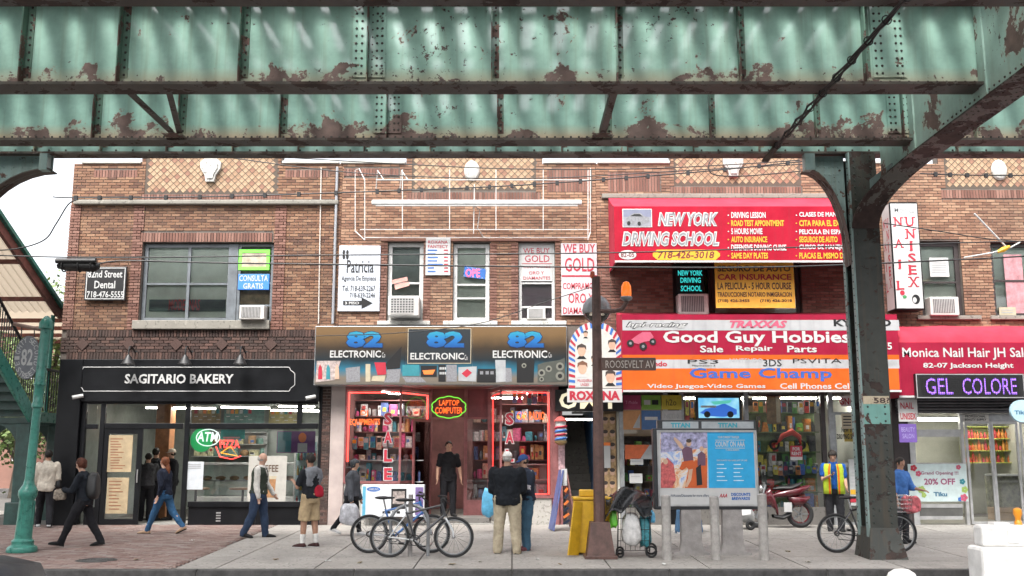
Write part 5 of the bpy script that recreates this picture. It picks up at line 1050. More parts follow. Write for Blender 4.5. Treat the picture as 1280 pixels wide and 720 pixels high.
text('Nintendo', (792,451.5,834,458), Yt, RED, ha, bold=.03); text('PS3', (859.5,449.5,898,454.5), Yt, K_, ha, bold=.0); text('PlayStation 3', (865,456,894,458.5), Yt, K_, ha); text('NINTENDO', (912,448,953,453), Yt, GRY, ha); text('3DS', (954,449,977,458), Yt, K_, ha, bold=.01); text('PSVITA', (991,448,1052,454), Yt, K_, ha); text('XBOX 360', (1082,450,1121,457), Yt, GRY, ha, bold=.02)
text('Game Champ', (862,460,1040,476.5), Yt, C('print_cobalt',(.03,.09,.36)), ha, bold=.022); text('Video Juegos-Video Games', (809,480,957,486.5), Yt, W_, ha, bold=.02); text('Cell Phones Celulares', (975,479,1094,486), Yt, W_, ha, bold=.02)
poly([(786,427),(795,420),(803,415),(813,415),(817,421),(815,426),(806,427),(798,430)], Yt, PNK, ha, 'toy_car_picture')
for x, y, r in ((788,429,4.5),(804,433,4.8),(816,427,4.2)): pell(x, y, r, r, Yt-.003, K_, ha, 'toy_car_picture'); pell(x, y, r*.4, r*.4, Yt-.006, SIL, ha, 'toy_car_picture')
hb = thing('hobby_shopfront', 'glazed hobby shop front crowded with models under the orange awning', 'shopfront', (PX(910,655,FY).x, FY, ZG)); zh = PX(640,491,FY).z
for px in (777,833,853,934,1030,1040,1079): x = xr(px,FY); MB().box(x-.05, x+.05, FY-.06, FY+.06, ZG-.02, zh).build('mullion', 'shop_metal' if px != 1030 else 'frame_brown', hb)
for a, b in ((777,833),(853,934),(934,1030)): x0, x1 = xr(a,FY)+.05, xr(b,FY)-.05; MB().box(x0, x1, FY-.01, FY-.004, ZG+.4, zh-.05).build('pane', 'glass', hb); MB().box(x0, x1, FY-.03, FY+.03, ZG-.02, ZG+.4).build('bulkhead', 'concrete_dark', hb)
x0, x1 = xr(833,FY)+.05, xr(853,FY)-.05; MB().box(x0, x1, FY+.0, FY+.05, ZG, zh).build('post_panel', 'frame_black', hb); x0, x1 = xr(1040,FY)+.05, xr(1079,FY)-.05; dd = MB(); framebox(dd, x0, x1, ZG, zh-.45, .06, FY-.02, FY+.03); do = dd.build('door', 'shop_metal', hb); MB().box(x0+.06, x1-.06, FY, FY+.006, ZG+.06, zh-.52).build('pane', 'glass', do)
X0, X1, z0, zt, yb = room(hb, 777, 1079, 490, 5, 'room_light', Y=FY+.08, back='room_warm')
for i, (a, b) in enumerate(((855,930),(942,1020),(1042,1075))): lamp_tube(['fluorescent tube behind the hobby shop television','fluorescent tube over the model motorbikes','fluorescent tube over the hobby shop door'][i], (xr(a,FY+.6,500), FY+.6, zt-.12), (xr(b,FY+.6,500), FY+.6, zt-.12), .12, TUBE, 'hobby shop lights')
palh = [(.08,.3,.06),(.2,.5,.06),(.6,.05,.04),(.05,.055,.06),(.65,.55,.06),(.06,.14,.5),(.55,.55,.52),(.65,.25,.04),(.12,.14,.12),(.05,.3,.35)]
goods((940,515,1026,640), FY+.45, 5, 'brightly coloured model kit in the motorbike window', 'model kits in the motorbike window', palh, 21, where='motorbike window', pid='green display shelving in the motorbike window', wr=(.07,.19), board_m=C('shelf_green',(.16,.24,.10),var=.3))
goods((856,500,932,640), FY+.5, 5, 'game box on shelves behind the television window', 'game boxes behind the television window', palh, 22, where='behind the television window', pid='display shelving behind the advertising panel', wr=(.07,.17), board_m=C('shelf_brown',(.14,.09,.06),var=.3))
goods((779,545,832,640), FY+.5, 5, 'phone or game box in the window left of the advertising panel', 'boxes in the left hobby window', palh, 23, where='left hobby window', pid='display shelving in the left hobby shop window', wr=(.07,.17), board_m=C('shelf_brown',(.14,.09,.06),var=.3))
hang_packs(942, 1026, 500, 518, FY+.2, 12, palh, 'at the top of the motorbike window', 'packs hanging in the motorbike window', 53); hang_packs(944, 1022, 580, 596, FY+.15, 11, palh, 'above the moped in the motorbike window', 'packs hanging above the moped', 54); hang_packs(857, 868, 500, 524, FY+.15, 2, palh, 'left of the television', 'packs hanging left of the television', 55)
for i, (px, c) in enumerate((((779,494,801,512),(.30,.03,.10)),((802,494,826,512),(.18,.35,.05)),((827,494,852,512),(.50,.40,.04)),((779,513,801,537),(.42,.20,.08)),((802,513,826,537),(.05,.12,.28)),((827,513,852,537),(.42,.42,.42)))):
    p = poster(px, FY-.07, C('poster_c%d' % i, c, rough=.5, var=.15), ['maroon','green and black','yellow','orange and grey','navy','light grey'][i]+' phone brand poster above the left hobby window')
    x, y = (px[0]+px[2])/2, (px[1]+px[3])/2
    if i == 2: text('h2o', (x-7,y-4,x+6,y+4), FY-.075, C('print_olive',(.12,.10,.02)), p, bold=.01)
    elif i == 5: text('NET10', (x-9,y-8,x+9,y-2), FY-.075, GRY, p, bold=.02)
    elif i == 1: prect(x+1,y-3,x+9,y+3,FY-.075,K_,p); prect(x-9,y-3,x-1,y+3,FY-.075,W_,p)
    elif i == 0: text('T-Mobile', (x-8,y-2,x+7,y+2), FY-.075, C('print_pink',(.6,.25,.4)), p)
    elif i == 3: poly([(x+1,y+10),(x+10,y-8),(x+10,y+10)], FY-.075, GRY, p)
    else: prect(x-8,y-4,x+8,y,FY-.075,W_,p)
p = poster((781,556,816,574), FY-.02, C('poster_oran', (.55,.12,.04), var=.2), 'red orange phone offer poster inside the left hobby window'); poly([(800,574),(812,556),(816,556),(816,574)], FY-.025, GRY, p)
for i, (px, l) in enumerate((((788,573,804,581),'small white notice under the orange poster'),((787,592,803,604),'lower white notice in the left hobby window'))): p = poster(px, FY-.02, W_, l); prect(px[0]+2, px[1]+3, px[2]-3, px[1]+4, FY-.024, GRY, p, 'print_line')
tv = thing('television', 'wall television showing a blue race car above the advertising panel', 'television', tuple(PX(898,527,FY-.2))); board((869.5,495,927,526.5), FY-.22, .08, K_, tv, 'bezel', .01)
def screen(name, c1, c2, sc): 
    m, N, L, b = nmat(name); g = N.new('ShaderNodeNewGeometry'); k = ramp(N, L, noise(N, L, g.outputs['Position'], sc, 3), [(.35, c1), (.65, c2)]); L.new(k, b.inputs['Emission Color']); b.inputs['Emission Strength'].default_value = .38; b.inputs['Base Color'].default_value = (.02,.02,.02,1); return m
prect(873,497.5,924,522.5,FY-.224,screen('tv_screen',(.12,.42,.70),(.30,.62,.75),4),tv,'screen'); poly([(875,516),(882,511),(895,508),(905,504),(913,508),(921,512),(921,518),(905,521),(885,520)], FY-.228, glow('tv_blue',(.02,.10,.42),.38), tv, 'car_picture'); prect(876,507,895,509.5,FY-.23,W_,tv,'car_picture'); poly([(888,502),(915,500),(912,504),(893,506)], FY-.231, glow('tv_green',(.1,.5,.4),.3), tv, 'car_picture')
for x in (884,913): pell(x,518,4,4,FY-.232,K_,tv,'car_picture')
p = poster((988,557,1003,575), FY-.03, RED, 'red and white FOR RENT sign in the motorbike window', 'sign'); text('FOR\nRENT', (989.5,559,1001.5,569), FY-.036, W_, p, bold=.03); prect(988,571,1003,575,FY-.036,W_,p)
p = poster((958,489,976,530), FY+.1, C('poster_wood', (.25,.15,.07), var=.4, scale=8), 'brown hanging picture at the top of the motorbike window'); prect(970,489,975,528,FY+.095,CREAM,p)
p = poster((1051,495,1080,508), FY-.07, C('sign_pinkwhite2',(.68,.60,.62)), 'white sign with red DIAGNOSTICO letters left of the steel column', 'sign'); text('GNOS', (1049,497.5,1073,506), FY-.076, RED, p, bold=.03)
p = poster((1055,528,1079,552), FY-.03, C('banner_mustard',(.30,.22,.03),rough=.6), 'dark yellow NEW YORK driving school sign on the hobby shop door', 'sign'); text('NEW YORK\nDRIVING SCHOOL', (1046,534,1079,549), FY-.036, K_, p, bold=.04)
p = poster((1052,517,1066,536), FY-.08, CREAM, 'tilted cream paper notice on the hobby shop door'); 
for k in range(4): prect(1054,520+k*3.6,1064,521.4+k*3.6,FY-.085,K_,p,'print_line')
p = poster((1062,574,1078,632), FY-.02, C('poster_pale',(.42,.44,.44),var=.15), 'pale lettered poster on the hobby shop door behind the vest man'); text('ENGRACK', (1056,578,1079,584), FY-.026, W_, p, bold=.02); prect(1063,612,1078,618,FY-.026,YEL,p); prect(1063,622,1078,628,FY-.026,RED,p)
for k in range(5): prect(1064,588+k*4,1077,589.5+k*4,FY-.026,W_,p,'print_line')
tb = thing('model_motorbike', 'red and black model motorbike on the shelf in the hobby window', 'toy', tuple(PX(985,560,FY+.3))); YM = FY+.3
for x in (968,1001): c = PX(x,556,YM); MB().torus(c, .10, .028, 20, 8).build('wheel', 'black_iron', tb)
v = [PX(x,y,YM) for x, y in ((970,556),(978,545),(990,540),(999,546),(1001,556))]; MB().tube(v, [.02,.06,.08,.06,.02], 8).build('fairing', C('toy_red',(.5,.04,.03),rough=.3), tb, smooth=True)
# ================================================================== nail salon
ns = thing('projecting_sign', 'tall white NAIL UNISEX box sign with red vertical letters', 'sign', tuple(PX(1135,387,22.8))); a = RC(1115.5,253,1151.5,387,22.8); MB().rbox(a[0], a[1], 22.8, 23.32, a[2], a[3], .012).build('box', 'frame_black', ns)
q = (a[0]+.025, a[1]-.025, a[2]+.03, a[3]-.03); MB().quad(q[0], q[1], 22.796, q[2], q[3]).build('face', W_, ns); sf = MB(); sf.add([(a[0]-.004,23.29,q[2]),(a[0]-.004,22.83,q[2]),(a[0]-.004,22.83,q[3]),(a[0]-.004,23.29,q[3])], [(0,1,2,3)]); sf.build('side_face', W_, ns)
def serif(c, box, Y, m, par, fn=None):
    text(c, box, Y, m, par, bold=.02, fn=fn)
    x0, y0, x1, y1 = box; w = x1-x0; h = y1-y0
    feet = {'N':((0,0),(0,1),(1,0)),'A':((0,1),(1,1)),'I':((.5,0),(.5,1)),'L':((.1,0),(.1,1)),'U':((0,0),(1,0)),'X':((0,0),(1,0),(0,1),(1,1)),'E':((.1,0),(.1,1))}.get(c, ())
    for fx, fy in feet:
        r = RC(x0+fx*w-2, y0+fy*h-.6, x0+fx*w+2, y0+fy*h+.6, Y); mb = MB().quad(r[0], r[1], Y-.0005, r[2], r[3])
        if fn: mb.v = [fn(*q) for q in mb.v]
        mb.build('lettering', m, par)
text('Monica', (1117.5,258,1143,265.5), 22.79, GRY, ns, bold=.01)
sidefn = lambda x, y, z: (a[0]-.008, 23.27-(x-q[0])/(q[1]-q[0])*.42, z)
for fn in (None, sidefn):
    for k, c in enumerate('NAIL'): y = 272+k*26.5; x = 1122.5+k*1.1; serif(c, (x-4.5 if c != 'I' else x-1.6,y,x+4.5 if c != 'I' else x+1.6,y+10.5), 22.79, RED, ns, fn)
    for k, c in enumerate('UNISEX'): y = 271.5+k*15; x = 1137+k*1.0; serif(c, (x-5 if c != 'I' else x-1.6,y,x+5 if c != 'I' else x+1.6,y+11.5), 22.79, RED, ns, fn)
pell(1128,366,3,3,22.79,RED,ns,'flower'); pell(1131,371,2.5,2,22.79,C('print_green',(.05,.25,.08)),ns,'flower'); pell(1145,374,5,6,22.79,K_,ns,'portrait'); pell(1143.5,375,2.5,3.5,22.787,W_,ns,'portrait')
YN = 22.4; na = awning('shop_awning', 'pink red Monica nail and hair salon awning at the right', 1122, 1420, 408, 428, 497, YN, 'fabric_crimson', 'fabric_pink_lit', True); Yt = YN-.006
text('Monica Nail Hair JH Salon', (1128,434.5,1296,450), Yt, W_, na, bold=.015); text('82-07 Jackson Height', (1154,453.5,1267,461.5), Yt, W_, na, bold=.025)
ld = thing('led_sign', 'black LED sign with purple GEL COLORE letters', 'sign', tuple(PX(1215,498,22.25))); board((1145,467,1281,498), 22.25, .12, K_, ld); mb = MB(); r = RC(1145.5,467.5,1280.5,497.5,22.24); framebox(mb, r[0], r[1], r[2], r[3], .02, 22.235, 22.248); mb.build('bezel', 'aluminium', ld)
text('GEL', (1157,472.5,1191,493), 22.244, NPUR, ld, bold=.0); text('COLORE', (1203,472.5,1271,493), 22.244, NPUR, ld, bold=.0)
dm = MB(); r = RC(1152,471,1276,494.5,22.24)      # grid lines between the diodes
n_ = 46
for k in range(n_): x = r[0]+(r[1]-r[0])*k/n_; dm.box(x, x+.010, 22.239, 22.2415, r[2], r[3])
for k in range(9): z = r[2]+(r[3]-r[2])*k/9; dm.box(r[0], r[1], 22.236, 22.2385, z, z+.009)
tag(dm.build('diode_grid', K_, ld), kind='stuff')
sl = thing('salon_shopfront', 'silver framed nail salon and shop front at the right end', 'shopfront', (PX(1210,655,FY).x, FY, ZG)); zn = PX(640,499,FY).z; zb_ = PX(640,517,FY).z
for k in range(5): z = zb_+(zn-zb_)*k/5; MB().rbox(xr(1122,FY), xr(1400,FY), FY-.25-.02*(k % 2), FY+.0, z+.004, z+(zn-zb_)/5, .02).build('shutter_slat', C('shutter',(.10,.10,.11),rough=.5,metal=.4,var=.2), sl)
for x0, x1, y0, y1 in ((1138,1145,517,655),(1203,1207,517,655)): q = RC(x0,y0,x1,y1,FY); MB().box(q[0], q[1], FY-.05, FY+.06, ZG-.02, q[3]).build('mullion', 'aluminium', sl)
for y in (537,541.5,578.5,630,645): r = RC(1145,y,1203,y+4.5,FY); MB().box(r[0], r[1], FY-.04, FY+.04, r[2], r[3]).build('rail', 'aluminium', sl)
for y0, y1, m in ((517,537,'glass'),(546,578.5,'glass'),(583,630,'glass')): r = RC(1145,y0,1203,y1,FY); MB().box(r[0], r[1], FY-.008, FY, r[2], r[3]).build('pane', m, sl)
r = RC(1145,634.5,1203,645,FY); MB().box(r[0], r[1], FY-.03, FY+.03, r[2], r[3]).build('kick_panel', 'room_dark', sl); r = RC(1118,497,1138,655,FY); MB().box(r[0], r[1], FY-.02, FY+.1, ZG-.02, r[3]).build('pier', 'frame_brown', sl)
for i, (a_, b_) in enumerate(((1207,1240),(1242,1276),(1278,1312))):
    r = RC(a_,527,b_,652,FY+.1*(i == 0)); g = MB(); framebox(g, r[0], r[1], ZG+.02, r[3], .055, FY-.03, FY+.02); f = g.build('door', 'aluminium', sl); MB().box(r[0]+.055, r[1]-.055, FY-.01, FY-.004, ZG+.08, r[3]-.055).build('pane', 'glass', f); MB().tube([(r[1]-.03, FY-.07, ZG+.9), (r[1]-.03, FY-.07, ZG+1.2)], .012, 6).build('handle', 'aluminium', f)
r = RC(1203,517,1312,527,FY); MB().box(r[0], r[1], FY-.04, FY+.04, r[2], r[3]).build('header', 'shop_metal', sl); p = poster((1203,518,1236,527), FY-.05, C('notice_grey',(.48,.47,.45)), 'grey notice plate over the salon door', 'sign'); text('PROFESSIONAL\nBEAUTY SUPPLY', (1206,519,1233,526), FY-.056, K_, p, bold=.02)
X0, X1, z0, zt, yb = room(sl, 1140, 1330, 516, 3.6, 'room_light', Y=FY+.08)
for i, yy in enumerate((.9, 2.2)): lamp_tube(['front','rear'][i]+' fluorescent tube inside the right hand shop', (xr(1150,FY), FY+yy, zt-.1), (xr(1320,FY), FY+yy, zt-.1), .14, TUBE2, 'right hand shop lights')
goods((1207,533,1310,578), FY+2.6, 3, 'red or orange bottle on the shelves behind the right hand shop door', 'red and orange bottles on the right hand shop shelves', [(.60,.07,.03),(.70,.16,.03),(.65,.28,.05),(.55,.04,.05)], 31, where='right hand shop', cat='bottle', name='bottle', wr=(.07,.1), dens=.97, cyl=1, pid='green shelving of red bottles inside the right hand shop', board_m=C('shelf_lime',(.40,.45,.08)))
cc = thing('display_counter', 'glass display counter inside the right hand shop', 'counter', (xr(1270,FY+1.2), FY+1.3, z0)); x0, x1 = xr(1240,FY+1.2), xr(1330,FY+1.2); MB().rbox(x0, x1, FY+1.2, FY+1.7, z0, z0+.3, .01).build('counter_base', 'room_warm', cc); MB().box(x0, x1, FY+1.2, FY+1.206, z0+.3, z0+1.05).build('front_pane', 'glass', cc); MB().rbox(x0, x1, FY+1.2, FY+1.7, z0+1.05, z0+1.1, .01).build('counter_top', 'aluminium', cc); MB().box(x0, x1, FY+1.65, FY+1.7, z0+.3, z0+1.05).build('rear_panel', C('shelf_olive',(.26,.26,.17),var=.4,scale=9), cc)
p = poster((1136,580,1209,627), FY-.07, C('banner_mint',(.50,.60,.60),rough=.5,var=.1), 'mint Grand Opening 20% OFF banner in the salon window', 'banner'); Yt = FY-.076
text('Grand Opening !!!', (1151,589,1198,594.5), Yt, C('print_plum',(.30,.08,.16)), p, bold=.015); text('20% OFF', (1155,598,1194,606), Yt, C('print_plum',(.30,.08,.16)), p, bold=.03); text('Tiku', (1167,615,1184,620.5), Yt, C('print_slate',(.05,.16,.26)), p, bold=.04)
for x, y, r_, c in ((1142,585,4,RED),(1148,592,3.5,C('print_rose',(.46,.08,.14))),(1198,584,3,PNK),(1152,612,4.5,C('print_leaf',(.30,.42,.10))),(1155,619,3,C('print_leaf',(.30,.42,.10))),(1203,602,3.5,TEAL),(1206,612,4,C('print_leaf',(.30,.42,.10))),(1205,622,4.5,PNK),(1200,624,2.5,BLU)): 
    for k in range(5): pell(x+r_*.6*math.cos(k*1.257), y+r_*.6*math.sin(k*1.257), r_*.5, r_*.5, Yt-.001*(k+1), c, p, 'flower_petal', 8)
hg = thing('hanging_banner', 'white and purple NAIL UNISEX banner hanging beside the steel column', 'banner', tuple(PX(1134,553,22.6))); board((1123,499,1147,527), 22.6, .015, W_, hg, 'upper_sheet', .002); text('NAIL', (1125.5,503,1142,511), 22.594, RED, hg, bold=.02); text('UNISEX', (1125.5,516,1145,524.5), 22.594, RED, hg, bold=.02); board((1124,530,1146,553), 22.6, .015, C('print_purple',(.13,.07,.30)), hg, 'lower_sheet', .002); text('BEAUTY\nSALON', (1127,534,1144,548), 22.594, C('print_violet',(.30,.25,.5)), hg, bold=.01); MB().tube([PX(1123,498,22.6), PX(1147,498,22.6)], .012, 6).build('rod', 'aluminium', hg)
rs = thing('round_sign', 'round pale blue projecting sign at the right edge', 'sign', tuple(PX(1275,528,22.3))); c = PX(1276,514,22.3); MB().lathe([(0,-.05),(.24,-.05),(.25,-.03),(.25,.03),(.24,.05),(0,.05)], c, 32, 'y').build('disc', C('disc_blue',(.38,.56,.66),rough=.4), rs, smooth=True); text('Tiku', (1268,513,1284,518), 22.244, C('print_slate',(.05,.16,.26)), rs, bold=.03); MB().box(c.x-.02, c.x+.02, 22.36, FY, c.z+.1, c.z+.14).build('bracket', 'black_iron', rs)
for i, (px, l) in enumerate((((1162,322,1186,346),'white notice taped in the salon building window'),((1249,384,1270,394),'small beige notice in the far right upper window'))): p = poster(px, FY+.09, W_ if i == 0 else CREAM, l); [prect(px[0]+3, px[1]+3+k*3, px[2]-3, px[1]+4+k*3, FY+.086, GRY, p, 'print_line') for k in range(6 if i == 0 else 2)]
p = poster((1257,318,1280,394), FY+.12, C('poster_rose',(.45,.22,.24),var=.3,scale=5), 'pink picture poster in the far right upper window')
# ------------------------------------------------------------------ station stair, canopy and side street at the left
m_, N_, L_, b_ = nmat('canopy_tan'); N_.remove(b_); d_ = N_.new('ShaderNodeBsdfDiffuse'); d_.inputs[0].default_value = (.5,.42,.33,1); t_ = N_.new('ShaderNodeBsdfTranslucent'); t_.inputs[0].default_value = (.5,.42,.33,1); x_ = N_.new('ShaderNodeMixShader'); x_.inputs[0].default_value = .4; L_.new(d_.outputs[0], x_.inputs[1]); L_.new(t_.outputs[0], x_.inputs[2]); L_.new(x_.outputs[0], N_['Material Output'].inputs[0])
mat('brick_far', (.36,.30,.24), .8, var=.25, scale=2); mat('rust_red', (.20,.07,.055), .7, var=.35, scale=5); mat('leaf_a', (.10,.16,.04), .6, var=.3, scale=3); mat('leaf_b', (.16,.22,.07), .6, var=.3, scale=3); mat('bark', (.10,.08,.06), .9, var=.3, bump=.5)
XS = -11.25; XL = -13.3
stair = thing('station_stair', 'green iron station stairway with black railing at the left edge', 'stairs', (XS-1, 23.5, gz(24)))
A0, A1, A2 = Vector((XS,17.6,7.05)), Vector((XS,23.6,2.86)), Vector((XS,25.4,2.86))
def off(p, dx=0, dy=0, dz=0): return p+Vector((dx,dy,dz))
for x, m_ in ((0,'lamp_green'),(XL-XS,'dark_green')): MB().bar(off(A0,x,0,-.1), off(A1,x,0,-.1), .06, .34).build('stringer', m_, stair); MB().bar(off(A1,x,0,-.1), off(A2,x,0,-.1), .06, .24).build('landing_beam', m_, stair)
for k in range(22): p = A0.lerp(A1, (k+.5)/22); MB().box(XL+.05, XS-.05, p.y-.15, p.y+.15, p.z-.05, p.z).build('tread', 'dark_green', stair); MB().box(XL+.05, XS-.05, p.y+.13, p.y+.15, p.z-.2, p.z-.051).build('riser', 'dark_green', stair)
MB().box(XL+.05, XS-.05, A1.y, A2.y, A1.z-.05, A1.z).build('landing', 'dark_green', stair)
up = Vector((0,0,1.05))
for x in (0, XL-XS): MB().tube([off(A0,x)+up, off(A1,x)+up, off(A2,x)+up], .035, 8).build('handrail', 'black_iron', stair)
for x in (0, XL-XS):
    bl_ = MB()
    for k in range(56): p = off(A0.lerp(A1, k/56), x); bl_.tube([p+Vector((0,0,.08)), p+Vector((0,0,1.02))], .014, 4)
    for k in range(15): p = off(A1.lerp(A2, k/14), x); bl_.tube([p+Vector((0,0,.05)), p+Vector((0,0,1.02))], .014, 4)
    tag(bl_.build('balusters', 'black_iron', stair), kind='stuff')
for yy, zz in ((23.7,2.6),(25.3,2.6)):
    for x in (XS-.15, XL+.1):
        MB().rbox(x-.16, x+.16, yy-.16, yy+.16, gz(yy)-.1, zz, .02).build('leg', 'dark_green', stair); MB().rbox(x-.25, x+.25, yy-.25, yy+.25, gz(yy)-.1, gz(yy)+.5, .02).build('leg_base', 'dark_green', stair)
    MB().box(XL, XS, yy-.1, yy+.1, zz, zz+.14).build('cross_beam', 'dark_green', stair)
    for x, s in ((XS-.31,-1),(XL+.26,1)):
        arc = [(x+s*.6*(1-math.cos(t*math.pi/16)), zz-.7+.68*math.sin(t*math.pi/16)) for t in range(9)]; MB().prism([(x, zz)]+arc+[(x+s*.6, zz)], yy-.03, yy+.03).build('bracket', 'dark_green', stair)
cp = thing('station_canopy', 'tan corrugated stair canopy with red brown edge at the left', 'canopy', (XS-1, 24, 5.3))
B0, B1, B2 = Vector((XS,17.6,8.6)), Vector((XS,24.5,5.36)), Vector((XS,32,5.3)); WR = 3.2
for P, Q in ((B0,B1),(B1,B2)):
    n = 34; g = [[(XS-WR*i/n, P.y, P.z+.03*math.cos(i*math.pi)) for i in range(n+1)], [(XS-WR*i/n, Q.y, Q.z+.03*math.cos(i*math.pi)) for i in range(n+1)]]
    MB().sheet(g).build('roof_sheet', 'canopy_tan', cp); MB().bar(off(P,.04), off(Q,.04), .08, .30).build('fascia', 'rust_red', cp); MB().bar(off(P,.12,0,.12), off(Q,.12,0,.12), .09, .09).build('gutter', 'lamp_green', cp)
    m_ = 5
    for k in range(m_): p = P.lerp(Q, (k+.5)/m_); MB().box(XS-WR, XS, p.y-.04, p.y+.04, p.z-.16, p.z-.06).build('rafter', 'rust_red', cp)
MB().tube([(XS-.05, 24.4, A1.z), (XS-.05, 24.4, B1.z-.1)], .05, 8).build('post', 'lamp_green', cp); MB().tube([(XS-.05, 30, gz(30)), (XS-.05, 30, B2.z-.1)], .06, 8).build('post', 'lamp_green', cp)
# old green lamp post with the hanging street medallion
g0 = GP(27,690); lp = thing('lamp_post', 'fluted green cast iron lamp post near the left edge', 'lamp post', tuple(g0)); top = PX(58,404,g0.y-.0); ht = top.z-g0.z; dx = top.x-g0.x
mb = MB(); mb.lathe([(.25,0),(.26,.03),(.24,.09),(.19,.12),(.18,.16),(.19,.19),(.145,.23),(.135,.5),(.125,.9),(.14,.93),(.16,.98),(.16,1.06),(.13,1.11),(.095,1.17),(.08,1.25),(.075,2.2),(.072,2.5),(.10,2.53),(.10,2.59),(.085,2.62),(.09,2.9),(.11,2.93),(.09,2.98),(.085,ht-.12),(.12,ht-.1),(.12,ht),(.09,ht+.06),(.04,ht+.12),(0,ht+.14)], g0, 18); mb.v = [(v[0]+dx*((v[2]-g0.z)/ht), v[1], v[2]) for v in mb.v]; mb.build('shaft', 'lamp_green', lp, smooth=True)
fl_ = MB()
for k in range(12):
    t = k*math.pi/6; fl_.tube([(g0.x+.125*math.cos(t)+dx*.1, g0.y+.125*math.sin(t), g0.z+.3), (g0.x+.118*math.cos(t)+dx*.25, g0.y+.118*math.sin(t), g0.z+.88)], .016, 4)
tag(fl_.build('fluting', 'lamp_green', lp), kind='stuff')
md = thing('street_medallion', 'grey oval EIGHTY SECOND STREET 82 sign hanging from the green lamp post', 'sign', tuple(PX(35,476,g0.y))); c = PX(34.5,447,g0.y-.02); s_ = .0136
MB().disc(c.x, g0.y-.04, c.z, 17*s_, 29*s_, 36, .04).build('disc', C('medal_grey',(.16,.17,.19),rough=.5), md); text('82', (26.5,436,41,457), g0.y-.046, W_, md, bold=.02)
for word, a0, a1 in (('EIGHTY', 200, 108), ('SECOND', 72, -20), ('STREET', 222, 318)):
    for k, ch in enumerate(word):
        a = R(a0+(a1-a0)*k/(len(word)-1)); px_, py_ = c.x+13.2*s_*math.cos(a), c.z+24*s_*math.sin(a); rot = a-math.pi/2 if word != 'STREET' else a+math.pi/2
        def fn(x, y, z, px_=px_, py_=py_, rot=rot): return (px_+x*math.cos(rot)-z*math.sin(rot), y, py_+x*math.sin(rot)+z*math.cos(rot))
        text(ch, None, g0.y-.046, W_, md, world=(-.032,.032,-.045,.045), fn=fn, bold=.01)
q1, q2 = PX(17,405,g0.y), PX(56,413,g0.y); MB().tube([q1, q2], .035, 8).build('arm', C('arm_brown',(.24,.15,.12)), md, smooth=True)
for x in (27,43): MB().tube([PX(x,408,g0.y), PX(x,421,g0.y-.02)], .01, 5).build('hanger', 'black_iron', md)
# side street beyond: pale house, trees
def house(label, X0, X1, Y, H, m, cols, rows, wmat='room_dark'):
    t = thing('background_house', label, 'house', ((X0+X1)/2, Y, gz(Y))); hs = []
    for i in range(cols):
        for k in range(rows): x = X0+(X1-X0)*(i+.5)/cols; z = 1.2+k*3.0; hs.append((x-.5, x+.5, z+.3, z+2.0))
    w = MB(); wall(w, X0, X1, 0, H, hs, Y, Y+.3); w.build('wall', m, t); MB().rbox(X0-.2, X1+.2, Y-.25, Y+.4, H, H+.35, .04).build('cornice', 'stone', t)
    for a in hs:
        g = MB(); framebox(g, a[0], a[1], a[2], a[3], .08, Y+.1, Y+.16); f = g.build('window', 'frame_white', t); MB().box(a[0], a[1], Y+.13, Y+.14, (a[2]+a[3])/2-.03, (a[2]+a[3])/2+.03).build('sash', 'frame_white', f); MB().box(a[0], a[1], Y+.145, Y+.15, a[2], a[3]).build('pane', 'glass_old', f); MB().box(a[0], a[1], Y+.5, Y+.52, a[2], a[3]).build('blind', 'room_dark', f)
house('pale rendered house across the side street under the stair', -36, -21, 46, 7.5, 'brick_red', 6, 2); house('tan brick house at the far end of the side street', -21.6, -12, 64, 9.0, 'brick_far', 4, 3)
def tree(label, X, Y, H, R_, seed, zc=None):
    rnd = random.Random(seed); z0 = gz(Y)-.2; t = thing('street_tree', label, 'tree', (X, Y, z0)); tr = MB(); tr.tube([(X,Y,z0),(X+.1,Y,z0+H*.3),(X-.05,Y,z0+H*.55),(X+.1,Y,z0+H*.85)], [.22,.17,.11,.03], 8)
    tips = []
    for k in range(14):
        a = rnd.uniform(0, 6.28); h0 = rnd.uniform(.3,.7)*H; L_ = R_*rnd.uniform(.6,1); e = Vector((X+L_*math.cos(a), Y+L_*math.sin(a), z0+h0+H*rnd.uniform(.1,.3))); s = Vector((X,Y,z0+h0)); tr.tube([s, s.lerp(e,.5)+Vector((0,0,.15)), e], [.07,.045,.012], 5); tips += [e, s.lerp(e,.6)]
    tr.build('trunk', 'bark', t, smooth=True)
    for nm, m_ in (('crown','leaf_a'),('crown','leaf_b')):
        lf = MB()
        for c_ in tips:
            for k in range(90):
                p = c_+Vector((rnd.gauss(0,.5), rnd.gauss(0,.5), rnd.gauss(0,.4))); u = Vector((rnd.gauss(0,1), rnd.gauss(0,1), rnd.gauss(0,1))).normalized(); w = u.orthogonal().normalized(); s = rnd.uniform(.05,.1); lf.add([p-u*s, p+w*s*.6, p+u*s, p-w*s*.6], [(0,1,2,3)])
        tag(lf.build(nm, m_, t), kind='stuff')
tree('light green street tree seen between canopy and corner building', -14.2, 31, 6.4, 2.0, 3); tree('paler street tree farther down the side street', -19, 44, 9.5, 3.0, 5); tree('street tree behind the green stair railing', -20.5, 36, 7.5, 2.2, 9); tree('low dark street tree under the station stair', -16.6, 34, 4.2, 1.8, 12)
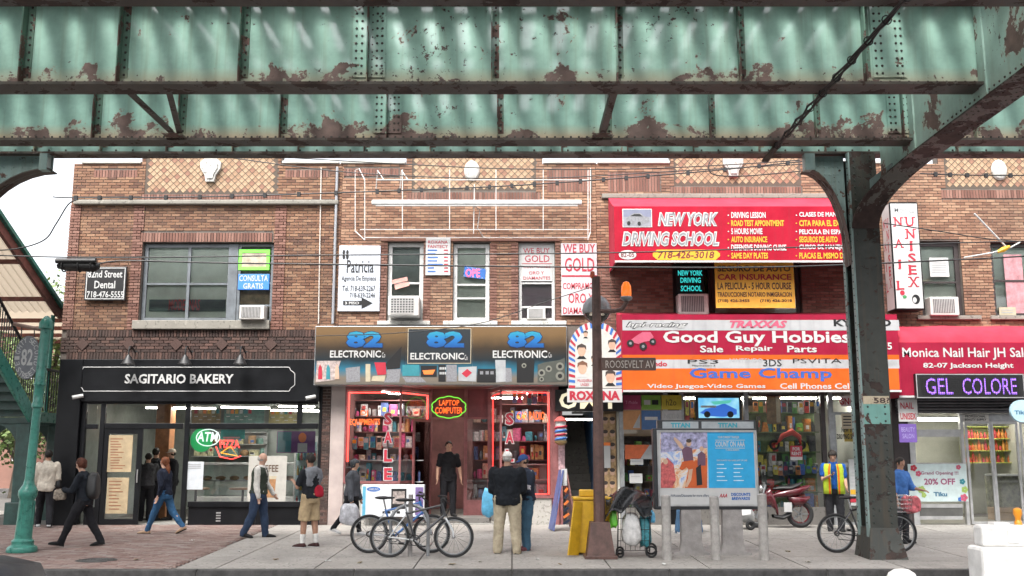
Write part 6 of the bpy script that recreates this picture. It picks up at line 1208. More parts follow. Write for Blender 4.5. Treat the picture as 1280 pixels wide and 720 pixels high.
# ------------------------------------------------------------------ overhead wires
def wire(label, pts, Y, r=.016, clips=0, m='cable'):
    v = [PX(x, y, Y) for x, y in pts]; t = thing('overhead_cable', label, 'cable', tuple(v[len(v)//2])); out = []
    n = len(v)
    for i in range(n-1):
        p0, p1, p2, p3 = v[max(0,i-1)], v[i], v[i+1], v[min(n-1,i+2)]
        for k in range(8): u = k/8; out.append(.5*((2*p1)+(p2-p0)*u+(2*p0-5*p1+4*p2-p3)*u*u+(3*p1-p0-3*p2+p3)*u**3))
    out.append(v[-1]); MB().tube(out, r, 6).build('wire', m, t)
    if clips:
        L_ = 0; last = 0
        for i in range(1, len(out)):
            L_ += (out[i]-out[i-1]).length
            if L_-last > clips: MB().box(out[i].x-.035, out[i].x+.035, Y-.03, Y+.03, out[i].z-.05, out[i].z+.04).build('clip', 'cable', t); last = L_
wire('upper of two straight black wires crossing the second storey windows', [(-40,318),(130,322),(400,319),(760,316),(1000,309),(1330,300)], 20.3, .014); wire('lower of two straight black wires crossing the second storey windows', [(122,330),(160,326),(300,329),(640,333),(760,334),(1000,333),(1330,318)], 20.3, .017)
wire('clipped messenger wire sagging across the parapets', [(66,246),(95,247),(250,246),(420,241),(640,232),(860,216),(1010,201)], 20.6, .014, .45); wire('thin wire dipping from the parapet across the pipe frame', [(280,196),(420,214),(560,222),(700,222),(860,213),(1010,205)], 20.8, .011); wire('slack wire just under the girder at the top of the facade', [(360,197),(520,206),(640,211),(800,211),(960,203),(1010,199)], 20.6, .011); wire('wire crossing the parapet at far right', [(1150,217),(1220,219),(1330,219)], 20.6, .014, .3); wire('looping cable at the left sky gap', [(-30,314),(20,311),(55,300),(70,280),(85,256),(97,249)], 20.4, .014); wire('thin wire over the nail salon windows', [(1105,279),(1180,290),(1240,299),(1330,305)], 21, .012); wire('thin cable running down to the lamp post over the electronics sign', [(395,420),(500,416),(600,404),(680,378),(742,358)], 20, .009); wire('short looped cable hanging by the column knee', [(892,197),(886,206),(892,218),(930,220),(1000,214)], 19.5, .012)
sp = thing('cable_splice', 'black cable splice case hanging from the wires at upper left', 'splice case', tuple(PX(95,345,20.3))); MB().tube([PX(72,333,20.3), PX(82,331,20.3), PX(118,333,20.3), PX(124,333,20.3)], [.05,.12,.12,.05], 12).build('case', 'cable', sp, smooth=True); MB().tube([PX(70,326,20.2), PX(120,326,20.2)], .055, 8).build('upper_case', 'cable', sp, smooth=True); 
for x in (80,100,116): MB().torus(PX(x,332,20.3), .13, .015, 16, 6, 'x').build('band', 'cable', sp)
fl = thing('flagpole_bracket', 'white pole with yellow tip crossing the far right upper wall', 'pole', tuple(PX(1258,312,21.5))); MB().tube([PX(1218,267,21.4), PX(1259,310,21.6)], .02, 6).build('pole', 'frame_white', fl); MB().tube([PX(1205,322,21.5), PX(1240,316,21.5), PX(1262,310,21.5), PX(1275,303,21.5)], .018, 6).build('arm', 'frame_white', fl); MB().tube([PX(1247,315,21.5), PX(1254,312,21.5), PX(1262,308,21.5)], [.03,.06,.03], 8).build('yellow_tip', YEL, fl)
# ------------------------------------------------------------------ brown street lamp with street name sign
mat('lamp_brown', (.105,.055,.045), .5, var=.3, scale=8, bump=.2); b0 = GP(750,697); YL = b0.y
sl_ = thing('street_lamp', 'brown square street lamp post with amber light and name sign', 'lamp post', tuple(b0)); tp = PX(745,346,YL); w = .085
MB().rbox(b0.x-.27, b0.x+.27, YL-.27, YL+.27, b0.z-.01, b0.z+.05, .01).build('base_plate', 'lamp_brown', sl_); mb = MB(); h = PX(750,652,YL).z; mb.add([(b0.x-.23,YL-.23,b0.z+.05),(b0.x+.23,YL-.23,b0.z+.05),(b0.x+.23,YL+.23,b0.z+.05),(b0.x-.23,YL+.23,b0.z+.05),(b0.x-.16,YL-.16,h),(b0.x+.16,YL-.16,h),(b0.x+.16,YL+.16,h),(b0.x-.16,YL+.16,h)], [(0,3,2,1),(4,5,6,7),(0,1,5,4),(1,2,6,5),(2,3,7,6),(3,0,4,7)]); mb.build('base', 'lamp_brown', sl_)
MB().tube([(b0.x,YL,h-.02),(tp.x,YL,tp.z)], [.10,.075], 8).build('pole', 'lamp_brown', sl_)
c = PX(783,372,YL); MB().tube([PX(745,389,YL), PX(768,389,YL), PX(778,386,YL), PX(783,378,YL), c], .038, 8).build('arm', 'lamp_brown', sl_, smooth=True); MB().lathe([(.05,-.06),(.10,-.03),(.11,0),(.09,.02)], c, 14).build('lamp_collar', 'shop_metal', sl_, smooth=True); MB().lathe([(.085,.01),(.09,.08),(.085,.2),(.05,.27),(0,.29)], c, 14).build('amber_globe', C('amber_glass',(.62,.15,.02),rough=.2,emit=(1,.2,.02),es=.25), sl_, smooth=True)
c = PX(746,388,YL+.3); MB().lathe([(.25,-.06),(.26,0),(.24,.1),(.17,.2),(.08,.26),(0,.28)], c, 20).build('lamp_hood', 'shop_metal', sl_, smooth=True); MB().lathe([(.0,-.26),(.1,-.24),(.2,-.14),(.24,-.062)], c, 20).build('lamp_bowl', glassmat('bowl_glass',(.8,.78,.72),2.,.15), sl_, smooth=True); MB().box(c.x-.03, c.x+.03, YL+.05, YL+.1, c.z-.02, c.z+.03).build('bracket', 'lamp_brown', sl_)
c = PX(742,346,YL); MB().lathe([(.03,-.05),(.045,0),(.04,.06),(0,.09)], (c.x-.02, YL-.02, c.z+.02), 10).build('signal_lamp', C('signal_red',(.6,.10,.04),rough=.3), sl_, smooth=True)
nsn = thing('street_name_sign', 'brown ROOSEVELT AV street name sign on the lamp post', 'sign', tuple(PX(786,463,YL-.1))); board((752,447,820,463), YL-.13, .03, C('sign_brown',(.085,.05,.04),rough=.5,var=.2), nsn); text('ROOSEVELT AV', (757,450.5,818,460), YL-.136, C('sign_letter',(.45,.40,.36)), nsn, bold=.0)
# ------------------------------------------------------------------ yellow box, leaning board, trolley
yb0 = GP(737,696); ybx = thing('newspaper_box', 'yellow newspaper box standing behind the brown lamp post', 'newspaper box', tuple(yb0)); mat('box_yellow', (.62,.36,.02), .45, var=.15, scale=6); Yb = YL+.35; xa, xb = PX(718,660,Yb).x, PX(764,660,Yb).x; z1 = PX(735,625,Yb).z; gzz = gz(Yb)
MB().rbox(xa, xb, Yb, Yb+.42, gzz+.03, z1, .03).build('cabinet', 'box_yellow', ybx); MB().rbox(xa-.02, xb+.02, Yb-.03, Yb+.45, z1+.002, z1+.05, .015).build('top', 'box_yellow', ybx); MB().rbox(xa+.1, xb-.12, Yb+.1, Yb+.3, z1+.052, z1+.17, .02).build('coin_unit', 'box_yellow', ybx)
lb = thing('leaning_sign', 'yellow hand lettered sign board leaning on the newspaper box', 'sign', tuple(GP(716,694))); pts = [PX(709,694,YL-.0), PX(722,694,YL+.2), PX(727,628,YL+.3), PX(717,626,YL+.15)]; mb = MB(); v = [Vector(p) for p in pts]; nn = (v[1]-v[0]).cross(v[3]-v[0]).normalized()*-.025; mb.add(v+[p-nn for p in v], [(0,1,2,3),(7,6,5,4),(0,4,5,1),(1,5,6,2),(2,6,7,3),(3,7,4,0)]); mb.build('board', 'box_yellow', lb)
def bil(u, t, o=.006): p = v[0].lerp(v[1], u).lerp(v[3].lerp(v[2], u), t); return tuple(p+nn.normalized()*o)
for k, s in enumerate(('BUY','D','ER','BS')):
    t0 = .80-k*.2; text(s, None, 0, [NAVY,RED,ORG_,RED][k], lb, world=(.12,.88,t0,t0+.15), fn=lambda x, y, z: bil(x, z), bold=.03)
ct = GP(790,697); tr = thing('shopping_trolley', 'wire shopping trolley stuffed with bags under a black plastic sheet', 'trolley', tuple(ct)); Yc = ct.y
def TP(x, y, d=0): return PX(x, y, Yc+d)
fm = MB()
for d in (0, .38):
    for x in (772,812): fm.tube([TP(x,690,d), TP(x+1,628,d)], .012, 6)
    for y in (634,648,662,676,688): fm.tube([TP(772,y,d), TP(812,y,d)], .006, 5)
    for x in range(776,812,6): fm.tube([TP(x,688,d), TP(x,634,d)], .004, 4)
for x in (772,812):
    for y in (634,660,688): fm.tube([TP(x,y,0), TP(x,y,.38)], .006, 5)
fm.build('wire_basket', 'black_iron', tr)
for x in (775,814):
    for d in (-.03, .4): c = TP(x,688,d); rr = .10 if x > 800 else .07; c.z = gz(c.y)+rr; MB().torus(c, rr-.015, .018, 16, 6, 'x' if False else 'y').build('wheel', 'cable', tr)
MB().tube([TP(812,634,.38), TP(817,616,.45), TP(817,616,.0), TP(812,634,0)], .012, 6).build('handle', 'black_iron', tr)
def blob(c, r, seed, amp=.18, n=28, m=20, ex=.62):
    rnd = random.Random(seed); ph = [(rnd.uniform(1.5,5), rnd.uniform(0,6), rnd.uniform(1.5,5), rnd.uniform(0,6)) for _ in range(5)]; mb = MB(); mb.ell((0,0,0), (1,1,1), n, m); out = []; pw = lambda q: math.copysign(abs(q)**ex, q)
    for x, y, z in mb.v:
        d = 1+amp*sum(math.sin(a*x*1.7+b+z*c2)*math.cos(c2*y+d2) for a, b, c2, d2 in ph)/2.2; x, y, z = pw(x), pw(y), pw(z); out.append((c[0]+x*r[0]*d*(1-.12*z), c[1]+y*r[1]*d*(1-.2*z), c[2]+z*r[2]*d))
    mb.v = out; return mb
mat('black_plastic', (.012,.012,.013), .22, var=.2, scale=8, bump=.8, bscale=9); mat('bag_white', (.55,.54,.53), .45, var=.25, scale=9, bump=.5, bscale=14); mat('bag_green', (.15,.55,.05), .4, var=.2, bump=.4, bscale=14); mat('bag_blue', (.10,.38,.60), .4, var=.25, scale=8, bump=.5, bscale=12)
def bag(name, label, m, c, r, seed, amp=.16): tag(blob(c, r, seed, amp).build(name, m, smooth='all'), label, 'bag')
bag('plastic_bag', 'white plastic bag with handles inside the wire trolley', 'bag_white', TP(789,661,.1), (.16,.16,.27), 1, .05); bag('plastic_bag', 'teal printed bag inside the wire trolley beside the white one', C('bag_teal',(.05,.28,.33),rough=.5,var=.4,scale=14,bump=.4), TP(806,663,.2), (.10,.15,.27), 2, .1); bag('plastic_bag', 'bright green plastic bag tied to the trolley side', 'bag_green', TP(767,648,.1), (.06,.08,.16), 3)
sh = []
for j in range(9):
    row = []
    for i in range(17):
        u, t = i/16, j/8; x = 757+u*58; y = 616+12*abs(u-.45)*1.2-8*math.sin(u*3.1)+t*26+4*math.sin(u*14+t*3)*(.3+t); row.append(PX(x, y, Yc-.12+.0*t+.06*math.sin(u*11+t*5)+(1-t)*.45))
    sh.append(row)
o = MB().sheet(sh).build('plastic_sheet', 'black_plastic', smooth='all'); o.modifiers.new('s', 'SOLIDIFY').thickness = .006; tag(o, 'crumpled black plastic sheet covering the top of the trolley', 'plastic sheet')
bag('plastic_bag', 'small blue bag hanging at the right of the trolley', 'bag_blue', TP(815,646,.1), (.05,.07,.10), 4)
# ------------------------------------------------------------------ sandwich board by the stair entrance
sb = GP(704,662); ab = thing('sandwich_board', 'folding sandwich board with blue sides near the stair entrance', 'sign', tuple(sb)); Y0 = sb.y
def slab4(pts, th, nm, m, par):
    v = [Vector(p) for p in pts]; nn = (v[1]-v[0]).cross(v[3]-v[0]).normalized()*th; mb = MB(); mb.add(v+[p+nn for p in v], [(0,1,2,3),(7,6,5,4),(0,4,5,1),(1,5,6,2),(2,6,7,3),(3,7,4,0)]); return mb.build(nm, m, par)
slab4([PX(687,661,Y0), PX(693,664,Y0-.5), PX(705,588,Y0-.25), PX(700,588,Y0+.2)], .03, 'panel', C('board_blue',(.10,.13,.30),rough=.5,var=.3,scale=6), ab); slab4([PX(713,658,Y0+.25), PX(722,662,Y0-.4), PX(709,588,Y0-.25), PX(704,588,Y0+.2)], .03, 'panel', C('board_red',(.23,.10,.09),rough=.6,var=.3,scale=5), ab); slab4([PX(701,607,Y0-.2), PX(709,607,Y0-.27), PX(709,586,Y0-.26), PX(702,586,Y0-.2)], .01, 'paper', W_, ab)
for k in range(6): MB().bar(PX(704+k*.4,655-k*8,Y0-.28), PX(712-k*.5,650-k*8,Y0-.28), .01, .05).build('stripe', ORG_ if k % 2 else NAVY, ab)
# ------------------------------------------------------------------ advertising panel and bollards
gA_ = GP(882,694); YA = gA_.y; ad = thing('advertising_panel', 'free standing advertising panel with colourful poster on two concrete legs', 'advertising panel', tuple(gA_))
a = RC(817,535.5,948,637,YA); MB().rbox(a[0], a[1], YA+.004, YA+.2, a[2], a[3], .015).build('cabinet', C('panel_dark',(.03,.032,.036),rough=.4,var=.2), ad); a = RC(822,525,945,539,YA); MB().rbox(a[0], a[1], YA+.03, YA+.17, a[2], a[3], .01).build('header', 'panel_dark', ad)
for x0, x1 in ((828,873),(877,942)): prect(x0,527,x1,536,YA+.026,C('header_grey',(.33,.36,.38)),ad,'header_plate'); xm = (x0+x1)/2; text('TITAN', (xm-12,528.5,xm+12,534.5), YA+.022, C('print_cyan',(.03,.30,.38)), ad, bold=.05)
prect(823,538.5,946,632,YA,W_,ad,'poster')
mph, N, L, b = nmat('poster_photo'); g = N.new('ShaderNodeNewGeometry'); nz = noise(N, L, g.outputs['Position'], 3.5, 6, .7, 1.5); L.new(ramp(N, L, nz, [(.28,(.10,.08,.30)),(.40,(.25,.35,.6)),(.48,(.60,.60,.62)),(.55,(.65,.45,.28)),(.63,(.55,.15,.05)),(.72,(.20,.06,.04))]), b.inputs['Base Color']); b.inputs['Roughness'].default_value = .35
prect(826,540.5,884,610,YA-.003,mph,ad,'poster_picture'); PS = C('pic_skin2',(.52,.34,.24)); PV = C('pic_vest',(.13,.06,.10)); PO = C('pic_orangered',(.50,.09,.015)); 
pq = lambda pts, m, o: poly(pts, YA-.003-.002*o, m, ad, 'poster_figure')
pq([(826,540.5),(884,540.5),(884,560),(826,566)], C('pic_lilac',(.34,.33,.50),var=.5,scale=12), 1); pq([(856,610),(862,578),(884,572),(884,610)], PO, 1); pq([(848,548),(851,553),(866,560),(868,570),(860,577),(850,578),(848,568)], PV, 3) if False else None
pq([(852,562),(858,558),(865,560),(867,576),(855,578)], PV, 3); pq([(853,577),(867,575),(866,586),(861,587),(858,584),(853,588),(849,586)], PO, 4); pq([(861,587),(866,586),(864,600),(859,609),(856,608),(860,598)], PS, 3); pq([(851,553),(843,546),(842,549),(850,560),(853,562),(855,559)], PS, 3); pell(861,554,3.2,4,YA-.013,PS,ad,'poster_figure'); pell(861,551,3.4,2.4,YA-.015,HAIR0,ad,'poster_figure')
pq([(872,568),(877,564),(882,568),(882,582),(872,582)], PV, 3); pell(877,561,2.6,3.2,YA-.013,PS,ad,'poster_figure'); pq([(826,580),(834,572),(842,580),(845,600),(840,610),(826,610)], C('pic_pinkred',(.50,.10,.10),var=.4,scale=16), 3); pell(832,577,3,3.4,YA-.013,PS,ad,'poster_figure'); pq([(870,585),(876,580),(878,606),(871,607)], K_, 4)
prect(885,540.5,943,610,YA-.003,C('poster_blue',(.025,.33,.62),rough=.35,var=.08),ad,'poster_field'); Yq = YA-.006
for s, b_ in (('YOUR CURRENT TRAVELER',(897,545,924,548)),('COUNT ON AAA',(894,551.5,931,558.5)),('TO SPECIAL MOMENTS',(907,561.5,924,563.5)),('DISCOUNTS YOU USED JUST UP LIKE',(896,574.5,934,577))): text(s, b_, Yq, W_, ad, bold=.02)
for y in (549.8,559.8): prect(894,y,931,y+.7,Yq,W_,ad,'poster_line')
for k in range(5):
    for x in (896,917): prect(x, 580+k*5, x+[9,12,8,10,13][k], 581.2+k*5, Yq, C('print_sky',(.45,.62,.72)), ad, 'poster_line')
text('AAA.com/Discounts for more offers', (838,617.5,886,621), YA-.004, C('print_slate2',(.12,.14,.18)), ad, bold=.02); text('AAA', (899,617,909,622), YA-.004, RED, ad, shear=.3, bold=.03); text('DISCOUNTS\n&REWARDS', (914,616,938,625), YA-.004, BLU, ad, bold=.04)
mb = MB(); r = RC(822,537.8,947,632.8,YA); framebox(mb, r[0], r[1], r[2], r[3], .028, YA-.02, YA-.001); mb.build('poster_frame', 'aluminium', ad); mat('concrete_leg', (.30,.28,.27), .8, var=.2, scale=5, bump=.4)
for x in (865.5,917.5):
    c = PX(x,690,YA); z1 = PX(x,634,YA).z; s = .0143; mb = MB(); prof = [(-22*s,0),(22*s,0),(22*s,.035),(15*s,.06),(12.5*s,.2),(11.5*s,z1-gz(YA)),(-11.5*s,z1-gz(YA)),(-12.5*s,.2),(-15*s,.06),(-22*s,.035)]; mb.prism([(c.x+a_, gz(YA)+b_) for a_, b_ in prof], YA+.02, YA+.18); mb.build('leg', 'concrete_leg', ad)
for i, (x, yt) in enumerate(((834,619),(895,620),(955.5,617))):
    c = GP(x,700); z1 = PX(x,yt,c.y).z; o = MB().lathe([(.078,0),(.078,z1-c.z-.02),(.06,z1-c.z),(0,z1-c.z+.005)], c, 14).build('bollard', C('bollard_grey',(.36,.34,.32),rough=.55,metal=.2,var=.2,scale=10), smooth=True)
    tag(o, ['grey steel bollard in front of the panel\'s left edge','grey steel bollard in front of the middle of the advertising panel','grey steel bollard right of the advertising panel'][i], 'bollard', 'bollards by the advertising panel')
# ------------------------------------------------------------------ white road barrier, white drum top, parked car tail
mat('barrier_white', (.64,.63,.61), .55, var=.14, scale=4, bump=.3); Yw = 14.0; x0 = PX(1230,670,Yw).x; z1 = PX(1240,657,Yw).z; z2 = PX(1240,684,Yw).z
bw = thing('road_barrier', 'white plastic road barrier with orange light at lower right', 'barrier', (x0+.9, Yw+.2, 0)); MB().rbox(x0, x0+1.8, Yw+.06, Yw+.34, z2, z1, .04).build('upper_block', 'barrier_white', bw); MB().rbox(x0-.06, x0+1.9, Yw-.05, Yw+.45, 0, z2, .05).build('lower_block', 'barrier_white', bw)
for k in range(3): MB().rbox(x0+.35+k*.5, x0+.5+k*.5, Yw+.045, Yw+.06, z2+.05, z1-.06, .01).build('recess_rib', 'barrier_white', bw)
for k in range(4): MB().rbox(x0+.12+k*.45, x0+.30+k*.45, Yw-.058, Yw-.046, .12, z2-.1, .01).build('panel_rib', 'barrier_white', bw)
for k in range(3): MB().rbox(x0+.2+k*.55, x0+.42+k*.55, Yw+.1, Yw+.3, z1-.012, z1+.035, .012).build('top_lug', 'barrier_white', bw)
c = PX(1273,655,Yw+.2); MB().lathe([(.05,-.02),(.05,.03),(.035,.05),(.04,.09),(.06,.14),(.055,.2),(.02,.22),(0,.22)], c, 12).build('warning_light', C('warn_orange',(.75,.28,.02),rough=.3), bw, smooth=True)
c = PX(1127,716,14.2); mb = MB(); mb.lathe([(.24,-c.z),(.22,-.1),(.17,.0),(.1,.045),(0,.06)], c, 18); tag(mb.build('traffic_drum', 'barrier_white', smooth=True), 'white rounded drum top at the bottom edge right of centre', 'drum')
car = thing('parked_car', 'dark car corner cut off at the bottom left corner', 'car', (-5.6, 8.6, 0)); xt = PX(12,722,8.4).x; mat('car_black', (.008,.009,.012), .38, var=.1, spec=.3)
bd = MB(); sec = []
for i, (x, zt_, hw) in enumerate(((xt-4.2,.72,.6),(xt-4.0,.8,.78),(xt-3.0,.9,.85),(xt-1.5,.98,.86),(xt-.5,.98,.84),(xt-.15,.92,.78),(xt,.75,.66))): sec.append([(x, 8.6+hw*a_, z_) for a_, z_ in ((-1,.25),(-1.02,.55),(-.98,zt_-.12),(-.85,zt_),(0,zt_+.04),(.85,zt_),(.98,zt_-.12),(1.02,.55),(1,.25))])
bd.sheet(sec); nb = len(sec[0]); bd.add(sec[-1], [tuple(range(nb-1,-1,-1))]); bd.add(sec[0], [tuple(range(nb))]); bd.build('body', 'car_black', car, smooth=True)
cb_ = MB(); s2 = []
for x, z_, hw in ((xt-3.2,1.0,.72),(xt-2.5,1.42,.60),(xt-1.5,1.45,.60),(xt-.75,1.05,.72)): s2.append([(x, 8.6+hw*a_, q) for a_, q in ((-1.1,1.0),(-1,z_-.05),(-.8,z_),(.8,z_),(1,z_-.05),(1.1,1.0))])
cb_.sheet(s2).build('cabin', C('car_glass',(.02,.025,.03),rough=.08), car, smooth=True)
for x in (xt-.85, xt-3.3):
    for y in (7.78, 9.42): w_ = MB().torus((x,y,.32), .23, .09, 24, 8).build('wheel', 'cable', car, smooth=True); MB().lathe([(0,-.05),(.2,-.05),(.2,.05),(0,.05)], (x,y,.32), 16, 'y').build('rim', 'aluminium', w_)
for y in (7.95, 9.25): MB().rbox(xt-.06, xt+.005, y-.12, y+.12, .45, .58, .02).build('tail_light', C('tail_red',(.4,.02,.02),rough=.2), car)
# ------------------------------------------------------------------ bicycles
mat('tyre', (.02,.02,.021), .8, var=.2); mat('rim_alu', (.35,.36,.37), .3, metal=.8, var=.1); mat('chrome', (.5,.5,.5), .25, metal=.9, var=.05)
def bicycle(label, x, y, Y, rz, fc, fc2, wb=1.08, r=.335, basket=False, seatm='cable', wheel_m='tyre', lean=0.):
    """built facing +x, rear hub at the origin's left"""
    t = thing('bicycle', label, 'bicycle', (x, Y, gz(Y)), rz); t.rotation_euler = (R(lean), 0, rz); fm_ = C('bike_'+fc[0], fc[1], rough=.3, coat=.4, var=.05); f2 = C('bike_'+fc2[0], fc2[1], rough=.3, coat=.4, var=.05)
    H = Vector((-wb/2,0,r)); F = Vector((wb/2,0,r)); BB = Vector((-wb/2+.43,0,r-.05)); ST = Vector((-wb/2+.27,0,.80)); HT = Vector((wb/2-.20,0,.86)); HB = Vector((wb/2-.155,0,.70))
    for c in (H, F):
        w = MB().torus(c, r-.022, .024, 40, 8).build('wheel', wheel_m, t, True, True); MB().torus(c, r-.052, .013, 40, 6).build('rim', 'rim_alu', w, True, True); sp_ = MB()
        for k in range(16): a = k*math.pi/8; sp_.tube([c+Vector((.02*math.cos(a+.6),.02*(-1)**k,.02*math.sin(a+.6))), c+Vector(((r-.06)*math.cos(a),0,(r-.06)*math.sin(a)))], .0028, 4)
        tag(sp_.build('spokes', 'chrome', w, False, True), kind='stuff'); MB().lathe([(.02,-.05),(.03,-.02),(.03,.02),(.02,.05)], c, 10, 'y').build('hub', 'chrome', w, True, True)
    g = MB(); g.tube([ST+Vector((0,0,-.05)), BB], .017, 8); g.tube([BB, HB], .022, 8); g.tube([ST+Vector((.01,0,-.08)), HT], .019, 8); g.tube([HT+Vector((-.01,0,.03)), HB+Vector((.01,0,-.03))], .024, 8); g.build('frame', fm_, t, True, True)
    g = MB()
    for s in (-1,1): g.tube([BB+Vector((0,s*.03,0)), H+Vector((0,s*.06,0))], .011, 6); g.tube([ST+Vector((0,s*.02,-.1)), H+Vector((0,s*.06,0))], .010, 6); 
    g.build('rear_stays', f2, t, True, True); g = MB()
    for s in (-1,1): g.tube([HB+Vector((.02,s*.05,-.06)), F+Vector((-.02,s*.055,.12)), F+Vector((0,s*.055,0))], [.018,.017,.011], 6)
    g.tube([HB+Vector((.02,-.055,-.06)), HB+Vector((.02,.055,-.06))], .018, 6); g.build('fork', f2, t, True, True)
    MB().tube([ST+Vector((.02,0,-.1)), ST+Vector((-.03,0,.12))], .014, 8).build('seat_post', 'chrome', t, True, True); sm = MB(); sm.ell(ST+Vector((-.05,0,.145)), (.14,.075,.03), 14, 8); sm.ell(ST+Vector((.07,0,.145)), (.10,.028,.022), 10, 6); sm.build('saddle', seatm, t, True, True)
    st = HT+Vector((.06,0,.12)); MB().tube([HT+Vector((-.01,0,.02)), HT+Vector((-.02,0,.09)), st], .016, 8).build('stem', 'cable', t, True, True); g = MB(); g.tube([st+Vector((-.06,-.30,.03)), st+Vector((0,-.12,.02)), st, st+Vector((0,.12,.02)), st+Vector((-.06,.30,.03))], .013, 8); g.build('handlebar', 'cable', t, True, True)
    for s in (-1,1): MB().tube([st+Vector((-.06,s*.30,.03)), st+Vector((-.10,s*.38,.03))], .018, 8).build('grip', 'tyre', t, True, True); MB().tube([st+Vector((-.03,s*.26,.0)), st+Vector((.03,s*.3,-.05))], .006, 5).build('brake_lever', 'cable', t, True, True)
    g = MB(); g.torus(BB+Vector((0,-.05,0)), .085, .008, 24, 5); g.lathe([(.02,-.06),(.035,-.055),(.035,-.045),(.02,-.04)], BB, 12, 'y'); g.build('chainring', 'black_iron', t, True, True)
    for s, a in ((-1,-.6),(1,-.6+math.pi)): e = BB+Vector((.17*math.cos(a), s*.08, .17*math.sin(a))); cr = MB().tube([BB+Vector((0,s*.07,0)), e], .012, 6).build('crank', 'rim_alu', t, True, True); MB().box(e.x-.05, e.x+.05, min(e.y, e.y+s*.09), max(e.y, e.y+s*.09), e.z-.012, e.z+.012).build('pedal', 'cable', cr, False, True)
    g = MB(); g.tube([BB+Vector((0,-.05,.085)), H+Vector((0,-.05,.04))], .006, 4); g.tube([BB+Vector((0,-.05,-.085)), H+Vector((0.02,-.05,-.10)), H+Vector((0,-.05,-.04))], .006, 4); g.build('chain', 'black_iron', t, False, True); MB().torus(H+Vector((0,-.045,0)), .04, .012, 16, 5).build('sprocket', 'black_iron', t, True, True); g = MB()
    for k in range(3): g.tube([HT+Vector((.03,.05-.03*k,.1)), HT+Vector((.14,.02*k,.02-.03*k)), HB+Vector((.03,.0,.0)), F.lerp(HB,.4)+Vector((0,.03*k,0))], .005, 4)
    g.build('brake_cable', 'cable', t, False, True)
    if basket:
        g = MB(); c = HT+Vector((.26,0,.0))
        for k in range(5):
            z = -.16+k*.07; w_ = .13+.012*k
            for s in (-1,1): g.tube([c+Vector((-w_,s*w_*1.1,z)), c+Vector((w_,s*w_*1.1,z))], .006, 4); g.tube([c+Vector((s*w_,-w_*1.1,z)), c+Vector((s*w_,w_*1.1,z))], .006, 4)
        for k in range(7):
            q_ = -.13+k*.043
            for s in (-1,1): g.tube([c+Vector((q_,s*.143,-.16)), c+Vector((q_*1.35,s*.195,.12))], .004, 4); g.tube([c+Vector((s*.13,q_*1.05,-.16)), c+Vector((s*.178,q_*1.4,.12))], .004, 4)
        g.tube([c+Vector((-.13,0,-.16)), c+Vector((.13,0,-.16))], .006, 4); g.build('basket', 'chrome', t, False, True)
    return t
gb = GP(527,697); bicycle('black and white mountain bike leaning in front, facing right', PX(527,672,gb.y).x, 0, gb.y, R(0), ('dark',(.025,.026,.03)), ('white',(.55,.56,.57)), lean=-2)
gb2 = GP(500,693); bicycle('blue and grey bicycle parked behind the black and white mountain bike', PX(500,670,gb2.y+.15).x, 0, gb2.y+.2, R(2), ('blue',(.03,.14,.42)), ('silver',(.4,.42,.45)), r=.33, lean=2)
gb3 = GP(1084,695); bicycle('dark bicycle with wire basket standing behind the steel column', PX(1084,671,17.95).x, 0, 17.95, R(0), ('black',(.02,.02,.022)), ('dark',(.025,.026,.03)), basket=True)
bkx = PX(1138,630,17.95); bag('shoulder_bag', 'pink and white bag in the wire basket of the bicycle by the column', C('bag_pink',(.55,.12,.14),rough=.7,var=.5,scale=14), bkx+Vector((0,0,.0)), (.15,.14,.15), 8)
c = GP(512,695); rk = thing('bike_rack', 'grey steel hoop rack between the two parked bicycles', 'bike rack', tuple(c)); yk = gb.y+.22; x = PX(512,650,yk).x; zt_ = PX(512,640,yk).z; g = MB(); g.tube([(x-.32,yk,gz(yk)),(x-.32,yk,.75)]+[(x-.32*math.cos(a),yk,.75+.28*math.sin(a)) for a in [math.pi*k/10 for k in range(1,10)]]+[(x+.32,yk,.75),(x+.32,yk,gz(yk))], .03, 10); g.build('hoop', 'shop_metal', rk, smooth=True); MB().tube([(x+.02,yk-.05,gz(yk)),(x+.02,yk-.05,PX(512,618,yk).z)], .04, 10).build('post', 'concrete_leg', rk, smooth=True)
# ------------------------------------------------------------------ red moped by the hobby shop
mo = GP(975,663); YM = 22.75; mp = thing('moped', 'dark red electric moped parked by the hobby shop window', 'moped', (PX(975,660,YM).x, YM, gz(YM))); MR = C('moped_red',(.085,.007,.012),rough=.25,coat=.6,var=.05)
def MPt(x, y, d=0): return PX(x, y, YM+d)
for x, y, rr in ((1000,644,.30),(946,648,.26)):
    c = MPt(x,y); c.z = gz(YM)+rr+.0; w = MB().torus(c, rr-.05, .055, 28, 8).build('wheel', 'tyre', mp, True); MB().torus(c, rr-.10, .02, 24, 6).build('rim', MR if x > 980 else 'rim_alu', w, True); g = MB()
    for k in range(5): a = k*1.257; g.bar(c, c+Vector(((rr-.1)*math.cos(a),0,(rr-.1)*math.sin(a))), .03, .03)
    g.build('wheel_spokes', 'rim_alu', w)
def loft(prof, nm, m):
    g = []; n = 12
    for x, y, ry, rz in prof: c = MPt(x,y); g.append([(c.x, c.y+ry*math.cos(2*math.pi*k/n), c.z+rz*math.sin(2*math.pi*k/n)) for k in range(n+1)])
    MB().sheet(g).build(nm, m, mp, smooth=True)
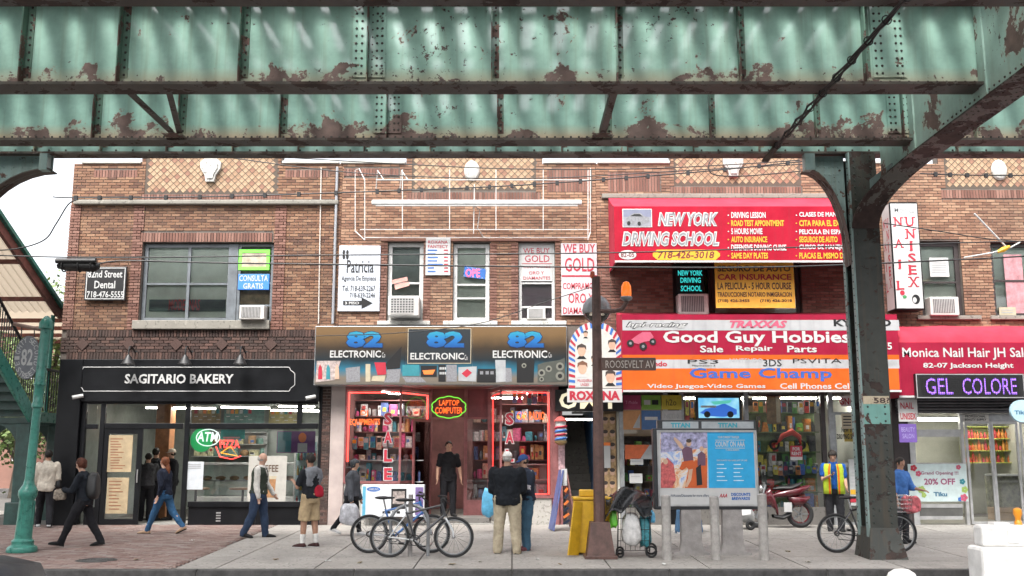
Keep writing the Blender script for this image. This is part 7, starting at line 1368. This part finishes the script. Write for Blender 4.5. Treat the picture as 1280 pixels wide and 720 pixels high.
loft([(964,620,.03,.03),(972,618,.11,.07),(985,616,.13,.10),(998,614,.12,.10),(1008,610,.07,.06),(1013,608,.02,.02)], 'seat_cowl', MR); loft([(966,611,.03,.02),(975,610,.11,.05),(988,610,.12,.055),(998,606,.09,.05),(1003,603,.02,.02)], 'seat', 'cable'); loft([(953,626,.02,.03),(957,622,.10,.16),(962,620,.12,.2),(968,628,.10,.16),(972,640,.08,.1)], 'leg_shield', MR); loft([(985,622,.05,.06),(992,626,.12,.12),(1004,626,.12,.10),(1012,622,.04,.03)], 'rear_cowl', MR); loft([(966,645,.12,.04),(978,647,.13,.05),(988,642,.12,.06)], 'footboard', 'cable'); loft([(938,641,.03,.02),(944,636,.07,.035),(952,640,.05,.02)], 'front_mudguard', MR)
MB().tube([MPt(946,648,-.05), MPt(953,620,-.02), MPt(957,606)], .03, 8).build('fork', 'rim_alu', mp, True); g = MB(); g.tube([MPt(962,606,-.32), MPt(957,604,-.1), MPt(957,604,.1), MPt(962,606,.32)], .016, 8); g.build('handlebar', 'cable', mp, True); MB().ell(MPt(951,611), (.06,.08,.09)).build('headlamp', 'chrome', mp, True)
for d in (-.22,.22): MB().tube([MPt(958,604,d), MPt(954,594,d)], .007, 5).build('mirror_stem', 'cable', mp); MB().ell(MPt(954,592,d), (.02,.06,.045)).build('mirror', 'cable', mp, True)
prect(980,628,990,640,YM-.15,W_,mp,'price_card')
wm = thing('toy_car', 'white ride-on toy car behind the advertising panel', 'toy', tuple(PX(930,655,22.4))); g = []
for x, y, ry, rz in ((915,648,.03,.05),(920,645,.2,.12),(928,643,.24,.18),(936,642,.22,.2),(942,646,.1,.1)): c = PX(x,y,22.4); g.append([(c.x, c.y+ry*math.cos(k*math.pi/5), c.z+rz*math.sin(k*math.pi/5)) for k in range(11)])
MB().sheet(g).build('shell', W_, wm, smooth=True)
for x in (921,938): c = PX(x,653,22.15); c.z = gz(22.15)+.11; MB().torus(c, .07, .04, 18, 8).build('wheel', 'tyre', wm, True)

rl = random.Random(77)
for i, (x, y, c_) in enumerate(((300,690,(.45,.44,.42)),(345,700,(.25,.18,.12)),(410,702,(.5,.5,.48)),(450,704,(.2,.16,.1)),(600,703,(.45,.42,.36)),(672,700,(.3,.22,.15)),(700,706,(.5,.5,.5)),(830,706,(.22,.17,.11)),(985,690,(.48,.47,.45)),(1010,703,(.3,.24,.15)),(1165,690,(.5,.49,.47)),(170,700,(.4,.36,.3)),(240,676,(.2,.15,.1)),(565,706,(.35,.30,.22)))):
    g_ = GP(x, y); n_ = 4; a_ = rl.uniform(0, 3); w_ = rl.uniform(.03,.07); rows_ = []
    for j in range(n_):
        rows_.append([(g_.x+(u-1.5)/3*w_*2*math.cos(a_)-(j-1.5)/3*w_*math.sin(a_), g_.y+(u-1.5)/3*w_*2*math.sin(a_)+(j-1.5)/3*w_*math.cos(a_), g_.z+.006+rl.uniform(0,.022)) for u in range(n_)])
    o = MB().sheet(rows_).build('litter', C('litter_%d' % (i % 5), c_, rough=.8)); o.modifiers.new('s','SOLIDIFY').thickness = .003; tag(o, 'small crumpled scrap of litter on the pavement near the kerb', 'litter', 'scraps of litter on the pavement')
# ------------------------------------------------------------------ people
from mathutils import noise as mnoise
def skinmat(n, c): 
    if n not in MATS: mat(n, c, .55, var=.12, scale=25, spec=.35)
    return MATS[n]
def cloth(n, c, rough=.9, **k):
    if n not in MATS: mat(n, c, rough, var=k.get('var', .22), scale=k.get('scale', 7), bump=.35, bscale=30, spec=.2)
    return MATS[n]
def remesh(mb, vox, amp=0., freq=7., seed=0):
    me = bpy.data.meshes.new('r'); me.from_pydata(mb.v, [], mb.f); o = bpy.data.objects.new('r', me)
    m = o.modifiers.new('r', 'REMESH'); m.mode = 'VOXEL'; m.voxel_size = vox; s = o.modifiers.new('s', 'SMOOTH'); s.factor = .5; s.iterations = 3
    out = tmp_mesh(o); bpy.data.objects.remove(o); bpy.data.meshes.remove(me)
    r = MB(); off = Vector((seed*3.1, seed*1.7, 0))
    if amp: r.v = [tuple(v.co + v.normal*amp*(mnoise.noise(Vector((v.co.x*freq, v.co.y*freq, v.co.z*freq*.55))+off)+.5*mnoise.noise(v.co*freq*2.3+off))) for v in out.vertices]
    else: r.v = [tuple(v.co) for v in out.vertices]
    r.f = [tuple(p.vertices) for p in out.polygons]; bpy.data.meshes.remove(out); return r
def rings(mb, rs, n=14):      # closed loft of elliptical rings: (centre, axis_x, axis_y) half-axis vectors
    vs, fs = [], []
    for c, ax, ay in rs:
        for k in range(n): t = 2*math.pi*k/n; vs.append(c+ax*math.cos(t)+ay*math.sin(t))
    for i in range(len(rs)-1):
        for k in range(n): fs.append((i*n+k, i*n+(k+1) % n, (i+1)*n+(k+1) % n, (i+1)*n+k))
    fs.append(tuple(range(n-1,-1,-1))); fs.append(tuple(range((len(rs)-1)*n, len(rs)*n))); mb.add(vs, fs)
def cap_tube(mb, pts, rs, n=10):
    mb.tube(pts, rs, n)
    for p, r in zip(pts, rs): mb.ell(p, (r*.995,)*3, n, 6)
SK = {'fair': (.50,.30,.22), 'tan': (.38,.21,.14), 'mid': (.44,.26,.18)}
def person(label, px, fy, H, rz, pose, fit, Y=None, group=None, lift=0):
    Y = Y or GP(px, fy).y; X = PX(px, fy, Y).x; z0 = gz(Y)+lift
    t = thing('person', label, 'person', (X, Y, z0), R(rz), group); P_ = lambda k, d=0: pose.get(k, d)
    tl = R(P_('lean', 2)); u = Vector((math.sin(tl), 0, math.cos(tl))); fw = Vector((math.cos(tl), 0, -math.sin(tl))); sd = Vector((0,1,0)); wf = fit.get('w', 1.0)
    P = Vector((0,0,.53*H)); J = {}
    for s, nm in ((1,'l'),(-1,'r')):
        a, k = R(P_('hip_'+nm, 0)), R(P_('knee_'+nm, 3)); hip = P+Vector((0,s*.052*H*wf,-.01*H)); sp_ = Vector((0,s*P_('spread',.012)*H,0)); kn = hip+Vector((math.sin(a),0,-math.cos(a)))*.245*H+sp_*.5; an = kn+Vector((math.sin(a-k),0,-math.cos(a-k)))*.235*H+sp_*.5
        fp = a-k if P_('toe_'+nm) is None else R(P_('toe_'+nm)); fd = Vector((math.cos(fp*.8), s*.12, math.sin(fp*.8))); fd.normalize(); dn = Vector((math.sin(fp*.8)*.9, 0, -math.cos(fp*.8))); J[nm] = (hip, kn, an, fd, dn)
    low = min(min((J[n][2]+J[n][4]*.045*H).z, (J[n][2]+J[n][4]*.045*H+J[n][3]*.1*H).z) for n in 'lr'); sh = Vector((0,0,-low)); P = P+sh
    for n in 'lr': h, k, a, f, d = J[n]; J[n] = (h+sh, k+sh, a+sh, f, d)
    N = P+u*.29*H; hp = R(P_('head', 0)); hy = R(P_('yaw', 0)); A = {}
    for s, nm in ((1,'l'),(-1,'r')):
        S = N-u*.028*H+sd*s*.108*H*wf; b, e, ab = R(P_('arm_'+nm, 4)), R(P_('elbow_'+nm, 12)), R(P_('abd_'+nm, 7)); inn = R(P_('in_'+nm, 0))
        E = S+Vector((math.sin(b)*math.cos(ab), s*math.sin(ab), -math.cos(b)*math.cos(ab)))*.172*H; q = b+e; wd = Vector((math.sin(q)*math.cos(inn), -s*math.sin(inn)*1.0+s*math.sin(ab)*.4, -math.cos(q)*math.cos(inn*.5))); wd.normalize(); Wr = E+wd*.145*H; A[nm] = (S, E, Wr, wd)
    def torso(mb, g, t0=-.07, t1=.3, sc=1.0):
        prof = [(-.07,.082,.078),(-.02,.098,.088),(.04,.09,.078),(.11,.086,.072),(.18,.1,.078),(.235,.112,.074),(.27,.098,.058),(.292,.055,.045)]; rs = []
        for tt, w, d in prof:
            if tt < t0-1e-6 or tt > t1: continue
            bel = fit.get('belly', 0)*math.exp(-((tt-.06)/.08)**2); rs.append((P+u*tt*H+fw*(bel*.5-.005)*H, fw*(d*H*(1+bel*5)+g)*sc, sd*(w*H*wf+g)*sc))
        rings(mb, rs)
    # ---- body, one continuous surface
    b = MB(); torso(b, 0); HC = N+u*.035*H+Vector((math.sin(tl+hp),0,math.cos(tl+hp)))*.066*H; cap_tube(b, [N-u*.01*H, HC-u*.03*H], [.036*H,.034*H])
    HM = Matrix.Rotation(hy, 3, 'Z') @ Matrix.Rotation(tl+hp, 3, 'Y'); hh = .0672*H
    def hpnt(x, y, z): return HC+HM @ Vector((x, y, z))*hh
    b.ell(HC+HM @ Vector((-.06,0,.12))*hh, (.80*hh,.66*hh,.86*hh), 14, 10, HM); b.ell(hpnt(.22,0,-.42), (.46*hh,.46*hh,.58*hh), 12, 8, HM); b.ell(hpnt(.80,0,-.12), (.13*hh,.11*hh,.2*hh), 8, 6, HM); b.ell(hpnt(.62,0,-.52), (.12*hh,.22*hh,.10*hh), 8, 6, HM)
    for s in (-1,1): b.ell(hpnt(-.08,s*.68,-.05), (.16*hh,.07*hh,.24*hh), 8, 6, HM)
    for n in 'lr':
        S, E, Wr, wd = A[n]; s = 1 if n == 'l' else -1; cap_tube(b, [S, E, Wr], [.033*H,.025*H,.0165*H]); hx = wd; fwd = P_('palm_'+n, None); side_ = Vector((0,0,1)).cross(hx); side_ = side_.normalized() if side_.length > .1 else Vector((1,0,0)); hn = hx.cross(side_)
        if abs(hx.z) > .6: side_ = Vector((1,0,0)); side_ = (side_-hx*side_.dot(hx)).normalized(); hn = hx.cross(side_)
        pc = Wr+hx*.028*H; rm = Matrix((side_, hn, hx)).transposed(); b.ell(pc, (.022*H,.010*H,.03*H), 10, 8, rm); curl = P_('curl_'+n, .5)
        for k, (o_, L_) in enumerate(((.014,.036),(.005,.041),(-.005,.038),(-.013,.031))):
            r0 = Wr+hx*.050*H+side_*o_*H; c1 = r0+hx*L_*.5*H*math.cos(curl*.5)-hn*s*L_*.5*H*math.sin(curl*.5); c2 = c1+hx*L_*.5*H*math.cos(curl*1.5)-hn*s*L_*.5*H*math.sin(curl*1.5); cap_tube(b, [r0-hx*.01*H, c1, c2], [.0055*H,.005*H,.0042*H], 8)
        r0 = Wr+hx*.018*H+side_*.018*H; cap_tube(b, [r0, r0+side_*.014*H+hx*.014*H, r0+side_*.015*H+hx*.034*H], [.0065*H,.0055*H,.0045*H], 8)
        hip, kn, an, fd, dn = J[n]; cap_tube(b, [hip, kn, kn.lerp(an,.35), an], [.058*H*wf,.036*H,.034*H,.021*H]); cap_tube(b, [an, an+dn*.022*H+fd*.045*H, an+dn*.030*H+fd*.085*H], [.019*H,.014*H,.009*H], 8)
    sm = skinmat('skin_'+fit.get('skin','mid'), SK[fit.get('skin','mid')]); body = remesh(b, .0105).build('body', sm, t, 'all', True)
    for s in (-1,1): MB().ell(hpnt(.60,s*.26,.04), (.07*hh,.1*hh,.05*hh), 8, 6, HM).build('eye', C('eye_dark',(.03,.02,.02),rough=.2), body, 'all', True)
    # ---- hair
    hm = fit.get('hair')
    if hm:
        h = MB(); st = fit.get('style','short') if not fit.get('cap') else 'bald'; mm = cloth('hair_'+hm[0], hm[1], .6, var=.4, scale=20); ex = {'short': 1.07, 'curly': 1.2, 'bald': 1.03, 'long': 1.12}[st]
        h.ell(hpnt(-.16,0,.22 if st != 'bald' else -.1), (.80*hh*ex,.70*hh*ex,.80*hh*ex if st != 'bald' else .5*hh), 14, 10, HM)
        if st in ('long','curly'): h.ell(hpnt(-.4,0,-.15), (.5*hh,.68*hh,.7*hh), 12, 8, HM)
        if st == 'long': cap_tube(h, [hpnt(-.55,0,-.3), hpnt(-.75,0,-1.2)-u*.0, hpnt(-.7,.1,-2.2), hpnt(-.62,.15,-3.0)], [.42*hh,.5*hh,.42*hh,.16*hh])
        h2 = remesh(h, .012, .012 if st == 'curly' else .005, 26 if st == 'curly' else 40)
        cut = [];      # keep the face free
        inv = HM.transposed()
        for v in h2.v:
            q = inv @ (Vector(v)-HC)/hh
            if q.x > .30 and q.z < .42: q.x = .30+(q.x-.30)*.1; v = HC+HM @ q*hh
            cut.append(tuple(v))
        h2.v = cut; h2.build('hair', mm, t, 'all', True)
    if fit.get('cap'):
        cn, cc = fit['cap']; cm = cloth('cap_'+cn, cc, .8); h = MB(); h.ell(hpnt(-.10,0,.30), (.90*hh,.76*hh,.76*hh), 16, 10, HM); h2 = remesh(h, .012); inv = HM.transposed(); h2.v = [tuple(HC+HM @ Vector(((inv @ (Vector(v)-HC)/hh).x, (inv @ (Vector(v)-HC)/hh).y, max(.22, (inv @ (Vector(v)-HC)/hh).z)))*hh) for v in h2.v]; co = h2.build('cap', cm, t, 'all', True)
        g = []
        for i in range(7):
            a = -1.1+2.2*i/6; g.append([hpnt(.62*math.cos(a)+.1, .66*math.sin(a), .27), hpnt(1.28*math.cos(a*.8)+.0, .62*math.sin(a), .16)])
        o = MB().sheet(g).build('visor', cloth('cap_'+fit.get('visor',(cn,cc))[0], fit.get('visor',(cn,cc))[1], .8), co, 'all', True); o.modifiers.new('s','SOLIDIFY').thickness = .006
    # ---- trousers
    def legs(mb, end, g0, g1):
        torso(mb, .012+g0*.3, -.07, .05)
        for n in 'lr':
            hip, kn, an, fd, dn = J[n]
            if end >= 1: cap_tube(mb, [hip, hip.lerp(kn,.5), kn, kn.lerp(an,.45), an+(an-kn).normalized()*.015*H], [.060*H*wf+g0,.054*H+g0,.041*H+g1,.036*H+g1,.030*H+g1])
            else: e_ = hip.lerp(kn, end*1.6); cap_tube(mb, [hip, hip.lerp(kn,.5)], [.060*H*wf+g0,.055*H+g0]); mb.tube([hip.lerp(kn,.4), e_], [.055*H+g0,.054*H+g1], 14)
    if fit.get('legs'):
        nm, c, end, g0, g1 = fit['legs']; mb = MB(); legs(mb, end, g0, g1); remesh(mb, .0135, .013, 10, 3).build('shorts' if end < 1 else 'trousers', cloth('cloth_'+nm, c), t, 'all', True)
    # ---- tops
    for (part, nm, c, g, arm, t0) in fit.get('tops', ()):
        mb = MB(); torso(mb, g, t0, .3); 
        if part in ('jacket','hoodie','shirt'): mb.ell(N+u*.004*H, (.05*H+g*.5,.055*H+g*.5,.03*H), 12, 6)
        for n in 'lr':
            S, E, Wr, wd = A[n]
            if arm > 0:
                mb.ell(S-u*.006*H, (.036*H+g*.6,)*3, 12, 8)
                if arm <= .5: cap_tube(mb, [S-u*.006*H, S.lerp(E, arm*1.7)], [.036*H+g*.6,.032*H+g*.7])
                else: cap_tube(mb, [S, E, E.lerp(Wr, (arm-.5)*2)], [.036*H+g*.6,.030*H+g*.8,.021*H+g*.8])
        remesh(mb, .0135, .017, 9, 5+len(nm)).build(part, cloth('cloth_'+nm, c), t, 'all', True)
    # ---- shoes and socks
    sn, sc_ = fit.get('shoe', ('black',(.015,.015,.016)))
    for n in 'lr':
        hip, kn, an, fd, dn = J[n]; mb = MB(); sdv = fd.cross(dn).normalized()
        rs = [];
        for f_, hgt, w_ in ((-.038,.032,.022),(-.025,.044,.028),(.02,.046,.029),(.06,.038,.031),(.1,.028,.029),(.128,.018,.02)): c = an+fd*f_*H+dn*(.046*H-hgt*H*.5); rs.append((c, -dn*hgt*H*.55, sdv*w_*H))
        rings(mb, rs, 12); mb.ell(an+dn*.012*H, (.032*H,.030*H,.028*H), 10, 6); so_ = remesh(mb, .011).build('shoe', cloth('shoe_'+sn, sc_, .6), t, 'all', True); sl2 = MB()
        rings(sl2, [(an+fd*f_*H+dn*.044*H, dn*.006*H, sdv*w_*H) for f_, w_ in ((-.038,.018),(-.025,.027),(.02,.028),(.06,.031),(.1,.029),(.127,.018))], 12); sl2.build('sole', cloth('sole_'+fit.get('sole',('dark',(.03,.03,.03)))[0], fit.get('sole',('dark',(.03,.03,.03)))[1], .8), so_, 'all', True)
        if fit.get('socks'): mb = MB(); cap_tube(mb, [an+(kn-an)*.35, an], [.033*H,.026*H]); remesh(mb, .012).build('sock', cloth('sock_white', (.65,.64,.62)), t, 'all', True)
    t['_J'] = 0; del t['_J']
    return dict(t=t, P=P, N=N, A=A, J=J, HC=HC, u=u, fw=fw, H=H, hh=hh, hpnt=hpnt)
def hang(d, name, label, mb, m, cat='bag'):      # a carried thing, placed in the world by the carrier's frame
    Mx = Matrix.Translation(Vector(d['t'].location)) @ Matrix.Rotation(d['t'].rotation_euler.z, 4, 'Z'); mb.v = [tuple(Mx @ Vector(v)) for v in mb.v]
    return tag(mb.build(name, m, smooth='all'), label, cat)
BLK = ('black',(.014,.015,.018)); DNAVY = ('navy',(.018,.022,.034))
LEFT, RIGHT, FRONT, BACK = 180, 0, -90, 90
# 1 woman in black walking left with backpack
d = person('woman in black with backpack and short curly red brown hair, walking left', 101, 683, 1.66, LEFT+4, dict(hip_l=27, knee_l=6, hip_r=-18, knee_r=12, toe_l=10, toe_r=-12, lean=6, head=16, arm_l=22, elbow_l=70, in_l=35, arm_r=4, elbow_r=18), dict(hair=('auburn',(.10,.035,.022)), style='curly', skin='fair', w=.95, legs=('black2',(.016,.016,.019),1,.010,.012), tops=(('jacket','navyblack',(.015,.018,.024),.024,.95,-.05),)))
N = d['N']; H = d['H']; mb = blob(N+Vector((-.20,0,-.22)), (.11,.15,.25), 21, .05); hang(d, 'backpack', 'black backpack worn by the woman walking left', mb, 'black_iron', 'backpack'); Wl = d['A']['l'][2]; hang(d, 'handbag', 'small beige print handbag held at the waist by the woman in black', blob(Wl+Vector((.06,0,-.08)), (.11,.06,.10), 22, .06), cloth('bag_beige',(.32,.27,.22), var=.5, scale=22))
# 2 man in pale shirt behind the pillar, back view
d = person('man in pale shirt and dark trousers walking behind the lamp post at far left', 54, 660, 1.74, BACK+25, dict(hip_l=16, knee_l=4, hip_r=-12, knee_r=14, arm_r=-5, elbow_r=30), dict(hair=('black',(.02,.016,.014)), skin='tan', legs=('black2',(.016,.016,.019),1,.012,.014), tops=(('shirt','cream',(.50,.45,.38),.03,1,-.07),), shoe=('white',(.55,.55,.55))), Y=22.9)
hang(d, 'shoulder_bag', 'dark shoulder bag of the man in the pale shirt', blob(d['P']+Vector((.05,-.24,.06)), (.14,.06,.13), 24, .05), 'black_iron')
# 3 woman with long auburn hair in jeans
d = person('woman with long auburn hair, dark top and blue jeans, striding left', 203, 667, 1.64, LEFT-14, dict(hip_l=24, knee_l=4, hip_r=-24, knee_r=16, toe_r=-28, lean=4, arm_l=-14, elbow_l=30, arm_r=-6, elbow_r=38), dict(hair=('auburn2',(.15,.05,.022)), style='long', skin='fair', w=.9, legs=('jeans',(.035,.10,.20),1,.004,.004), tops=(('shirt','navy',(.014,.018,.032),.014,.9,-.03),), shoe=('tan',(.40,.27,.18))))
# 4 older man in vest
d = person('bald older man in white shirt, dark green vest and jeans, walking right', 321, 672, 1.70, RIGHT-8, dict(hip_l=12, knee_l=5, hip_r=-10, knee_r=14, toe_r=-10, lean=4, head=8, arm_r=2, elbow_r=10, arm_l=10, elbow_l=25), dict(hair=('grey',(.42,.40,.38)), style='bald', skin='fair', belly=.012, legs=('denim',(.035,.055,.10),1,.012,.016), tops=(('shirt','whiteshirt',(.58,.56,.52),.018,1,-.02),('vest','olive',(.045,.055,.042),.032,0,-.04))))
# 5 man with hoodie over the shoulders
d = person('man in dark tee and khaki shorts with grey hoodie over his shoulders', 386, 684, 1.70, LEFT-35, dict(hip_l=6, knee_l=4, hip_r=-3, knee_r=4, head=8, arm_l=20, elbow_l=95, in_l=25, arm_r=16, elbow_r=90, in_r=25), dict(hair=('dark',(.03,.025,.022)), skin='tan', belly=.01, legs=('khaki',(.40,.30,.18),.62,.014,.02), tops=(('shirt','blacktee',(.016,.018,.022),.024,.42,-.06),), socks=True, shoe=('redblack',(.05,.02,.02)), sole=('pale',(.5,.5,.5))))
mb = MB(); N = d['N']; rings(mb, [(N+Vector((-.09,0,-.30)), Vector((.05,0,0)), Vector((0,.18,0))), (N+Vector((-.11,0,-.14)), Vector((.06,0,0)), Vector((0,.21,0))), (N+Vector((-.06,0,0)), Vector((.10,0,0)), Vector((0,.20,0))), (N+Vector((-.02,0,.04)), Vector((.09,0,0)), Vector((0,.12,0)))]); mb.ell(N+Vector((-.12,0,-.02)), (.07,.12,.08)); hang(d, 'hooded_sweatshirt', 'grey hoodie draped over the shoulders of the man in shorts', remesh(mb, .014, .02, 12), cloth('cloth_greyhood',(.20,.21,.23)), 'hoodie'); hang(d, 'waist_pouch', 'red pouch at the back of the man in khaki shorts', blob(d['P']+Vector((-.14,-.06,.10)), (.06,.10,.11), 31, .05), cloth('pouch_red',(.42,.02,.04)))
# 6 hooded woman with bag
d = person('small figure in grey hood and black trousers carrying a white printed bag', 438, 669, 1.56, RIGHT-12, dict(hip_l=14, knee_l=4, hip_r=-16, knee_r=24, toe_r=-20, lean=5, head=6, arm_r=0, elbow_r=8), dict(hair=('hood',(.05,.055,.062)), style='curly', skin='mid', w=.92, legs=('black2',(.016,.016,.019),1,.004,.003), tops=(('hoodie','greyhood2',(.075,.08,.092),.026,1,-.05),), shoe=('white',(.55,.55,.55)), sole=('pale',(.5,.5,.5))))
Wr = d['A']['r'][2]; hang(d, 'carrier_bag', 'white carrier bag with blue and red print held by the hooded figure', blob(Wr+Vector((-.02,-.02,-.30)), (.20,.10,.22), 33, .06), C('bag_print',(.50,.50,.54),rough=.45,var=.35,scale=8,bump=.4))
# 7 man in doorway
d = person('man in black tee shirt and trousers standing in the electronics doorway', 560, 645, 1.78, FRONT+14, dict(hip_l=4, hip_r=-2, arm_r=4, elbow_r=14, arm_l=2, elbow_l=10, abd_l=14, abd_r=14), dict(hair=('black',(.02,.016,.014)), skin='mid', legs=('black2',(.016,.016,.019),1,.014,.016), tops=(('shirt','black3',(.012,.012,.014),.022,.42,-.05),)), Y=24.45, lift=.12)
# 8 man in white cap, back view
d = person('man in white cap, black jacket and khaki trousers seen from behind', 634, 692, 1.76, BACK-6, dict(hip_l=3, hip_r=-1, spread=.035, arm_l=8, elbow_l=50, in_l=30, arm_r=10, elbow_r=60, in_r=30), dict(cap=('white',(.78,.76,.73)), hair=('grey',(.42,.40,.38)), skin='mid', w=1.22, legs=('khaki2',(.42,.36,.26),1,.026,.03), tops=(('jacket','blackjkt',(.012,.014,.018),.05,1,-.07),), shoe=('brown',(.06,.05,.045))))
# 9 man in blue cap
d = person('man in blue cap and dark jacket talking beside the white cap man', 657, 682, 1.70, LEFT+30, dict(hip_l=4, hip_r=-3, head=14, arm_l=14, elbow_l=85, in_l=20, arm_r=16, elbow_r=80, in_r=25), dict(cap=('blue',(.03,.07,.20)), hair=('dark',(.03,.025,.022)), skin='mid', legs=('jeans2',(.05,.11,.17),1,.012,.014), tops=(('shirt','stripe',(.45,.42,.45),.016,.9,-.03),('jacket','navyjkt',(.025,.032,.05),.034,.95,-.05)), shoe=('maroon',(.14,.05,.06)), sole=('pale',(.5,.5,.5))), Y=18.3)
bag('plastic_bag', 'pale blue plastic bag standing by the doorway, left of the white cap man', 'bag_blue', PX(610,628,21.6), (.13,.11,.30), 41, .08)
# 10 person behind the advertising panel
person('person in blue jeans and white trainers hidden behind the advertising panel', 861, 667, 1.72, BACK, dict(hip_l=3, hip_r=-3, spread=.075), dict(hair=('black',(.02,.016,.014)), skin='tan', legs=('jeans3',(.07,.14,.24),1,.014,.018), tops=(('shirt','grey4',(.2,.2,.22),.02,.45,-.05),), shoe=('white',(.55,.55,.55)), sole=('pale',(.5,.5,.5))))
# 11 man in safety vest
d = person('man in blue tee and orange yellow safety vest looking at his phone', 1045, 657, 1.72, FRONT-14, dict(head=26, hip_l=2, hip_r=-2, arm_r=18, elbow_r=92, in_r=38, arm_l=8, elbow_l=40), dict(hair=('dark',(.03,.025,.022)), style='curly', skin='mid', belly=.014, w=1.04, legs=('charcoal',(.03,.03,.034),1,.014,.018), tops=(('shirt','royal',(.012,.07,.27),.024,.42,-.06),)), Y=22.0)
N, P, H = d['N'], d['P'], d['H']
for s in (-1,1):
    for nm, c, x0, x1 in (('vest_panel',(.42,.55,.04),.038,.13),('vest_stripe',(.70,.15,.02),.045,.068)):
        g = []; e = .016 if nm == 'vest_panel' else .022
        for j in range(9):
            tt = -.08+.37*j/8; row = []
            for i in range(6):
                yy = (x0+(x1-x0)*i/5)*H*(1 if tt < .2 else 1-.2*(tt-.2)/.09); w_ = .112*H; dpt = (.082+.014*math.exp(-((tt-.06)/.08)**2))*H+.03+e-(.06 if tt > .26 else 0)*0
                row.append(P+d['u']*tt*H+Vector((dpt*math.sqrt(max(.05,1-(yy/(w_*1.25))**2)),s*yy,0))+Vector((-.05*max(0,(tt-.22))/.07 if tt > .22 else 0,0,0)))
            g.append(row)
        o = MB().sheet(g).build(nm, cloth('hv_'+nm, c, .7), d['t'], 'all', True); o.modifiers.new('s','SOLIDIFY').thickness = .008
Wr = d['A']['r'][2]; mb = MB(); mb.rbox(-.04,.04,-.006,.006,-.07,.07,.006); mb.v = [tuple(Vector(v)+Wr+Vector((.09,.05,.03))) for v in mb.v]; hang(d, 'phone', 'black phone held by the man in the safety vest', mb, 'cable', 'phone')
# 12-14 customers in the bakery doorway
for i, (px, h, rot, wv, lab) in enumerate((((181),1.62,BACK+10,('shirt','grey5',(.05,.05,.055)),'customer in dark clothes nearest the bakery door, back turned'),((190),1.74,BACK-5,('jacket','black6',(.012,.013,.016)),'taller customer in black jacket inside the bakery doorway'),((211),1.72,LEFT+40,('jacket','black6',(.012,.013,.016)),'customer in pale cap and dark jacket inside the bakery'))):
    person(lab, px, 650, h, rot, dict(hip_l=4, hip_r=-3, elbow_r=40 if i < 2 else 110, arm_r=12 if i < 2 else 55), dict(hair=('black',(.02,.016,.014)), cap=('pale',(.50,.44,.36)) if i == 2 else None, skin='mid', legs=('black2',(.016,.016,.019),1,.012,.012), tops=((wv[0], wv[1], wv[2], .03, 1, -.06),)), Y=24.4+.25*i, lift=.0)
# 15 person half hidden by the column
person('person in blue and white top mostly hidden behind the steel column', 1128, 660, 1.62, FRONT+30, dict(head=15, arm_l=20, elbow_l=60), dict(hair=('dark',(.03,.025,.022)), skin='tan', legs=('charcoal',(.03,.03,.034),1,.012,.012), tops=(('shirt','bluewhite',(.06,.16,.42),.024,.6,-.05),)), Y=19.6)
bpy.data.scenes.remove(TMP)
